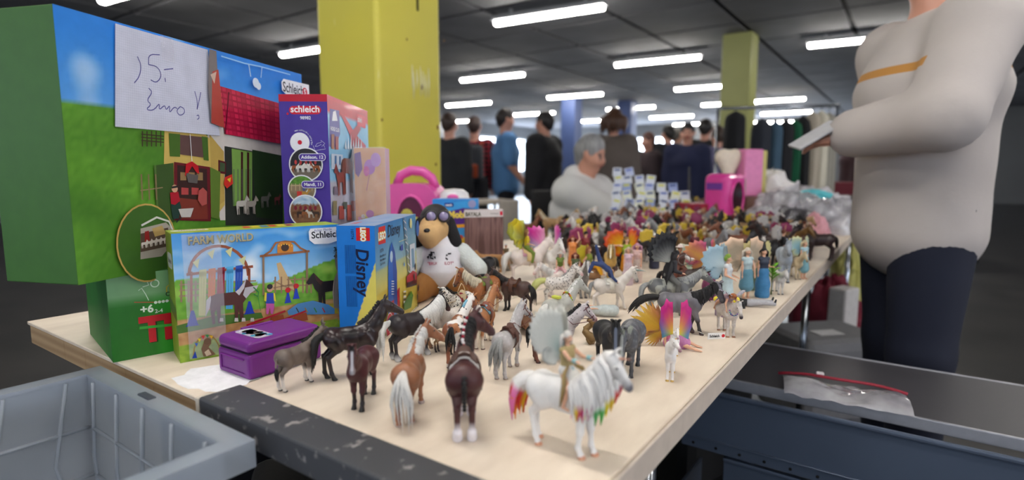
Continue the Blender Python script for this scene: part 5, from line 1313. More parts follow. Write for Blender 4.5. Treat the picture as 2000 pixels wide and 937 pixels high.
# 15 dark brown horse with copper cloth
p_, r_ = place_horse((1031, 614), (989, 606), .067)
t, H = horse('dark brown horse facing left with sleek black mane and glittering copper saddle cloth', p_, r_, .067, horse_mat('dark_brown_coat', (74, 52, 48), sock=(28, 24, 26), sock_at=.4, hoof=(30, 26, 26), muz=(44, 36, 38)), dict(neck=34, head=-42, yaw=8, cell=.0115, bulk=1.03, legs={'rh': (-.06, 0), 'lh': (.03, 0)}), mane=(HB, dict(length=.24, n=20, side=1)), tail=(HB, dict(length=.6)))
mcop = mat('copper_glitter', (150, 96, 66), .35, .6, var=.6, scale=300, bump=.9, bscale=400)
make_saddle(H, t, (84, 54, 44), (150, 96, 66), padmat=mcop, stirrup=False)
b = MB(); b.tube([H['h'](.27, math.sin(a)*.05, math.cos(a)*.06-.02) for a in [2*math.pi*i/12 for i in range(12)]], .010, 6, closed=True, ref=tuple(H['f'])); b.build('noseband', mat('pink_strap', (206, 110, 120), .5), t)
b = MB(); b.tube([p+Vector((.36, 0, .02))*1 for p in torso_ring(0, H, .82, 60, 300)], .016, 6, ref=(1, 0, 0)); b.build('breast_strap', _mats['leather_84_54_44'], t)
# 16 black and white cob
p_, r_ = place_horse((775, 703), (826, 691), .069)
t, H = horse('stocky black pony with huge combed white mane between palomino and plush dog', p_, r_, .069, horse_mat('cob_coat', (42, 34, 38), sock=(190, 190, 190), sock_at=.72, hoof=(60, 54, 54), patch=None, muz=(90, 60, 60)), dict(neck=44, head=-52, yaw=-4, cell=.011, bulk=1.16, feather=.5, hscale=.95), mane=(HW, dict(length=.44, n=34, side=-1, thick=1.4)), tail=(HW, dict(length=.8, n=14, thick=1.2, sway=-.15)))
# 17 white cob body behind it
p_, r_ = at_heading(872, 676, 78)
t, H = horse('cream-white speckled horse half hidden between the white-maned pony and the spotted chestnut', p_, r_, .062, horse_mat('cream_speckled', (216, 206, 196), spots=(120, 90, 70), spot_scale=12, spot_r=.12, hoof=(120, 100, 86), sock=(150, 110, 80), sock_at=.5), dict(neck=10, head=-50, cell=.013, bulk=1.15), mane=(HC, dict(length=.14, n=10)))
# lying tan foal
p_ = at_z(868, 690); t, H = horse('tan foal figurine folded down on the table beneath the cream-white horse', p_-Vector((0, 0, .0)), R(-35), .036, horse_mat('tan_foal', (176, 140, 106), sock=(60, 44, 40), sock_at=.4, muz=(90, 70, 60)), dict(neck=10, head=-30, yaw=-30, cell=.016), tail=(HC, dict(length=.4)), name='foal_figurine')
# 18 chestnut with white spotted rump
p_, r_ = at_heading(894, 706, 8)
t, H = horse('chestnut horse with white black-dotted rump just left of the dark draft horse', p_, r_, .070, horse_mat('spotrump', (134, 76, 52), patch=2.2, patch_col=(226, 222, 218), spots=(40, 26, 26), spot_scale=11, spot_r=.22, hoof=(60, 50, 46), shade=(166, 106, 60)), dict(neck=40, head=-50, yaw=-45, cell=.012), mane=(HB, dict(length=.08, n=14)), tail=(HB, dict(length=.55)))
b = MB(); b.tube([H['pts'][1]+np.array((0, .0, .16)), H['pts'][2]+np.array((0, 0, .14))], .035, 6); b.build('blue_cloth', mat('sky_cloth', (120, 176, 200), .8), t)
# 19 golden bridled horse facing camera
p_, r_ = at_heading(944, 612, 222)
t, H = horse('golden brown horse facing the camera with white diamond on its brow, cream mane and bridle', p_, r_, .074, horse_mat('golden_coat', (160, 96, 50), sock=(214, 186, 150), sock_at=.35, hoof=(150, 120, 90), muz=(44, 34, 34), blaze=(226, 214, 200)), dict(neck=44, head=-62, yaw=-28, cell=.0115, bulk=1.05), mane=(HC, dict(length=.30, n=18, side=1)), tail=(HC, dict(length=.6)))
make_bridle(H, t, (122, 74, 60)); make_saddle(H, t, (110, 84, 74), (120, 140, 60), stirrup=False)
# 20 black horse behind it
p_, r_ = at_heading(940, 566, 218)
t, H = horse('black horse with white star facing the camera behind the golden bridled one', p_, r_, .080, horse_mat('jet_coat', (30, 30, 34), hoof=(20, 20, 20), blaze=(220, 220, 224), rough=.3), dict(neck=60, head=-58, yaw=-34, cell=.0125), mane=(HB, dict(length=.14, n=12)), tail=(HB, dict(length=.6, lift=.3)))
# 21 black and white leopard horse with ropes
p_, r_ = at_heading(898, 642, 206)
t, H = horse('black-dotted white horse in rope bridle with dark nose and red blanket, beside the plush dog', p_, r_, .066, horse_mat('dot_coat', (228, 224, 216), spots=(26, 24, 26), spot_scale=20, spot_r=.38, hoof=(40, 36, 36), muz=(30, 28, 30), blaze=(26, 24, 26)), dict(neck=40, head=-64, yaw=-10, cell=.0115), mane=(HB, dict(length=.06, n=10, style='crest')), tail=(HB, dict(length=.5)))
make_bridle(H, t, (196, 176, 140), name='rope_bridle'); make_saddle(H, t, (196, 176, 140), (150, 30, 50), girth=True)
b = MB(); b.tube([(.1+.16*math.cos(a), .12+.03*math.sin(a*2), 1.10+.16*math.sin(a)) for a in [2*math.pi*i/20 for i in range(20)]], .010, 6, closed=True, ref=(0, 1, 0)); b.build('lasso', mat('rope', (200, 176, 136), .8), t)
# 22 chestnut with cream mane seen from behind
p_, r_ = at_heading(946, 672, 14)
t, H = horse('saddled chestnut horse seen from behind with combed cream mane, in front of the golden one', p_, r_, .066, horse_mat('chest_cream', (172, 112, 68), sock=(224, 214, 200), sock_at=.4, hoof=(110, 90, 80), muz=(120, 80, 60)), dict(neck=50, head=-45, yaw=-24, cell=.012), mane=(HC, dict(length=.2, n=20, side=1)), tail=(HC, dict(length=.6)))
make_saddle(H, t, (134, 76, 60), (120, 170, 190)); make_bridle(H, t, (134, 76, 60))
# 23 black horse face on behind the unicorn
p_, r_ = at_heading(1186, 728, 176)
t, H = horse('black horse with grey blaze facing the camera directly behind the big unicorn head', p_, r_, .072, horse_mat('coal_coat', (26, 26, 30), hoof=(16, 16, 16), muz=(40, 40, 46), blaze=(84, 92, 112), rough=.55), dict(neck=36, head=-58, yaw=-14, cell=.0115, bulk=.98, hscale=1.2), mane=(HB, dict(length=.12, n=12, both=True)), tail=(HB, dict(length=.5)))
# 24 dapple grey heavy horse facing camera
p_, r_ = place_horse((1240, 706), (1219, 742), .070)
t, H = horse('heavy dapple grey horse with lowered pale face, right of the black one, facing the camera', p_, r_, .070, horse_mat('iron_grey', (84, 86, 92), dapple=.7, hoof=(36, 34, 36), muz=(110, 112, 110), blaze=(176, 180, 178), sock=(60, 60, 64), sock_at=.6), dict(neck=24, head=-66, yaw=4, cell=.011, bulk=1.15, hscale=1.25), mane=(hair_mat('sage_hair', (150, 156, 146), .3), dict(length=.16, n=16, both=True)), tail=(HB, dict(length=.5)))
# 25 speckled grey with bridle behind the fairy
p_, r_ = at_heading(1082, 704, 78)
t, H = horse('white-faced dark-dotted horse in maroon bridle looking out behind the unicorn rider', p_, r_, .064, horse_mat('dotface', (196, 188, 190), spots=(60, 54, 60), spot_scale=16, spot_r=.2, hoof=(60, 44, 40), sock=(110, 64, 50), sock_at=.25, muz=(150, 110, 110)), dict(neck=46, head=-46, yaw=-14, cell=.0115), mane=(HB, dict(length=.07, n=16, style='crest')), tail=(HB, dict(length=.5)))
make_bridle(H, t, (90, 40, 46)); make_saddle(H, t, (90, 56, 44), (110, 70, 60), stirrup=False)
# curled brown leather cape lying on the table
p_ = at_z(1040, 648); t = thing('saddle_blanket', 'curled brown leather-look saddle with glitter rim lying on the table', 'saddle', p_, R(30), scale=.034)
b = MB(); b.sheet(lambda i, j: ((i-.5)*1.7, (j-.5)*1.7*(1-.3*abs(i-.5)), .1+.7*(1-abs(math.sin((j-.5)*3.0)))+.45*(2*abs(i-.5))**2), 22, 22, thick=.10); b.build('seat', mat('brown_cape', (132, 92, 66), .6, bump=.6, scale=30), t)
b = MB()
for s in (0, 1): b.tube([((s-.5)*1.7, (j/12-.5)*1.7*.85, .06+.7*(1-abs(math.sin((j/12-.5)*3.0)))+.45) for j in range(13)], .07, 8)
b.build('glitter_rim', mcop, t)
# 26 white horse with pink-trimmed blanket, under yellow-winged fairy
p_, r_ = at_heading(1030, 548, 80)
wh26, H26 = horse('white horse with pink-edged cloth carrying the fairy with yellow-green petal wings', p_, r_, .082, horse_mat('milk_coat', (228, 216, 210), hoof=(160, 130, 120), muz=(206, 170, 160), var=.05), dict(neck=52, head=-50, yaw=-8, cell=.0135, bulk=1.12), mane=(HW, dict(length=.3, n=16)), tail=(HW, dict(length=.7, thick=1.7, n=14)))
make_saddle(H26, wh26, (214, 186, 130), (206, 150, 170), stirrup=False)
def feather_wing(mb, J, s, span, cfn, up=.9, back=.5, n=15, tipw=.4, jag=.05, open_=.9, low=False, base=None):
    S, T, F = Vector(J['S']), Vector(J['T']), Vector(J['F']); o = Vector(J['chest'])-F*.04+S*s*.02+T*.04 if base is None else Vector(base)
    out = (S*s*open_-F*back).normalized(); upv = T; nrm = out.cross(upv).normalized()
    M = Matrix((out, upv, nrm)).transposed().to_4x4(); M.translation = o
    ol = []
    a0, a1 = (-62, 5) if low else (-12, 84)
    for i in range(n):
        f = i/(n-1); a = R(a0+(a1-a0)*f); r = span*(.55+.45*math.sin(math.pi*(.15+.75*f)))*(1+jag*math.cos(i*math.pi))
        if not low: r *= 1+.25*f
        ol.append((r*math.cos(a), r*math.sin(a)*up))
    wing(mb, (0, 0), ol, M, cfn)
def put_wings(t, J, m, cfn, span=.42, low=True, **kw):
    for s in (-1, 1):
        b = MB(); feather_wing(b, J, s, span, cfn, **kw)
        if low: feather_wing(b, J, s, span*.7, cfn, low=True, **{k: v for k, v in kw.items() if k != 'up'})
        b.build('wing', m, t)
def seat_on(tH, sc, local=(-.02, 0, .99)):
    bpy.context.view_layer.update(); return tH.matrix_world @ Vector(local)
SKF = skin_mat('doll_skin', (226, 176, 146)); SKT = skin_mat('tan_doll_skin', (196, 140, 104))
def doll(label, loc, rz, sc, pose, top=None, bottom=None, skirt=None, hair=(120, 70, 40), hstyle='long', hlen=.28, shoes=None, skin=None, female=True, sleeve=0, long=False, wings=None, cell=.013, name='fairy_figurine', cat='fairy figurine', group='fairies and riders on the stall table', legs=1.0, thick=1.0):
    t = thing(name, label, cat, loc, rz, group, sc); J = figure_prims(pose, female)
    mobj('body', fig_body(J, female, cell=cell), skin or SKF, t)
    cm = lambda c: c if not isinstance(c, tuple) else mat('cloth_%d_%d_%d' % c, c, .55, bump=.2, scale=20, var=.2)
    if top: mobj('top', fig_cloth(J, 'top', female, cell, 'top', sleeve=sleeve), cm(top), t)
    if bottom: mobj('trousers', fig_cloth(J, 'bottom', female, cell, 'trousers', legs=legs), cm(bottom), t)
    if skirt: mobj('skirt', fig_cloth(J, 'skirt long' if long else 'skirt', female, cell, 'skirt'), cm(skirt), t)
    if shoes: mobj('shoes', fig_cloth(J, 'shoes', female, cell, 'shoes'), cm(shoes), t)
    if hair: fig_hair(J, hair_mat('doll_hair_%d_%d_%d' % hair, hair, .35), t, hlen, hstyle, thick=thick)
    if wings: m_, cfn, kw = wings; put_wings(t, J, m_, cfn, **kw)
    return t, J
RIDE = dict(pelvis=(0, 0, .06), thl=(.55, .45, -.55), thr=(.55, -.45, -.55), snl=(-.15, .05, -1), snr=(-.15, -.05, -1))
SIT = dict(pelvis=(0, 0, .06), thl=(1, .12, .1), thr=(1, -.12, .15), snl=(.35, 0, -1), snr=(.5, 0, -.8))
SITG = dict(pelvis=(0, 0, .07), thl=(1, .25, .25), thr=(1, -.2, .1), snl=(.9, 0, -.35), snr=(.9, -.1, -.2))
def grad(*stops):
    def f(i, k):
        q = k*(len(stops)-1); j = min(len(stops)-2, int(q)); return mixc(stops[j], stops[j+1], q-j)
    return f
def gradi(c0, *tips):
    def f(i, k):
        q = i*(len(tips)-1); j = min(len(tips)-2, int(q)) if len(tips) > 1 else 0
        c = mixc(tips[j], tips[min(j+1, len(tips)-1)], q-j); return mixc(c0, c, min(1, k*1.3))
    return f
# rider of the big unicorn
loc = seat_on(uni, .079, (.03, 0, .985))
t, J = doll('white-haired winged fairy in white and gold dress riding the big unicorn', loc, uni.rotation_euler.z-R(12), .080, dict(RIDE, far=(1, -.25, .1), uar=(.75, -.2, -.35), fal=(1, 0, .1), ual=(.6, .3, -.5)), top=(180, 160, 110), skirt=(232, 230, 226), hair=(236, 232, 226), hlen=.24, hstyle='tied', wings=(WINGM, grad((170, 200, 196), (232, 234, 226), (240, 240, 232)), dict(span=.46, open_=.45, back=1.0, n=25, up=1.2)), long=False)
b = MB()
for s, c in ((-.5, (150, 126, 80)), (0, (150, 190, 200)), (.5, (150, 126, 80))):
    w0 = Vector(J['waist'])+Vector(J['F'])*.055+Vector(J['S'])*s*.06; k = (Vector(J['knl'])+Vector(J['knr']))/2 if s == 0 else Vector(J['knl' if s > 0 else 'knr'])
    b.tube([w0, w0.lerp(k, .5)+Vector((0, s*.12, .05)), k+Vector((.0, s*.10, .0)), k+Vector((-.05, s*.12, -.22))], [.018, .034, .044, .012], 8, .5, ref=(1, 0, .3), col=lin(c))
b.build('sash', MATTR, t)
for n_ in 'lr':
    b = MB(); b.tube([J['el'+n_]*.45+J['wr'+n_]*.55, J['wr'+n_]], [.028, .030], 10, col=lin((150, 200, 206))); b.build('cuff', MATTR, t)
# 26 rider
loc = seat_on(wh26, .082); doll('fairy in green and yellow with petal-shaped yellow-green wings riding the white horse', loc, wh26.rotation_euler.z, .092, dict(RIDE, far=(.8, -.3, -.2)), top=(206, 180, 30), bottom=(110, 130, 40), hair=(150, 110, 60), hstyle='tied', hlen=.2, sleeve=.4, wings=(WINGM, gradi((110, 106, 50), (206, 206, 60), (190, 196, 90), (216, 190, 30), (180, 186, 90)), dict(span=.62, n=9, back=.9)))
# 27 pegasus with rainbow wings
p_, r_ = at_heading(1070, 545, 150)
t, H = horse('white winged horse with tall magenta-to-yellow rainbow wings, behind the fairy riders', p_, r_, .080, horse_mat('pearl_coat', (230, 226, 222), muz=(200, 170, 170), hoof=(200, 170, 160), var=.04), dict(neck=54, head=-46, yaw=0, cell=.015), mane=(HW, dict(length=.24, n=12)), tail=(HW, dict(length=.6)), name='pegasus_figurine', cat='winged horse figurine')
def horse_wings(t, m, cfn, span=.9, base=(.10, 0, .92), up=1.0, open_=.6, n=19, back=.45):
    for s in (-1, 1):
        b = MB(); Jw = dict(S=(0, 1, 0), T=(0, 0, 1), F=(1, 0, 0), chest=(0, 0, 0)); feather_wing(b, Jw, s, span, cfn, base=(base[0], s*.12, base[2]), up=up, open_=open_, back=back, n=n); b.build('wing', m, t)
horse_wings(t, OPWING, gradi((236, 232, 226), (206, 206, 60), (120, 130, 180), (196, 40, 140), (216, 150, 180)), .85)
# striped-stocking rider on a small white horse
p_, r_ = at_heading(1092, 578, 250)
wh, H = horse('small white horse with grey muzzle under the rider in red-striped stockings', p_, r_, .062, horse_mat('milk_coat', (228, 216, 210)), dict(neck=40, head=-50, cell=.015), mane=(HW, dict(length=.3, n=12, both=True)), tail=(HW, dict(length=.5)))
sst = NT('striped_stocking'); wv = sst.n('ShaderNodeTexWave', bands_direction='Z'); wv.inputs['Scale'].default_value = 9; sst.link(sst.coord(), wv.inputs[0]); sst.base(sst.mix(sst.mapr(wv.outputs['Fac'], .45, .55), lin((176, 30, 60)), lin((236, 226, 226))))
doll('elf rider in red and white striped stockings leaning over the small white horse', seat_on(wh, .06), wh.rotation_euler.z+R(70), .075, dict(RIDE, torso=(.3, 0, 1)), top=(110, 130, 50), bottom=sst.m, hair=(226, 220, 214), shoes=(130, 60, 50))
# lioness with brown rider
p_ = at_z(957, 531); t = thing('lioness_figurine', 'tawny lioness figurine standing before the brown plank-print box', 'animal figurine', p_, R(180), None, .062)
B = Body(); Yv = (0, 1.0, 0)
B.add((-.45, 0, .62), (-.1, 0, .62), .17, .165, Yv, 1.25, .06); B.add((-.1, 0, .62), (.34, 0, .62), .165, .18, Yv, 1.2, .06); B.add((.36, 0, .66), (.62, 0, .80), .13, .11, k=.05); B.add((.62, 0, .84), (.70, 0, .82), .125, .11, k=.03); B.add((.70, 0, .80), (.83, 0, .77), .07, .05, k=.02)
for s in (-1, 1):
    B.add((.34, s*.08, .62), (.34, s*.09, .32), .12, .06, k=.04); B.add((.34, s*.09, .32), (.33, s*.09, .06), .05, .042, k=.02); B.add((.33, s*.09, .04), (.40, s*.09, .03), .05, .05, k=.02)
    B.add((-.45, s*.08, .62), (-.36, s*.09, .40), .15, .09, k=.04); B.add((-.36, s*.09, .40), (-.52, s*.09, .26), .07, .045, k=.02); B.add((-.52, s*.09, .26), (-.48, s*.09, .06), .042, .04, k=.02); B.add((-.48, s*.09, .04), (-.42, s*.09, .03), .05, .05, k=.02); B.sph((.60, s*.09, .94), .035, k=.02)
mobj('body', B.mesh('lioness_body', .015, floor=0.0), mat('tawny_coat', (166, 120, 72), .6, bump=.3, scale=12), t)
b = MB(); b.tube([(-.58, 0, .66), (-.75, 0, .55), (-.82, 0, .35), (-.9, 0, .2)], [.035, .025, .022, .02], 8); b.sphere((-.92, 0, .18), .045, 8, sc=(1.3, 1, 1)); b.build('tail', mat('tawny_coat', (166, 120, 72)), t)
doll('small tan-brown hunter figurine with white cap seated right of the lioness', at_z(988, 528)+Vector((0, 0, .035)), R(-60), .075, SIT, top=(110, 92, 60), bottom=(150, 120, 90), hair=(214, 214, 214), hstyle='short', skin=SKT)
t = thing('toy_rock', 'pale toy boulder under the tan-brown hunter figurine', 'toy rock', at_z(988, 528)); b = MB(); b.sphere((0, 0, .017), .019, 10, sc=(1.3, 1, .95)); b.build('rock', mat('rock_plastic', (176, 170, 158), .8, bump=.8, scale=60), t)
# 29 yellow-white horse face on
p_, r_ = at_heading(1192, 545, 188)
t, H = horse('pale yellow horse facing the camera beneath the acrobat raised foot', p_, r_, .074, horse_mat('yellow_coat', (206, 170, 96), muz=(60, 50, 50), blaze=(236, 228, 200)), dict(neck=46, head=-58, yaw=-6, cell=.015), mane=(HC, dict(length=.26, n=14, both=True)))
# 30 grey horse facing left of acrobat
p_, r_ = at_heading(1132, 578, 165)
t, H = horse('grey horse with wavy white mane facing the camera left of the acrobat unicorn', p_, r_, .068, horse_mat('ash_coat', (120, 116, 114), dapple=.5, muz=(60, 56, 56), blaze=(206, 206, 206)), dict(neck=44, head=-62, yaw=-12, cell=.014), mane=(HW, dict(length=.2, n=16, both=True)), tail=(HG, dict(length=.5)))
# acrobat: shoulders on the saddle, legs in the air
loc = seat_on(wh11, .066, (-.02, 0, 1.0))
doll('dark blue costumed acrobat doing a handstand split on the white unicorn', loc+Vector((0, 0, .010)), wh11.rotation_euler.z, .078, dict(pelvis=(-.20, 0, .20), torso=(.78, 0, -.6), headdir=(.8, 0, .3), face=(0, 0, -1), ual=(.2, .4, -.9), uar=(.2, -.4, -.9), fal=(.6, 0, -.6), far=(.6, 0, -.6), thl=(-.30, .1, 1), snl=(-.28, 0, 1), thr=(-.95, -.1, .18), snr=(-.45, 0, -1)), top=(44, 66, 116), bottom=(40, 60, 110), shoes=(226, 222, 214), hair=(80, 50, 40), hstyle='tied', hlen=.1, sleeve=1, name='acrobat_figurine', cat='acrobat figurine', ) 
# dark winged rider
loc = seat_on(wh12, .076, (-.04, 0, .99))
t, J = doll('rider in black cape with huge black and silver wings on the shaggy grey horse', loc, wh12.rotation_euler.z, .100, dict(RIDE, torso=(.35, 0, 1), far=(1, -.1, -.3)), top=(32, 30, 36), bottom=(90, 90, 88), hair=(30, 28, 32), sleeve=.9, name='rider_figurine', cat='rider figurine')
b = MB(); feather_wing(b, J, 1, .50, gradi((150, 152, 146), (40, 40, 44), (26, 26, 30), (20, 20, 24)), up=1.1, open_=.3, back=1.0, n=19); feather_wing(b, J, -1, .50, gradi((190, 192, 184), (120, 122, 118), (30, 30, 34), (20, 20, 24)), up=1.1, open_=.3, back=1.0, n=19); b.build('wings', OPWING, t)
b = MB()
for i in range(13):
    a = (i-6)/6; lock(b, Vector(J['nb'])-Vector(J['F'])*.03+Vector(J['S'])*a*.06, [(-.3, a*.3, -.6), (-.35, a*.3, -1), (-.3, a*.1, -1), (-.35, 0, -1), (-.1, 0, -1)], .50, .045, n=6, flat=.5)
b.build('cape', mat('black_cape', (24, 22, 26), .6), t)
# cowboy
p_, r_ = at_heading(1326, 588, 120)
wc, Hc = horse('dark brown horse behind the shaggy grey, carrying the cowboy figurine', p_, r_, .072, horse_mat('umber_coat', (60, 44, 40), muz=(36, 28, 28)), dict(neck=30, head=-30, yaw=-10, cell=.015), mane=(HB, dict(length=.2)), tail=(HB, {}))
make_saddle(Hc, wc, (100, 60, 46), (96, 50, 50), stirrup=False)
t, J = doll('cowboy figurine in white shirt, brown vest and pale hat', seat_on(wc, .072), R(-80), .088, dict(RIDE, fal=(1, .2, .1), far=(1, -.2, .1), ual=(.3, .7, -.6), uar=(.3, -.7, -.6)), top=(230, 224, 220), bottom=(110, 60, 44), shoes=(60, 36, 30), hair=(120, 60, 40), hstyle='short', female=False, sleeve=.95, skin=SKT, name='cowboy_figurine', cat='cowboy figurine')
mobj('vest', fig_cloth(J, 'top', False, .013, 'vest', infl=.018, sleeve=0), mat('vest_brown', (86, 52, 44), .6), t)
b = MB(); Mh = Matrix.Translation(Vector(J['head'])+Vector(J['hd'])*.035); b.lathe([(.0, .0), (.11, .012), (.115, .022), (.062, .012), (.058, .06), (.040, .075), (.0, .066)], 18, Mh); b.build('hat', mat('cream_hat', (226, 206, 200), .7), t)
b = MB(); q = Vector(J['hnr'])*.5+Vector(J['hnl'])*.5; b.tube([q+Vector((0, .16*math.cos(a), .12*math.sin(a))) for a in [2*math.pi*i/18 for i in range(18)]], .010, 6, closed=True, ref=(1, 0, 0)); b.build('lasso', mat('steel_grey', (120, 116, 116), .3, .7), t)
# standing and sitting fairies, back to front
def std(px, py): return at_z(px, py)
BUT = lambda a, b_, c: grad(a, b_, c)
doll('fairy in orange dress with very long red-brown hair, left of the green and yellow one', std(1118, 530), R(-90), .098, dict(ual=(.1, .6, .7), fal=(-.2, -.2, 1)), top=(226, 140, 70), skirt=(214, 130, 70), hair=(150, 60, 34), hlen=.5, thick=1.4)
doll('small elf in green and orange with red hair, before the orange fairy', std(1123, 560), R(-95), .082, dict(), top=(70, 84, 44), skirt=(214, 130, 40), hair=(140, 60, 40), hlen=.36, long=True, thick=1.3)
doll('fairy in green top and bright yellow trousers with small yellow wings, seated sideways', std(1150, 545)+Vector((0, 0, .030)), R(-30), .100, dict(SIT, ual=(-.5, .3, -.8), uar=(-.6, -.2, -.8)), top=(130, 150, 50), bottom=(232, 170, 20), hair=(150, 90, 50), wings=(WINGM, grad((206, 196, 60), (222, 206, 60), (200, 190, 70)), dict(span=.36, n=9)))
t = thing('toy_log', 'pale brown toy log that the yellow-trousered fairy sits on', 'toy log', std(1150, 545)); b = MB(); b.tube([(-.03, 0, .0155), (0, .002, .016), (.03, 0, .0155)], [.0155, .0160, .0150], 12); b.build('log', mat('log_plastic', (166, 130, 96), .8, bump=.6, scale=50), t)
doll('fairy in lime dress with orange and yellow wings, right of the pale yellow horse', std(1222, 545), R(-70), .108, dict(uar=(.3, -1, .2), far=(.1, -1, .1), ual=(0, .5, -.6)), top=(150, 176, 40), skirt=(222, 150, 30), hair=(150, 120, 60), hlen=.2, wings=(WINGM, grad((236, 200, 40), (236, 170, 30), (206, 60, 40)), dict(span=.50, n=11, back=.4)))
doll('fairy with pink hair band and pale rose long dress, beside the black-winged rider', std(1243, 552), R(-110), .098, dict(ual=(.3, .2, -.9)), top=(216, 180, 176), skirt=(206, 186, 176), hair=(206, 150, 180), hlen=.36, long=True, thick=1.4)
doll('fairy with lilac glitter gown left of the pink-haired one', std(1226, 556), R(-100), .092, dict(), top=(206, 176, 190), skirt=(200, 180, 190), hair=(226, 206, 180), long=True)
doll('fairy half hidden behind the cowboy with big pale green-grey rounded wing', std(1346, 566), R(-120), .092, dict(), top=(150, 170, 150), skirt=(170, 190, 170), hair=(226, 220, 206), wings=(OPWING, grad((120, 140, 124), (150, 170, 150), (214, 214, 196)), dict(span=.48, n=7, back=.5)))
doll('fairy in plum skirt with pink and golden wings, left of the ice-blue winged fairy', std(1384, 584), R(-60), .108, dict(ual=(.2, .5, -.6)), top=(190, 90, 130), skirt=(140, 66, 106), hair=(150, 70, 60), long=True, wings=(OPWING, gradi((226, 176, 80), (206, 110, 150), (214, 150, 90), (196, 80, 130)), dict(span=.50, n=17)))
doll('fairy with ice-blue butterfly wings and white-blue frilled dress', std(1418, 600), R(-40), .108, dict(far=(.8, 0, -.3), fal=(.8, 0, -.3)), top=(222, 224, 226), skirt=(190, 210, 214), hair=(140, 176, 60), hlen=.1, wings=(OPWING, grad((200, 214, 216), (176, 200, 210), (150, 180, 196)), dict(span=.50, n=13, back=.7)))
t = thing('flower_stand', 'striped white and lilac flower stump with yellow blossoms, at the ice-blue fairy feet', 'toy plant', std(1418, 616)); b = MB()
for i in range(9): a = 2*math.pi*i/9; b.tube([(.016*math.cos(a), .012*math.sin(a), 0), (.017*math.cos(a), .013*math.sin(a), .030)], .0055, 6, col=lin((206, 190, 206) if i % 2 else (150, 130, 160)))
for i in range(7): a = 2*math.pi*i/7; b.sphere((.02*math.cos(a), .016*math.sin(a), .031), .0055, 6, lin([(226, 206, 60), (60, 60, 120), (140, 100, 170)][i % 3]))
b.build('flowers', MATTR, t)
doll('fairy with peach-rimmed butterfly wings and teal skirt', std(1456, 585), R(-75), .112, dict(ual=(.2, .3, -.9)), top=(176, 196, 200), skirt=(90, 140, 160), hair=(226, 214, 196), wings=(OPWING, grad((230, 196, 170), (150, 140, 120), (236, 200, 170)), dict(span=.52, n=9, back=.3)))
doll('woman figurine with black hair and blue gown between peach and pale yellow wings', std(1488, 580), R(-85), .108, dict(fal=(.9, 0, .1)), top=(40, 50, 70), skirt=(50, 120, 170), hair=(26, 22, 26), long=True, wings=(OPWING, grad((206, 196, 140), (214, 206, 150), (196, 186, 130)), dict(span=.44, n=15, back=.9)))
t = thing('leaf_sprig', 'bright green leafy sprig held up beside the blue-gowned woman', 'toy plant', std(1506, 575)); b = MB()
b.tube([(0, 0, 0), (0, 0, .04), (.003, 0, .062)], .0018, 6, col=lin((90, 120, 40)))
for i in range(9): a = i*2.4; b.tube([(0, 0, .034+i*.003), (.010*math.cos(a), .010*math.sin(a), .046+i*.003), (.019*math.cos(a), .019*math.sin(a), .048+i*.003)], [.001, .0055, .0005], 6, .3, col=lin((110, 176, 40)))
b.build('leaves', MATTR, t)
doll('green-robed white-bearded figurine behind the leafy sprig', std(1470, 566), R(-90), .095, dict(), top=(110, 130, 110), skirt=(100, 120, 100), hair=(200, 196, 190), long=True)
# lying fairy on horse 10
loc = seat_on(wh10, .058, (.10, 0, 1.06)); doll('red-haired fairy lying forward on the small off-white horse', loc, wh10.rotation_euler.z, .070, dict(pelvis=(-.15, 0, .02), torso=(1, 0, .15), headdir=(1, 0, .5), face=(.6, -.2, -.8), ual=(.6, .5, -.8), uar=(.6, -.5, -.8), fal=(.5, 0, -1), far=(.5, 0, -1), thl=(-.6, .5, -.6), thr=(-.6, -.5, -.6), snl=(-.6, .1, -.8), snr=(-.6, -.1, -.8)), top=(190, 160, 170), skirt=(180, 150, 160), hair=(190, 110, 60), hlen=.16, wings=(WINGM, grad((150, 110, 130), (180, 170, 190), (190, 190, 200)), dict(span=.32, low=False)))
# black figure lying near the edge
doll('black-clad figurine with pale legs lying flat near the right table edge', std(1462, 598)+Vector((0, 0, .008)), R(-8), .098, dict(pelvis=(0, 0, 0), torso=(-1, 0, .04), face=(0, 0, 1), thl=(1, .2, .05), thr=(1, -.15, .1), snl=(1, 0, 0), snr=(1, 0, -.1), ftl=(.3, 0, 1), ftr=(.3, 0, 1), ual=(.3, 1, 0), uar=(.6, -.8, 0)), top=(24, 24, 28), bottom=(170, 170, 176), shoes=(20, 20, 24), hair=(20, 20, 24), sleeve=.9)
# sitting butterfly fairy with two kinds of wings at foal
loc = std(1330, 690)+Vector((-.006, .012, 0))
t, J = doll('barefoot fairy sitting behind the unicorn foal with orange-yellow wings', at_z(1306, 676), R(-24), .092, dict(SITG, torso=(-.2, 0, 1)), top=(206, 110, 150), skirt=(190, 120, 170), hair=(216, 150, 110), wings=(WINGM, gradi((226, 180, 60), (214, 140, 110), (232, 180, 60), (236, 196, 80), (214, 140, 100)), dict(span=.50, n=17, back=1.0, open_=.45, jag=.17)))
t, H = horse('white winged foal right behind the unicorn foal with upright rainbow wings', at_z(1318, 690), R(-100), .034, horse_mat('foal_white', (238, 234, 232)), dict(neck=50, cell=.018, bulk=.8), name='pegasus_figurine', cat='winged horse figurine')
horse_wings(t, OPWING, gradi((226, 206, 60), (80, 160, 190), (190, 40, 130), (200, 40, 120)), .62, up=2.6, open_=.30, n=9, back=.12)
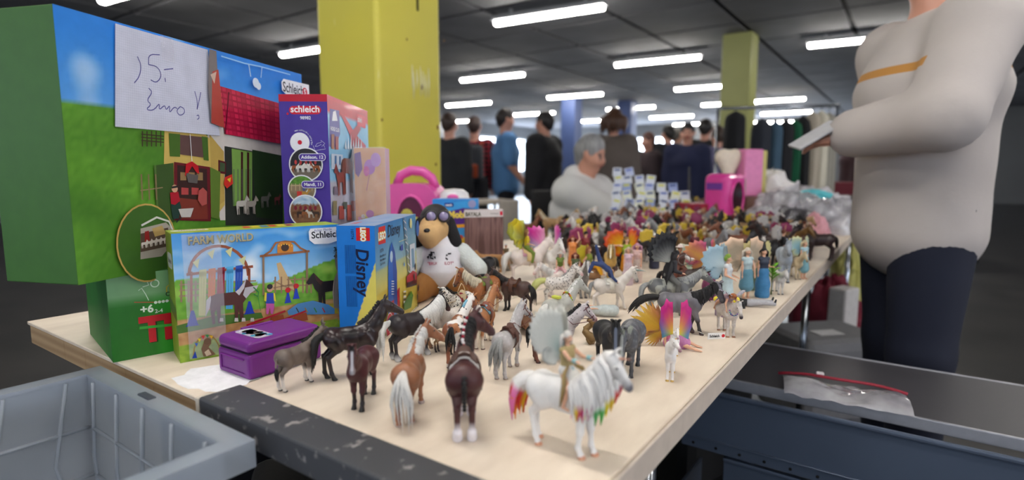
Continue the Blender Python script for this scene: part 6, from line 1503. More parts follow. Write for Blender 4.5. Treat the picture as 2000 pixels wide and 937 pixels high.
# fairy lying on her back with grey cap
doll('swimmer-like fairy in grey cap and silver gown lying on her back before the acrobat unicorn', std(1150, 617)+Vector((0, 0, .012)), R(-6), .082, dict(pelvis=(.1, 0, 0), torso=(-1, 0, .08), headdir=(-1, 0, .15), face=(0, 0, 1), thl=(1, .05, .02), thr=(1, -.05, .02), snl=(1, 0, 0), snr=(1, 0, 0), ftl=(1, 0, .6), ftr=(1, 0, .6), ual=(.9, .2, .3), uar=(.9, -.2, .25), fal=(1, 0, 0), far=(1, 0, 0)), top=(214, 222, 224), skirt=(190, 200, 200), hair=(110, 120, 130), hstyle='short', long=True)
t = thing('bronze_snake', 'small bronze twisted figurine standing between lying fairy and black horse', 'figurine', std(1150, 672)); b = MB(); b.tube([(.006*math.sin(i*.9), .004*math.cos(i*.9), .003+i*.0036) for i in range(12)], [.008-.0004*i for i in range(12)], 8); b.build('body', mat('bronze', (130, 104, 66), .45, .4, bump=.6), t)
# right edge line of horses
HD = [((1519, 572), 186, .052, (216, 212, 208), None, 'slim white foal facing the camera near the right table edge', 30), ((1530, 548), 200, .088, (150, 160, 172), (170, 180, 190), 'tall blue-grey horse with pale mane behind the slim white foal', 40), ((1551, 543), 180, .060, (206, 186, 150), None, 'beige foal with blue back, right of the blue-grey horse', 40), ((1598, 508), 275, .088, (50, 32, 32), (30, 22, 22), 'dark brown horse by itself near the far right corner of the table', 30), ((1560, 522), 200, .080, (90, 60, 50), None, 'brown horse with dark head between beige foal and far dark one', 35), ((1540, 505), 160, .092, (110, 78, 40), None, 'ochre horse before the plastic bags', 35), ((1500, 500), 230, .085, (110, 104, 116), None, 'lilac-grey horse left of the ochre one', 40)]
for (px, py), a_, sc, col, mc, lb, nk in HD:
    p_, r_ = at_heading(px, py, a_)
    horse(lb, p_, r_, sc, horse_mat('edge_%d_%d_%d' % col, col, muz=tuple(int(v*.6) for v in col)), dict(neck=nk, head=-45, cell=.016, bulk=.95), mane=(hair_mat('edgeh_%d' % (mc or col)[0], mc or col), dict(length=.18, n=12)), tail=(hair_mat('edgeh_%d' % (mc or col)[0], mc or col), dict(length=.5)), eye=False)
doll('blue and white winged woman figurine right of the beige foal', std(1568, 545), R(-70), .10, dict(), top=(150, 180, 190), skirt=(120, 170, 180), hair=(206, 190, 150), wings=(OPWING, grad((110, 150, 170), (150, 190, 200), (206, 200, 150)), dict(span=.4)))
# ------------------------------------------------------------------ the dense far crowd of figurines
random.seed(21)
CROWDG = 'blurred figurines crowded on the far half of the table'
protoH = []
for k, (nk, hd_) in enumerate(((50, -45), (25, -55), (60, -35))):
    Hc_ = horse_body(neck=nk, head=hd_, cell=.024, bulk=1.05); protoH.append(Hc_)
mnm = []
for Hc_ in protoH:
    b = make_mane(Hc_, HB, None, n=8, length=.22); tl = make_tail(Hc_, HB, None, n=6); mnm.append((b.data, tl.data)); bpy.data.objects.remove(b); bpy.data.objects.remove(tl)
pd_ = []
for k in range(3):
    J = figure_prims([dict(), dict(ual=(.2, .8, .3), fal=(.3, .2, 1)), dict(uar=(1, -.2, .1), far=(1, 0, .2))][k]); me_b = fig_body(J, cell=.022); me_t = fig_cloth(J, 'top', cell=.022, sleeve=.5); me_s = fig_cloth(J, 'skirt long', cell=.024)
    mbw = []
    for s in (-1, 1):
        b = MB(); feather_wing(b, J, s, .42, grad((230, 225, 220), (235, 235, 235), (240, 240, 240)), n=9); mbw.append(b.mesh('wing'))
    Bh = Body(); Bh.sph(J['head']+np.array((-.01, 0, .015)), .06); pd_.append((me_b, me_t, me_s, Bh.mesh('hair', .02), mbw))
HCOL = [('black', (26, 24, 28), HB), ('white', (206, 202, 200), HW), ('black', (26, 24, 28), HB), ('dark brown', (56, 36, 34), HB), ('chestnut', (120, 70, 46), HB), ('grey', (116, 116, 122), HG), ('tan', (170, 136, 96), HC)]
FCOL = [('maroon', (90, 16, 34)), ('black', (24, 22, 28)), ('black', (24, 22, 28)), ('silver-grey', (130, 130, 138)), ('brown', (76, 50, 40)), ('dark red', (120, 24, 30)), ('olive', (80, 80, 44)), ('white', (200, 198, 196)), ('navy blue', (30, 34, 60))]
WCOL = [None, None, None, None, None, (206, 176, 60), (140, 50, 90), (190, 186, 184)]
taken = []
def free(p, r=.036):
    for q in taken:
        if (q-p).length < r: return False
    return True
bpy.context.view_layer.update()
for o in list(C.objects):
    if o.parent is None and 'figurine' in str(o.get('category', '')) and o.location.z < .80: taken.append(Vector((o.location.x, o.location.y, TZ)))
n_c = 0; tries = 0
while n_c < 240 and tries < 14000:
    tries += 1
    py = 417+random.random()**1.2*108; px = 985+random.random()*590
    if py > 470 and px < 1100: continue
    if py > 505 and random.random() < .35: continue
    if 1390 < px < 1480 and py < 452: continue
    if px > 1480 and py < 462: continue
    p = at_z(px, py)
    a, bb = (p-n0).dot(TD), (p-n0).dot(TW)
    if a > LT-.08 or bb < .05 or bb > 1.06: continue
    if not free(p, .036 if py > 455 else .046): continue
    taken.append(p); n_c += 1
    if random.random() < .52:
        nm, col, hm_ = random.choice(HCOL); k = random.randrange(3)
        t = thing('horse_figurine', 'blurred %s horse figurine in the dense far crowd' % nm, 'horse figurine', p, random.random()*6.28, 'blurred %s horses in the far crowd' % nm, .066+random.random()*.024)
        mobj('body', protoH[k]['me'], horse_mat('crowd_'+nm.replace(' ', '_'), col, muz=tuple(int(v*.6) for v in col)), t); mobj('mane', mnm[k][0], hm_, t); mobj('tail', mnm[k][1], hm_, t)
    else:
        nm, col = random.choice(FCOL); k = random.randrange(3)
        w_ = random.choice(WCOL)
        t = thing('fairy_figurine', ('blurred %s winged figurine in the dense far crowd' if w_ else 'blurred %s robed figurine in the dense far crowd') % nm, 'figurine', p, R(-90+random.uniform(-80, 80)), ('blurred %s winged figures in the far crowd' if w_ else 'blurred %s robed figures in the far crowd') % nm, .085+random.random()*.025)
        me_b, me_t, me_s, me_h, mbw = pd_[k]; cm = mat('cloth_%d_%d_%d' % col, col, .55, var=.2, scale=20)
        mobj('body', me_b, SKF, t); mobj('top', me_t, cm, t); mobj('skirt', me_s, cm, t); mobj('hair', me_h, random.choice([HB, HW, HC, hair_mat('auburn', (120, 60, 36))]), t)
        if w_:
            for mw in mbw: mobj('wing', mw, mat('wing_%d_%d_%d' % w_, w_, .4), t)
print('crowd', n_c)
# ------------------------------------------------------------------ plush dog
dg = thing('plush_dog', 'sitting plush pilot dog with tan face, goggles, white lettered shirt and fleece arms', 'plush toy', (-.158, 1.25, TZ), R(6), None, .94)
mtan = mat('tan_plush', (206, 168, 116), .95, bump=.6, scale=60, bscale=500); mbrn = mat('brown_plush', (150, 100, 46), .9, bump=.6, bscale=400); mblk = mat('black_plush', (26, 25, 28), .95, bump=.5, bscale=400)
mfl = mat('white_fleece', (206, 212, 210), .95, bump=1, scale=50, bscale=260)
B = Body(); B.add((-.012, .012, .158), (-.012, .012, .170), .036, .034, k=.01); B.add((-.020, -.012, .156), (-.026, -.032, .150), .031, .026, k=.012); B.add((-.024, -.018, .134), (-.022, .0, .128), .019, .022, k=.012); B.add((-.01, .01, .13), (0, .012, .09), .026, .036, k=.01)
B.add((0, .015, .05), (0, .015, .08), .048, .040, k=.01)
mobj('head', B.mesh('dog_head', .0028), mtan, dg)
B = Body()
for s in (-1, 1): B.add((s*.025, .0, .034), (s*.058+.012, -.055, .026), .034, .025, k=.015); B.add((s*.058+.012, -.055, .026), (s*.066+.012, -.080, .024), .024, .023, k=.01)
B.sph((0, .02, .045), .048, k=.02)
mobj('legs', B.mesh('dog_legs', .003, floor=0), mbrn, dg)
B = Body(); B.add((0, .012, .125), (0, .010, .10), .030, .042, k=.01); B.add((0, .010, .10), (0, .008, .062), .042, .052, (0, 1, 0), .9, .01)
for s in (-1, 1): B.add((s*.025, .012, .112), (s*.052, .0, .100), .020, .020, k=.01)
sh = mobj('shirt', B.mesh('dog_shirt', .0028), mat('white_cotton', (226, 224, 230), .85, bump=.2, scale=30), dg)
for s in (-1, 1):
    B = Body(); B.add((s*.050, .002, .104), (s*.080+.006, -.012, .064), .021, .023, k=.01); mobj('arm', B.mesh('dog_arm', .0026), mfl, dg); B = Body(); B.sph((s*.084+.006, -.020, .046), .016); mobj('paw', B.mesh('paw', .003), mblk, dg)
for s in (-1, 1):
    B = Body(); B.add((-.012+s*.034, .010, .175), (-.012+s*.044, .0, .128), .012, .018, (0, 1.0, 0), 1.0, .01); mobj('ear', B.mesh('ear', .003), mblk, dg)
b = MB(); b.sphere((-.029, -.053, .160), .0075, 10, sc=(1.1, .7, .8)); b.build('nose', mat('black_gloss', (14, 12, 12), .2), dg)
b = MB(); b.tube([(-.028, -.054, .152), (-.028, -.0545, .144)], .0009, 5); b.tube([(-.040, -.046, .139), (-.034, -.0515, .143), (-.028, -.0545, .144), (-.022, -.0515, .143), (-.016, -.046, .140)], .0011, 5); b.build('mouth', mat('black_gloss', (14, 12, 12)), dg)
B = Body(); B.add((-.012, .018, .176), (-.012, .020, .180), .039, .037, k=.01); B.add((-.012, .03, .17), (-.055, .06, .160), .03, .016, k=.01); B.sph((-.02, -.035, .15), .045, k=.004, sub=True); mobj('cap', B.mesh('cap', .003), mat('black_cap', (34, 30, 32), .6), dg)
b = MB()
for s in (-1, 1):
    M_ = Matrix.Translation((-.012+s*.0145+.006, -.022, .190)) @ Matrix.Rotation(R(78), 4, 'X'); b.lathe([(.013, -.004), (.0145, .0), (.013, .005), (.0118, .005)], 16, M_)
b.build('goggle_frame', mat('dark_rubber', (30, 28, 32), .4), dg)
b = MB()
for s in (-1, 1):
    M_ = Matrix.Translation((-.012+s*.0145+.006, -.0225, .190)) @ Matrix.Rotation(R(78), 4, 'X'); b.lathe([(.0118, .002), (.010, .0055), (.004, .0075), (.0005, .008)], 16, M_)
b.build('goggle_lens', mat('violet_lens', (130, 120, 160), .08, coat=1), dg)
a = Art(dg, (-.034, -.0470, .064), X_, (0, .30, .954), .0004)
random.seed(8)
for i in range(34):
    u, v = random.random()*.046+.006, .030+random.random()*.016; a.line([(u, v), (u+random.uniform(-.008, .008), v+random.uniform(-.005, .005))], .0034, (30, 28, 32), False, keep=True)
a.k += 1; a.circle(.028, .040, .004, (226, 224, 228)); a.text('"BRUCH PILOT"', .034, .017, .0095, (160, 50, 80), .02, center=True, sx=.9)
a.build('shirt_print', mat_attr('cloth_ink', .8))
# ------------------------------------------------------------------ pink carry case on the left, behind the dog
mpink = mat('pink_plastic', (214, 84, 160), .3, var=.06, coat=.3)
q = at_z(812, 335+.275*1118/1.96); cs = thing('pink_case', 'bright pink plastic play case with oval handle in front of the yellow pillar', 'case', (q.x, q.y, TZ), R(-14), None, 1.10)
def rr(w_, h_, r_, z0=0, skew=0):
    pts = []
    for cx, cz, a0 in ((w_/2-r_, h_-r_, 0), (-w_/2+r_, h_-r_, 90), (-w_/2+.01, .01, 180), (w_/2-.01, .01, 270)):
        for i in range(6): t_ = R(a0+i*18); rr_ = r_ if a0 < 100 else .01; pts.append((cx+rr_*math.cos(t_)+skew*(cz), z0+cz+rr_*math.sin(t_)))
    return pts
b = MB(); b.prism(rr(.190, .215, .06), -.055, .055); b.build('shell', mpink, cs)
b = MB(); b.tube([(-.060+.12*0, 0, .205), (-.045, 0, .238), (-.01, 0, .254), (.03, 0, .250), (.058, 0, .230), (.070, 0, .200)], .015, 10, .8, ref=(0, 1, 0)); b.build('handle', mpink, cs)
b = MB(); b.prism([(.045*math.cos(R(i*15))+.012, .10+.075*math.sin(R(i*15))) for i in range(24)], -.0575, -.054); b.build('window', mat('dark_window', (96, 40, 70), .2), cs)
b = MB(); pts = [(.048*math.cos(R(i*15))+.012, -.058, .10+.078*math.sin(R(i*15))) for i in range(24)]; b.tube(pts, .005, 6, closed=True, ref=(0, 1, 0)); b.build('window_rim', mpink, cs)
b = MB(); b.sphere((.0, -.060, .12), .02, 8, sc=(1, .2, 1)); b.sphere((.03, -.060, .10), .016, 8, sc=(1, .2, 1)); b.build('picture', mat('yellow_green_toy', (180, 170, 70), .5), cs)
q = at_y(883, 400, 1.88); wr_ = thing('white_ring_toy', 'white rounded plastic toy lid peeking over the blue learning toy box', 'toy', (q.x+.005, 1.90, TZ), 0, None, 1.02)
b = MB(); b.lathe([(.0, 0), (.05, 0), (.05, .17), (.046, .200), (.03, .212), (.0, .215)], 24); b.build('shell', mat('white_plastic', (224, 222, 226), .35), wr_)
b = MB(); b.sphere((0, -.044, .188), .016, 10, sc=(1.2, .6, .7)); b.build('button', mpink, wr_)
# ------------------------------------------------------------------ right back: pink case with oval window
q = at_z(1425, 441); cs2 = thing('pink_case', 'magenta play case with dark oval window and purple label on the far table', 'case', (q.x, q.y+.09, TZ), R(38))
b = MB(); b.bbox((0, 0, .135), (.19, .14, .26), .035, 4); b.build('shell', mat('magenta_plastic', (212, 60, 150), .35, var=.06, coat=.2), cs2)
b = MB(); b.bbox((0, 0, .012), (.25, .22, .024), .01, 2); b.build('base', mat('magenta_plastic', (212, 60, 150)), cs2)
b = MB(); b.prism([(.055*math.cos(R(i*15)), .14+.085*math.sin(R(i*15))) for i in range(24)], -.074, -.068); b.build('window', mat('smoky_window', (66, 36, 46), .15), cs2)
b = MB(); b.tube([(.058*math.cos(R(i*15)), -.074, .14+.088*math.sin(R(i*15))) for i in range(24)], .007, 6, closed=True, ref=(0, 1, 0)); b.build('window_rim', mat('magenta_plastic', (212, 60, 150)), cs2)
b = MB(); b.bbox((-.0965, 0, .20), (.004, .09, .035), .001, 1); b.build('label', mat('purple_label', (110, 50, 150), .5), cs2)
# card rack
rk = thing('card_rack', 'tilted display rack full of small blue and white sewing cards, beside the seller', 'rack', at_z(1275, 335+.275*1118/3.12), R(-12))
b = MB(); b.bbox((0, .10, .004), (.44, .22, .008), .002, 1); 
for s in (-1, 1): b.tube([(s*.20, .01, .005), (s*.20, .2, .30)], .006, 6, ref=(1, 0, 0)); b.tube([(s*.20, .2, .30), (s*.20, .2, .005)], .006, 6, ref=(1, 0, 0))
b.build('frame', mat('dark_wire', (40, 40, 46), .5), rk)
random.seed(4)
for r_ in range(6):
    for c in range(7):
        zt = .30-.030*c*.9 if True else 0
        x = -.20+c*.062; z = .04+r_*.043
        if z > .30-.024*c: continue
        b = MB(); M_ = Matrix.Translation((x+random.uniform(-.010, .010), .010+.62*z-.02, z)) @ Matrix.Rotation(R(-28), 4, 'X') @ Matrix.Rotation(R(random.uniform(-16, 16)), 4, 'Y'); b.bbox((0, 0, .02), (.050, .004, .055), .001, 1, M_); o = b.build('card', mat('card_%d' % (c*r_ % 4), [(214, 220, 232), (186, 196, 226), (222, 226, 210), (150, 166, 214)][c*r_ % 4], .4), rk)
        b = MB(); b.box((0, -.003, .032), (.034, .002, .012), M_); b.build('print', mat('print_%d' % ((c+r_) % 3), [(90, 110, 190), (206, 206, 70), (60, 80, 140)][(c+r_) % 3], .5), o)
def simple(name, label, cat, px, py, Y, dims, col, rot=0, part='carton', rough=.5, r=.006, z=TZ, **kw):
    q = at_y(px, py, Y); t = thing(name, label, cat, (q.x, Y, z), R(rot)); b = MB(); b.bbox((0, 0, dims[2]/2), dims, r, 2); b.build(part, mat('%s_%d_%d_%d' % ((part,)+tuple(col)), col, rough, **kw), t); return t
simple('flat_box', 'flat pale pink box on a red tray between card rack and magenta case', 'box', 1345, 410, 2.72, (.26, .14, .035), (226, 170, 176), 12)
simple('red_tray', 'dark red box between the card rack and the magenta case', 'box', 1365, 400, 3.02, (.20, .16, .11), (150, 20, 50), 20)
simple('storage_box', 'brown cardboard box behind the magenta case', 'box', 1492, 370, 3.15, (.34, .2, .14), (96, 60, 44), 10)
t = simple('game_carton', 'flat yellow and grey game box stacked behind the magenta case', 'box', 1490, 385, 2.98, (.24, .10, .05), (226, 206, 40), 8)
simple('toy_box', 'tall pink toy doll box standing behind the magenta case', 'box', 1464, 320, 3.25, (.12, .08, .40), (222, 130, 180), 14)
simple('toy_box', 'pale yellow small box right of the tall pink doll box', 'box', 1483, 320, 3.32, (.06, .06, .395), (206, 196, 110), 14)
# plush heart
q = at_y(1424, 300, 3.25); t = thing('plush_heart', 'cream white plush heart propped above the magenta case', 'plush toy', (q.x, 3.25, TZ+.235), R(8)); B = Body()
for s in (-1, 1): B.add((s*.035, 0, .12), (0, 0, .02), .048, .022, (0, 1, 0), 1.5, .03)
mobj('body', B.mesh('heart', .008), mat('cream_fleece', (226, 214, 196), .95, bump=.8, bscale=150), t)
simple('plain_carton', 'plain carton supporting the cream plush heart', 'box', 1424, 340, 3.26, (.14, .14, .235), (170, 150, 140), 4)
# cloths, bags: crumpled blobs
def crumple(name, label, cat, px, py, Y, rx, ry, rz, m, seed=0, part='sheet', z=TZ, n=44):
    q = at_y(px, py, Y); t = thing(name, label, cat, (q.x, Y, z)); b = MB()
    def fn(i, j):
        a, f = 2*math.pi*i, j*math.pi/2
        d = 1+.34*nz(math.cos(a)*2.1+seed, math.sin(a)*2.1, f*2.2)+.22*abs(nz(math.cos(a)*6, math.sin(a)*6+seed, f*6))
        return (rx*math.cos(a)*math.cos(f)*d, ry*math.sin(a)*math.cos(f)*d, max(.001, rz*math.sin(f)*d))
    b.sheet(fn, n, n//2); b.build(part, m, t); return t
mbag = mat('clear_bag', (226, 226, 232), .12, coat=.6, alpha=.62, bump=.8, scale=14, bscale=60, col2=(150, 146, 156))
crumple('plastic_bag', 'crumpled clear plastic bag of pale things in front of the white cloth heap', 'bag', 1540, 420, 2.75, .20, .16, .16, mbag, 1)
crumple('plastic_bag', 'crumpled clear plastic bag nearest to the standing person at the table edge', 'bag', 1628, 450, 2.60, .15, .15, .13, mbag, 2)
crumple('plastic_bag', 'greyish crumpled plastic bag left beside the magenta case', 'bag', 1497, 440, 2.62, .09, .09, .10, mbag, 3)
mdk = mat('grey_bag', (70, 68, 74), .3, coat=.4, bump=.8, bscale=60)
crumple('dark_bag', 'dark grey crumpled plastic bag lying among the clear ones', 'bag', 1552, 430, 2.52, .10, .08, .10, mdk, 4)
crumple('cloth_heap', 'heap of white and grey cloth behind the plastic bags', 'cloth', 1560, 385, 3.18, .30, .12, .17, mat('white_cloth', (216, 212, 216), .85, bump=.4, scale=12, col2=(150, 146, 150)), 5)
crumple('turquoise_cloth', 'turquoise cloth lying on top of the white cloth heap', 'cloth', 1588, 376, 3.04, .10, .06, .045, mat('turquoise_cloth', (90, 190, 200), .8), 6, z=TZ+.130)
crumple('white_blanket', 'white folded blanket right of the tall pink doll box', 'cloth', 1510, 335, 3.38, .12, .08, .12, mat('white_blanket', (230, 226, 224), .9), 7, z=TZ+.15)
crumple('pink_cloth', 'small pale pink cloth between the clear plastic bags', 'cloth', 1590, 425, 2.47, .06, .05, .085, mat('pink_cloth', (206, 150, 160), .85), 8)
# ------------------------------------------------------------------ clothes rail
RY = 5.4
q0, q1 = at_y(1398, 212, RY), at_y(1640, 206, RY)
rl = thing('clothes_rail', 'long metal clothes rail behind the table holding coats', 'clothes rail', (0, 0, 0)); b = MB(); b.tube([q0, q1], .014, 8); b.build('bar', chrome, rl)
for q in (q0+Vector((.02, 0, 0)), q1-Vector((.02, 0, 0))):
    b = MB(); b.tube([q, (q.x, q.y, .03)], .014, 8, ref=(1, 0, 0)); b.tube([(q.x, q.y-.25, .03), (q.x, q.y+.25, .03)], .014, 8); b.build('post', chrome, rl)
def garment(label, px0, px1, ytop, ybot, Y, col, rough=.9, seed=0):
    a, c = at_y(px0, ytop, Y), at_y(px1, ybot, Y); w_ = c.x-a.x; H_ = a.z-c.z
    t = thing('hanging_coat', label, 'garment', ((a.x+c.x)/2, Y, c.z), 0, 'clothes on the rail'); b = MB()
    def fn(i, j):
        an = 2*math.pi*i; z = H_*j; f = 1 if j < .86 else math.sqrt(max(.02, 1-((j-.86)/.14)**2)); fold = 1+.10*math.cos(an*7+seed)*(1-j)
        return (w_/2*math.cos(an)*fold*f*(.9+.1*(1-j)), .10*math.sin(an)*fold*f, z)
    b.sheet(fn, 56, 16); m_ = mat('garment_%d_%d_%d' % col, col, rough, bump=.3, scale=8); b.build('fabric', m_, t)
    b = MB(); zt = H_; zr = (q0.z-c.z) if abs(Y-RY) < .05 else H_+.05
    b.tube([(0, 0, zt-.02), (0, 0, max(zt+.01, zr)), (.02, 0, max(zt+.02, zr+.02))], .005, 6); b.build('hanger', chrome, t)
    return t
for i, (x0, x1, yt, yb, c, lb) in enumerate([(1416, 1452, 217, 340, (20, 20, 24), 'black jacket hanging at the rail left of the pale green pillar'), (1468, 1500, 232, 400, (40, 44, 54), 'slate coat on the rail in front of the pale green pillar'), (1500, 1520, 236, 400, (64, 90, 110), 'petrol-blue patterned coat on the rail'), (1518, 1542, 234, 410, (30, 30, 34), 'charcoal coat on the rail right of the petrol-blue one'), (1542, 1556, 234, 400, (20, 90, 60), 'green garment on the rail'), (1552, 1572, 226, 420, (16, 16, 20), 'black long coat on the rail left of the cream ones'), (1572, 1594, 218, 380, (176, 166, 150), 'beige coat on the rail'), (1590, 1608, 216, 385, (206, 200, 182), 'cream coat on the rail'), (1604, 1624, 220, 390, (150, 146, 136), 'stone grey coat at the right end of the rail')]): garment(lb, x0, x1, yt, yb, RY, c, seed=i)
# ------------------------------------------------------------------ other tables and racks in the hall
def trestle(label, x, y, w_, d_, rot, col=(180, 168, 150), h=.75):
    t = thing('trestle_table', label, 'table', (x, y, 0), R(rot)); b = MB(); b.bbox((0, 0, h-.015), (w_, d_, .03), .004, 1); b.build('tabletop', mat('trestle_%d' % col[0], col, .5), t)
    for sx in (-1, 1):
        for sy in (-1, 1): b = MB(); b.tube([(sx*(w_/2-.08), sy*(d_/2-.06), h-.03), (sx*(w_/2-.08), sy*(d_/2-.06), 0)], .014, 6); b.build('leg', chrome, t)
    return t
trestle('beige stall table behind the brown plank-print box', -.45, 5.5, .9, .55, 20)
trestle('dark covered stall table behind the seller', 1.2, 6.35, 1.3, .6, 8, (50, 46, 50))
trestle('stall table with clothes far right behind the rail', 4.4, 6.8, 2.0, .7, -10, (90, 84, 80))
random.seed(14)
def heap(label, x, y, z, col, s=.2, n=0): 
    t = thing('folded_clothes', label, 'clothes', (x, y, z)); b = MB()
    for k in range(4): b.bbox((random.uniform(-.01, .01), 0, .02+k*.038), (s*1.3, s, .036), .012, 2, Matrix.Rotation(random.uniform(-.15, .15), 4, 'Z'))
    b.build('cloth', mat('heap_%d_%d_%d' % col, col, .9), t)
for i, (x, c, lb) in enumerate(((.72, (90, 60, 60), 'stack of folded dusky red clothes on the dark stall table'), (1.04, (60, 70, 100), 'stack of folded blue clothes on the dark stall table'), (1.38, (150, 140, 130), 'stack of folded beige clothes on the dark stall table'), (1.68, (40, 40, 46), 'stack of folded black clothes on the dark stall table'))): heap(lb, x, 6.35+(x-1.2)*.14, TZ, c, .15)
for i, (x, c, lb) in enumerate(((3.9, (110, 40, 50), 'stack of folded wine-red clothes on the far right table'), (4.5, (150, 90, 60), 'stack of folded rust clothes on the far right table'))): heap(lb, x, 6.8-(x-4.4)*.17, TZ, c, .3)
# seller chair
ch = thing('chair', 'dark folding chair the white-clad seller sits on', 'chair', (.42, 4.05, 0), R(-60)); mch = mat('dark_chair', (28, 27, 30), .6)
b = MB(); b.bbox((0, 0, .43), (.42, .42, .03), .01, 2); b.build('seat', mch, ch); b = MB(); b.bbox((-.2, 0, .72), (.03, .42, .34), .012, 2); b.build('backrest', mch, ch)
for sx in (-1, 1):
    for sy in (-1, 1): b = MB(); b.tube([(sx*.18, sy*.18, .42), (sx*.2, sy*.19, 0)], .012, 6); b.build('leg', mch, ch)
ch2 = thing('chair', 'pale cream chair beside the beige stall table', 'chair', (-.06, 4.6, 0), R(100)); mc2 = mat('cream_chair', (196, 186, 176), .6)
b = MB(); b.bbox((0, 0, .43), (.40, .40, .03), .01, 2); b.build('seat', mc2, ch2); b = MB(); b.bbox((-.19, 0, .62), (.03, .16, .38), .012, 2); b.build('backrest', mc2, ch2)
for sx in (-1, 1):
    for sy in (-1, 1): b = MB(); b.tube([(sx*.17, sy*.17, .42), (sx*.18, sy*.18, 0)], .012, 6); b.build('leg', mc2, ch2)
# ------------------------------------------------------------------ people
SKP = skin_mat('human_skin', (206, 150, 128), lip=(170, 90, 84)); SKD = skin_mat('human_skin_b', (176, 116, 96), lip=(150, 80, 76))
def cmat(c, bump=.25): return mat('wear_%d_%d_%d' % c, c, .85, bump=bump, scale=7, bscale=25, var=.15) if isinstance(c, tuple) else c
def person(label, x, y, ang, h, pose, top, bottom, shoes=(30, 28, 28), hair=(50, 36, 28), female=False, sleeve=1, cell=.014, skin=None, hstyle='short', hlen=.1, infl=.014, z=0, hood=False, group=None):
    t = thing('person', label, 'person', (x, y, z), R(ang), group, h); J = figure_prims(pose, female)
    mobj('body', fig_body(J, female, cell=min(cell, .011)), skin or SKP, t)
    mobj('shirt', fig_cloth(J, 'top hood' if hood else ('top hem' if infl > .015 else 'top'), female, cell, 'shirt', sleeve=sleeve, infl=infl), cmat(top), t)
    mobj('trousers', fig_cloth(J, 'bottom', female, cell, 'trousers', infl=.010), cmat(bottom), t)
    mobj('shoes', fig_cloth(J, 'shoes', female, cell, 'shoes'), cmat(shoes), t)
    if hair: fig_hair(J, hair_mat('p_hair_%d_%d_%d' % hair, hair, .4), t, hlen, hstyle)
    return t, J
STD = dict(thl=(.05, .05, -1), thr=(-.05, -.05, -1))
plaid = NT('red_plaid')
for_ = plaid.n('ShaderNodeTexWave', bands_direction='Z'); for_.inputs['Scale'].default_value = 9; plaid.link(plaid.coord(), for_.inputs[0]); w2 = plaid.n('ShaderNodeTexWave', bands_direction='Y'); w2.inputs['Scale'].default_value = 9; plaid.link(plaid.coord(), w2.inputs[0])
plaid.base(plaid.mix(plaid.math('MULTIPLY', plaid.mapr(for_.outputs['Fac'], .3, .6), plaid.mapr(w2.outputs['Fac'], .3, .6)), lin((30, 10, 16)), lin((170, 24, 50)))); plaid.set(Roughness=.9)
t, J = person('person in red checked shirt with grey backpack seen from behind', (928-1000)/1110*7.7, 7.7, 80, 1.72, STD, plaid.m, (24, 24, 30), hair=(60, 40, 34))
b = MB(); b.bbox((-.125, 0, .66), (.10, .19, .27), .03, 3); b.build('backpack', mat('grey_backpack', (62, 64, 70), .8), t)
b = MB(); b.bbox((-.180, -.02, .60), (.02, .09, .10), .008, 2); b.build('backpack_pocket', mat('orange_patch', (176, 70, 30), .8), t)
for s in (-1, 1): b = MB(); b.tube([(-.08, s*.07, .80), (0, s*.075, .84), (.07, s*.07, .78), (.05, s*.075, .60), (-.07, s*.08, .56)], .012, 6, .5); b.build('backpack_strap', mat('orange_strap', (150, 64, 34), .8), t)
person('person with dark hair and light blue T-shirt standing sideways', (988-1000)/1110*6.9, 6.9, 10, 1.74, dict(STD, ual=(.25, .2, -1), fal=(.4, .1, -1), uar=(.05, -.25, -1), far=(.6, -.1, -.8)), (92, 142, 196), (26, 26, 34), sleeve=.42, infl=.02, hair=(40, 30, 28))
person('person in long black coat between blue-shirted visitor and seller', (1062-1000)/1110*6.2, 6.2, 150, 1.64, STD, (22, 22, 26), (20, 20, 24), hair=(34, 28, 28), infl=.035)
person('person in black standing close behind the yellow pillar edge', (880-1000)/1110*6.6, 6.6, 60, 1.66, STD, (30, 32, 36), (26, 26, 30), hair=(60, 44, 36), infl=.02)
person('person in taupe coat with brown hair seen from behind, behind the seller', (1196-1000)/1110*5.6, 5.6, 70, 1.60, STD, (96, 86, 80), (60, 54, 52), hair=(80, 52, 36), infl=.036, female=True, hstyle='long', hlen=.12)
for px, Y, h, c, hr, an, lb in ((1262, 7.4, 1.50, (60, 46, 50), (96, 60, 50), 200, 'person with reddish face behind the card rack'), (1300, 8.9, 1.70, (34, 34, 40), (30, 26, 26), 120, 'dark-clothed person right of the reddish-faced one'), (1338, 7.0, 1.58, (30, 36, 70), (24, 22, 22), 250, 'person in navy jacket behind the card rack, nearest of the dark group'), (1372, 7.8, 1.70, (28, 28, 30), (26, 22, 20), 60, 'person in black left of the hanging black jacket'), (1396, 7.2, 1.56, (110, 106, 140), (60, 44, 34), 100, 'person in lilac-grey top under the hanging black jacket'), (1318, 9.8, 1.72, (70, 76, 84), (90, 84, 80), 20, 'farthest grey-clad person in the middle of the hall'), (1660, 8.4, 1.64, (60, 34, 40), (40, 30, 28), 170, 'person in maroon far behind the standing phone holder')):
    person(lb, (px-1000)/1110*Y, Y, an, h, STD, c, tuple(int(v*.7) for v in c), hair=hr, infl=.03, cell=.018)
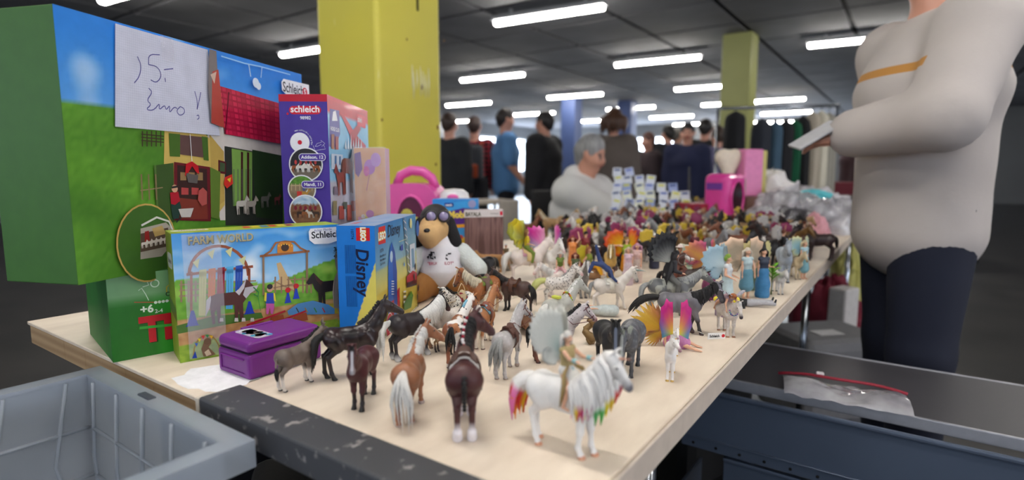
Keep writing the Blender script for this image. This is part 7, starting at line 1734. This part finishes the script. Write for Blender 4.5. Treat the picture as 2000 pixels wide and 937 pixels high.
# the seller
t, J = person('elderly grey-haired seller in white hooded sweatshirt sitting and reaching across the table', .40, 3.98, -38, 1.74, dict(pelvis=(0, 0, .255), torso=(.26, .0, 1), face=(.9, .1, -.30), headdir=(.25, 0, 1), thl=(1, .2, .0), thr=(1, -.2, .0), snl=(.1, 0, -1), snr=(.1, 0, -1), uar=(.70, .50, -.42), far=(.79, .62, -.22), ual=(.6, .3, -.7), fal=(1, .1, -.3)), (226, 226, 226), (40, 40, 46), hair=(150, 150, 152), infl=.026, hood=True, cell=.011)
b = MB(); b.tube([J['nb']+J['F']*.075-J['T']*.02, J['chest']+J['F']*.103, J['waist']+J['F']*.098], .006, 6, col=lin((120, 80, 80))); b.build('zip', MATTR, t)
# standing person with phone
stripe = NT('beige_sweater'); sx_ = stripe.n('ShaderNodeSeparateXYZ'); stripe.link(stripe.coord(), sx_.inputs[0])
bz_ = stripe.math('MULTIPLY', stripe.math('GREATER_THAN', sx_.outputs[2], .738), stripe.math('LESS_THAN', sx_.outputs[2], .752)); bz_ = stripe.math('MULTIPLY', bz_, stripe.math('LESS_THAN', stripe.math('ABSOLUTE', sx_.outputs[1]), .135))
stripe.base(stripe.mix(bz_, stripe.mix(stripe.mapr(stripe.noise(6), .3, .7), lin((196, 188, 184)), lin((180, 172, 168))), lin((190, 136, 70)))); stripe.set(Roughness=.95); stripe.bump(stripe.noise(120), .3, .002)
MX, MY = (1800-1000)/1110*1.72, 1.74
t, J = person('standing person in beige sweater with orange stripe and dark jeans, holding a phone', MX, MY, 176, 1.76, dict(STD, ual=(.42, .34, -.75), fal=(.36, -.88, -.10), hal=(.8, -.45, -.2), uar=(-.15, -.1, -1), far=(.1, 0, -1)), stripe.m, (20, 26, 46), hair=(70, 60, 52), infl=.019, cell=.010)
bpy.context.view_layer.update(); hp = t.matrix_world @ Vector(J['hnl'])
ph = thing('phone', 'pale slim phone held in the standing person hand', 'phone', hp+Vector((-.030, -.022, .015)), R(176)); Mp = Matrix.Rotation(R(32), 4, 'Y') @ Matrix.Rotation(R(75), 4, 'X')
b = MB(); b.bbox((0, 0, 0), (.140, .009, .066), .003, 2, Mp); b.build('case', mat('pale_phone', (196, 196, 200), .3), ph)
b = MB(); b.bbox((0, -.0045, 0), (.136, .001, .066), .0004, 1, Mp); b.build('screen', mat('dark_glass', (30, 32, 40), .1), ph)
# ------------------------------------------------------------------ crates at the lower left
mcr = NT('milky_plastic'); mcr.base(mcr.mix(mcr.mapr(mcr.noise(8), .3, .7), lin((196, 204, 214)), lin((176, 186, 200)))); mcr.set(Roughness=.35, Alpha=.5, Transmission_Weight=.25, Coat_Weight=.3); mcr = mcr.m
cc = at_z(498, 858, .745)
def crate(label, z):
    t = thing('plastic_crate', label, 'crate', (cc.x, cc.y, z), TROT, 'stacked milky crates')
    L, W_, H_ = .30, .40, .235          # L toward -x local, W toward +y local
    b = MB()
    def ring(o, z0, z1, tk):
        x0, x1, y0, y1 = -L+o, -o, o, W_-o
        b.box(((x0+x1)/2, y0+tk/2, (z0+z1)/2), (x1-x0, tk, z1-z0)); b.box(((x0+x1)/2, y1-tk/2, (z0+z1)/2), (x1-x0, tk, z1-z0)); b.box((x0+tk/2, (y0+y1)/2, (z0+z1)/2), (tk, y1-y0-2*tk, z1-z0)); b.box((x1-tk/2, (y0+y1)/2, (z0+z1)/2), (tk, y1-y0-2*tk, z1-z0))
    ring(.022, .0, H_, .003); b.build('wall', mcr, t)
    b = MB(); ring(.0, H_-.004, H_, .026); ring(.0, H_-.03, H_-.004, .003); b.build('rim', mcr, t)
    b = MB(); b.box((-L/2, W_/2, .002), (L-.046, W_-.046, .004)); b.build('bottom', mcr, t)
    for k in range(5):
        b = MB(); y = .05+k*.075; b.tube([(-.0265, y, .006), (-.0265, y+.02, H_*.5), (-.0265, y, H_-.006)], .0028, 6, ref=(1, 0, 0)); b.build('rib', mcr, t)
    for k in range(4):
        b = MB(); x = -.05-k*.066; b.tube([(x, .0265, .006), (x-.02, .0265, H_*.5), (x, .0265, H_-.006)], .0028, 6, ref=(0, 1, 0)); b.build('rib', mcr, t); b = MB(); b.tube([(x, W_-.0265, .006), (x-.02, W_-.0265, H_*.5), (x, W_-.0265, H_-.006)], .0028, 6, ref=(0, 1, 0)); b.build('rib', mcr, t)
    for zz in (.09, .16):
        b = MB(); b.tube([(-.0265, .028, zz), (-.0265, W_-.028, zz)], .0025, 6, ref=(1, 0, 0)); b.build('rib', mcr, t); b = MB(); b.tube([(-.028, W_-.0265, zz), (-L+.028, W_-.0265, zz)], .0025, 6); b.build('rib', mcr, t)
    b = MB(); b.bbox((-.013, .22, H_+.0005), (.010, .03, .003), .001, 1); b.build('slot', mat('dark_slot_b', (60, 66, 76), .6), t)
    return t
crate('milky translucent plastic crate in the lower left corner, topmost of its stack', .510)
crate('milky plastic crate below the topmost one at lower left', .272); crate('lowest milky plastic crate of the stack at lower left', .034)
t = thing('wheeled_dolly', 'low dolly on the floor beneath the milky crates', 'dolly', (cc.x, cc.y, 0), TROT); b = MB(); b.bbox((-.15, .20, .024), (.3, .4, .018), .003, 1); b.build('deck', mat('dark_deck', (40, 40, 44), .6), t)
for sx in (-.03, -.27):
    for sy in (.04, .36): b = MB(); b.lathe([(.0, -.006), (.0075, -.006), (.0075, .006), (0, .006)], 12, Matrix.Translation((sx, sy, .0075)) @ Matrix.Rotation(R(90), 4, 'X')); b.build('wheel', mat('rubber', (20, 20, 20), .8), t)
# ------------------------------------------------------------------ board and steel drawers right of the table
hb_ = .525
e0, e1 = at_z(1400, 735, hb_), at_z(1731, 803, hb_)
dd = (e0-e1); dd.z = 0; ddn = dd.normalized(); BR = math.atan2(-ddn.y, -ddn.x); back = Vector((ddn.y, -ddn.x, 0)); back = back if back.y > 0 else -back
o0 = e0+ddn*.16; o0.z = 0
bt = thing('dark_bench', 'low dark grey bench board with pale aluminium edge right of the stall table', 'bench', (o0.x, o0.y, 0), BR)
LB, DB = 1.35, .36
b = MB(); b.bbox((LB/2, DB/2, hb_-.011), (LB, DB-.008, .022), .001, 1); b.build('board', mat('anthracite_board', (58, 57, 62), .45, bump=.1, scale=200), bt)
for yy in (.0, DB): b = MB(); b.bbox((LB/2, yy, hb_-.011), (LB, .008, .026), .002, 2); b.build('edge_profile', mat('aluminium_edge', (176, 178, 186), .35, .6), bt)
for lx in (1.25,):
    for ly in (.04, DB-.04): b = MB(); b.tube([(lx, ly, hb_-.022), (lx, ly, 0)], .013, 8); b.build('leg', chrome, bt)
mst = mat('slate_blue_steel', (84, 96, 116), .4, .35, var=.1, scale=5)
def drawer(label, x0, z1, h, w_, dep, off):
    t = thing('steel_drawer', label, 'drawer unit', (o0.x, o0.y, 0), BR, 'stacked steel drawers')
    z0 = z1-h; b = MB()
    b.bbox((x0+w_/2, off+.003, (z0+z1)/2), (w_, .006, h), .002, 1); b.build('front_panel', mst, t)
    for xx in (x0+.004, x0+w_-.004): b = MB(); b.bbox((xx, off+dep/2+.006, (z0+z1)/2), (.008, dep, h), .002, 1); b.build('side_panel', mst, t)
    b = MB(); b.bbox((x0+w_/2, off+dep/2, z0+.003), (w_-.02, dep-.02, .006), .001, 1); b.build('tray', mat('dark_tray', (44, 50, 60), .5), t)
    b = MB(); b.bbox((x0+w_/2, off-.002, z1-.005), (w_, .010, .010), .003, 2); b.bbox((x0+w_/2, off-.002, z0+.030), (w_, .006, .004), .001, 1); b.build('rim', mst, t)
    for k in range(int(w_/.055)):
        b = MB(); b.lathe([(.0, -.001), (.0035, -.001), (.0035, .0015), (0, .0015)], 10, Matrix.Translation((x0+.03+k*.055, off-.0005, z0+.013)) @ Matrix.Rotation(R(90), 4, 'X')); b.build('hole', mat('hole_black', (8, 8, 10), .9), t)
    return t
drawer('slate blue steel drawer directly under the dark bench board, row of small holes', .09, .500, .155, 1.1, .3, -.035)
drawer('slate blue steel drawer below the upper one', .19, .335, .15, 1.0, .3, -.02)
drawer('lowest slate blue steel drawer on the floor plinth', .05, .175, .15, 1.1, .3, -.05)
t = thing('floor_plinth', 'dark plinth under the lowest steel drawer', 'plinth', (o0.x, o0.y, 0), BR); b = MB(); b.bbox((.6, .13, .012), (1.0, .28, .024), .003, 1); b.build('base', mat('dark_deck', (40, 40, 44)), t)
# zip bag on the bench
zb = at_z(1640, 757, hb_); t = thing('zip_bag', 'clear plastic bag with dark red zip edge lying on the dark bench board', 'bag', zb, BR+R(12)); b = MB()
b.sheet(lambda i, j: (-.12+.24*i, -.10+.12*j-.03*i, .004+.022*math.sin(math.pi*j)*(.6+.4*math.sin(i*9))+.006*nz(i*9, j*9)), 26, 14); b.build('film', mat('clear_bag', (226, 226, 232)), t)
b = MB(); b.tube([(-.13+.26*i/12, .02-.03*i/12+.006*math.sin(i*.8), .010+.010*math.sin(math.pi*i/12)) for i in range(13)], .0055, 8, .6); b.build('zip_edge', mat('wine_red', (150, 24, 50), .5), t)
b = MB(); b.bbox((-.04, .018, .022), (.016, .012, .008), .002, 1); b.build('slider', mat('white_plastic', (224, 222, 226)), t)
# things on the floor behind the bench
def fl(name, label, cat, px, py, Y, dims, col, z=0, rot=0, part='body'):
    d = ray(px, py); q = d*(Y/d.y); t = thing(name, label, cat, (q.x, Y, z), R(rot)); b = MB(); b.bbox((0, 0, dims[2]/2), dims, min(dims)*.12, 2); b.build(part, mat('fl_%d_%d_%d' % col, col, .7, bump=.2), t)
fl('plastic_tub', 'grey translucent storage tub lid on the floor behind the bench', 'box', 1610, 650, 2.35, (.42, .34, .36), (112, 112, 116), rot=10)
t = thing('tub_label', 'white paper sheet lying on the grey storage tub', 'paper', ((1632-1000)/1110*2.3, 2.30, .3605), R(10)); b = MB(); b.bbox((0, 0, .001), (.11, .07, .002), .0005, 1); b.build('sheet', mat('white_paper_b', (200, 200, 202), .7), t)
crumple('red_bag', 'dark red cloth bag on the floor beyond the grey tub', 'bag', 1620, 600, 3.0, .22, .18, .40, mat('dark_red_cloth', (110, 16, 40), .8, bump=.4, scale=8), 9, z=0)
crumple('yellow_bag', 'small pale yellow bag right of the dark red one near the jeans', 'bag', 1655, 560, 3.3, .12, .10, .52, mat('pale_yellow_cloth', (190, 186, 110), .8), 10, z=0)
fl('shoe_box', 'white carton lying on top beside the dark red bag', 'box', 1647, 592, 2.75, (.12, .09, .46), (196, 192, 190), rot=30)
fl('storage_bin', 'black storage bin below the front edge of the stall table', 'box', 640, 900, .95, (.26, .2, .5), (12, 12, 14), rot=20)
fl('storage_bin', 'dark bin under the middle of the stall table', 'box', 760, 900, 1.35, (.36, .36, .46), (20, 20, 24), rot=35)
fl('storage_bin', 'dark blue bin beneath the left board table', 'box', 470, 870, 1.5, (.36, .36, .5), (20, 22, 30), rot=35)
fl('storage_bin', 'charcoal bin under the right side of the stall table', 'box', 1330, 700, 1.9, (.36, .36, .5), (16, 16, 18), rot=35)
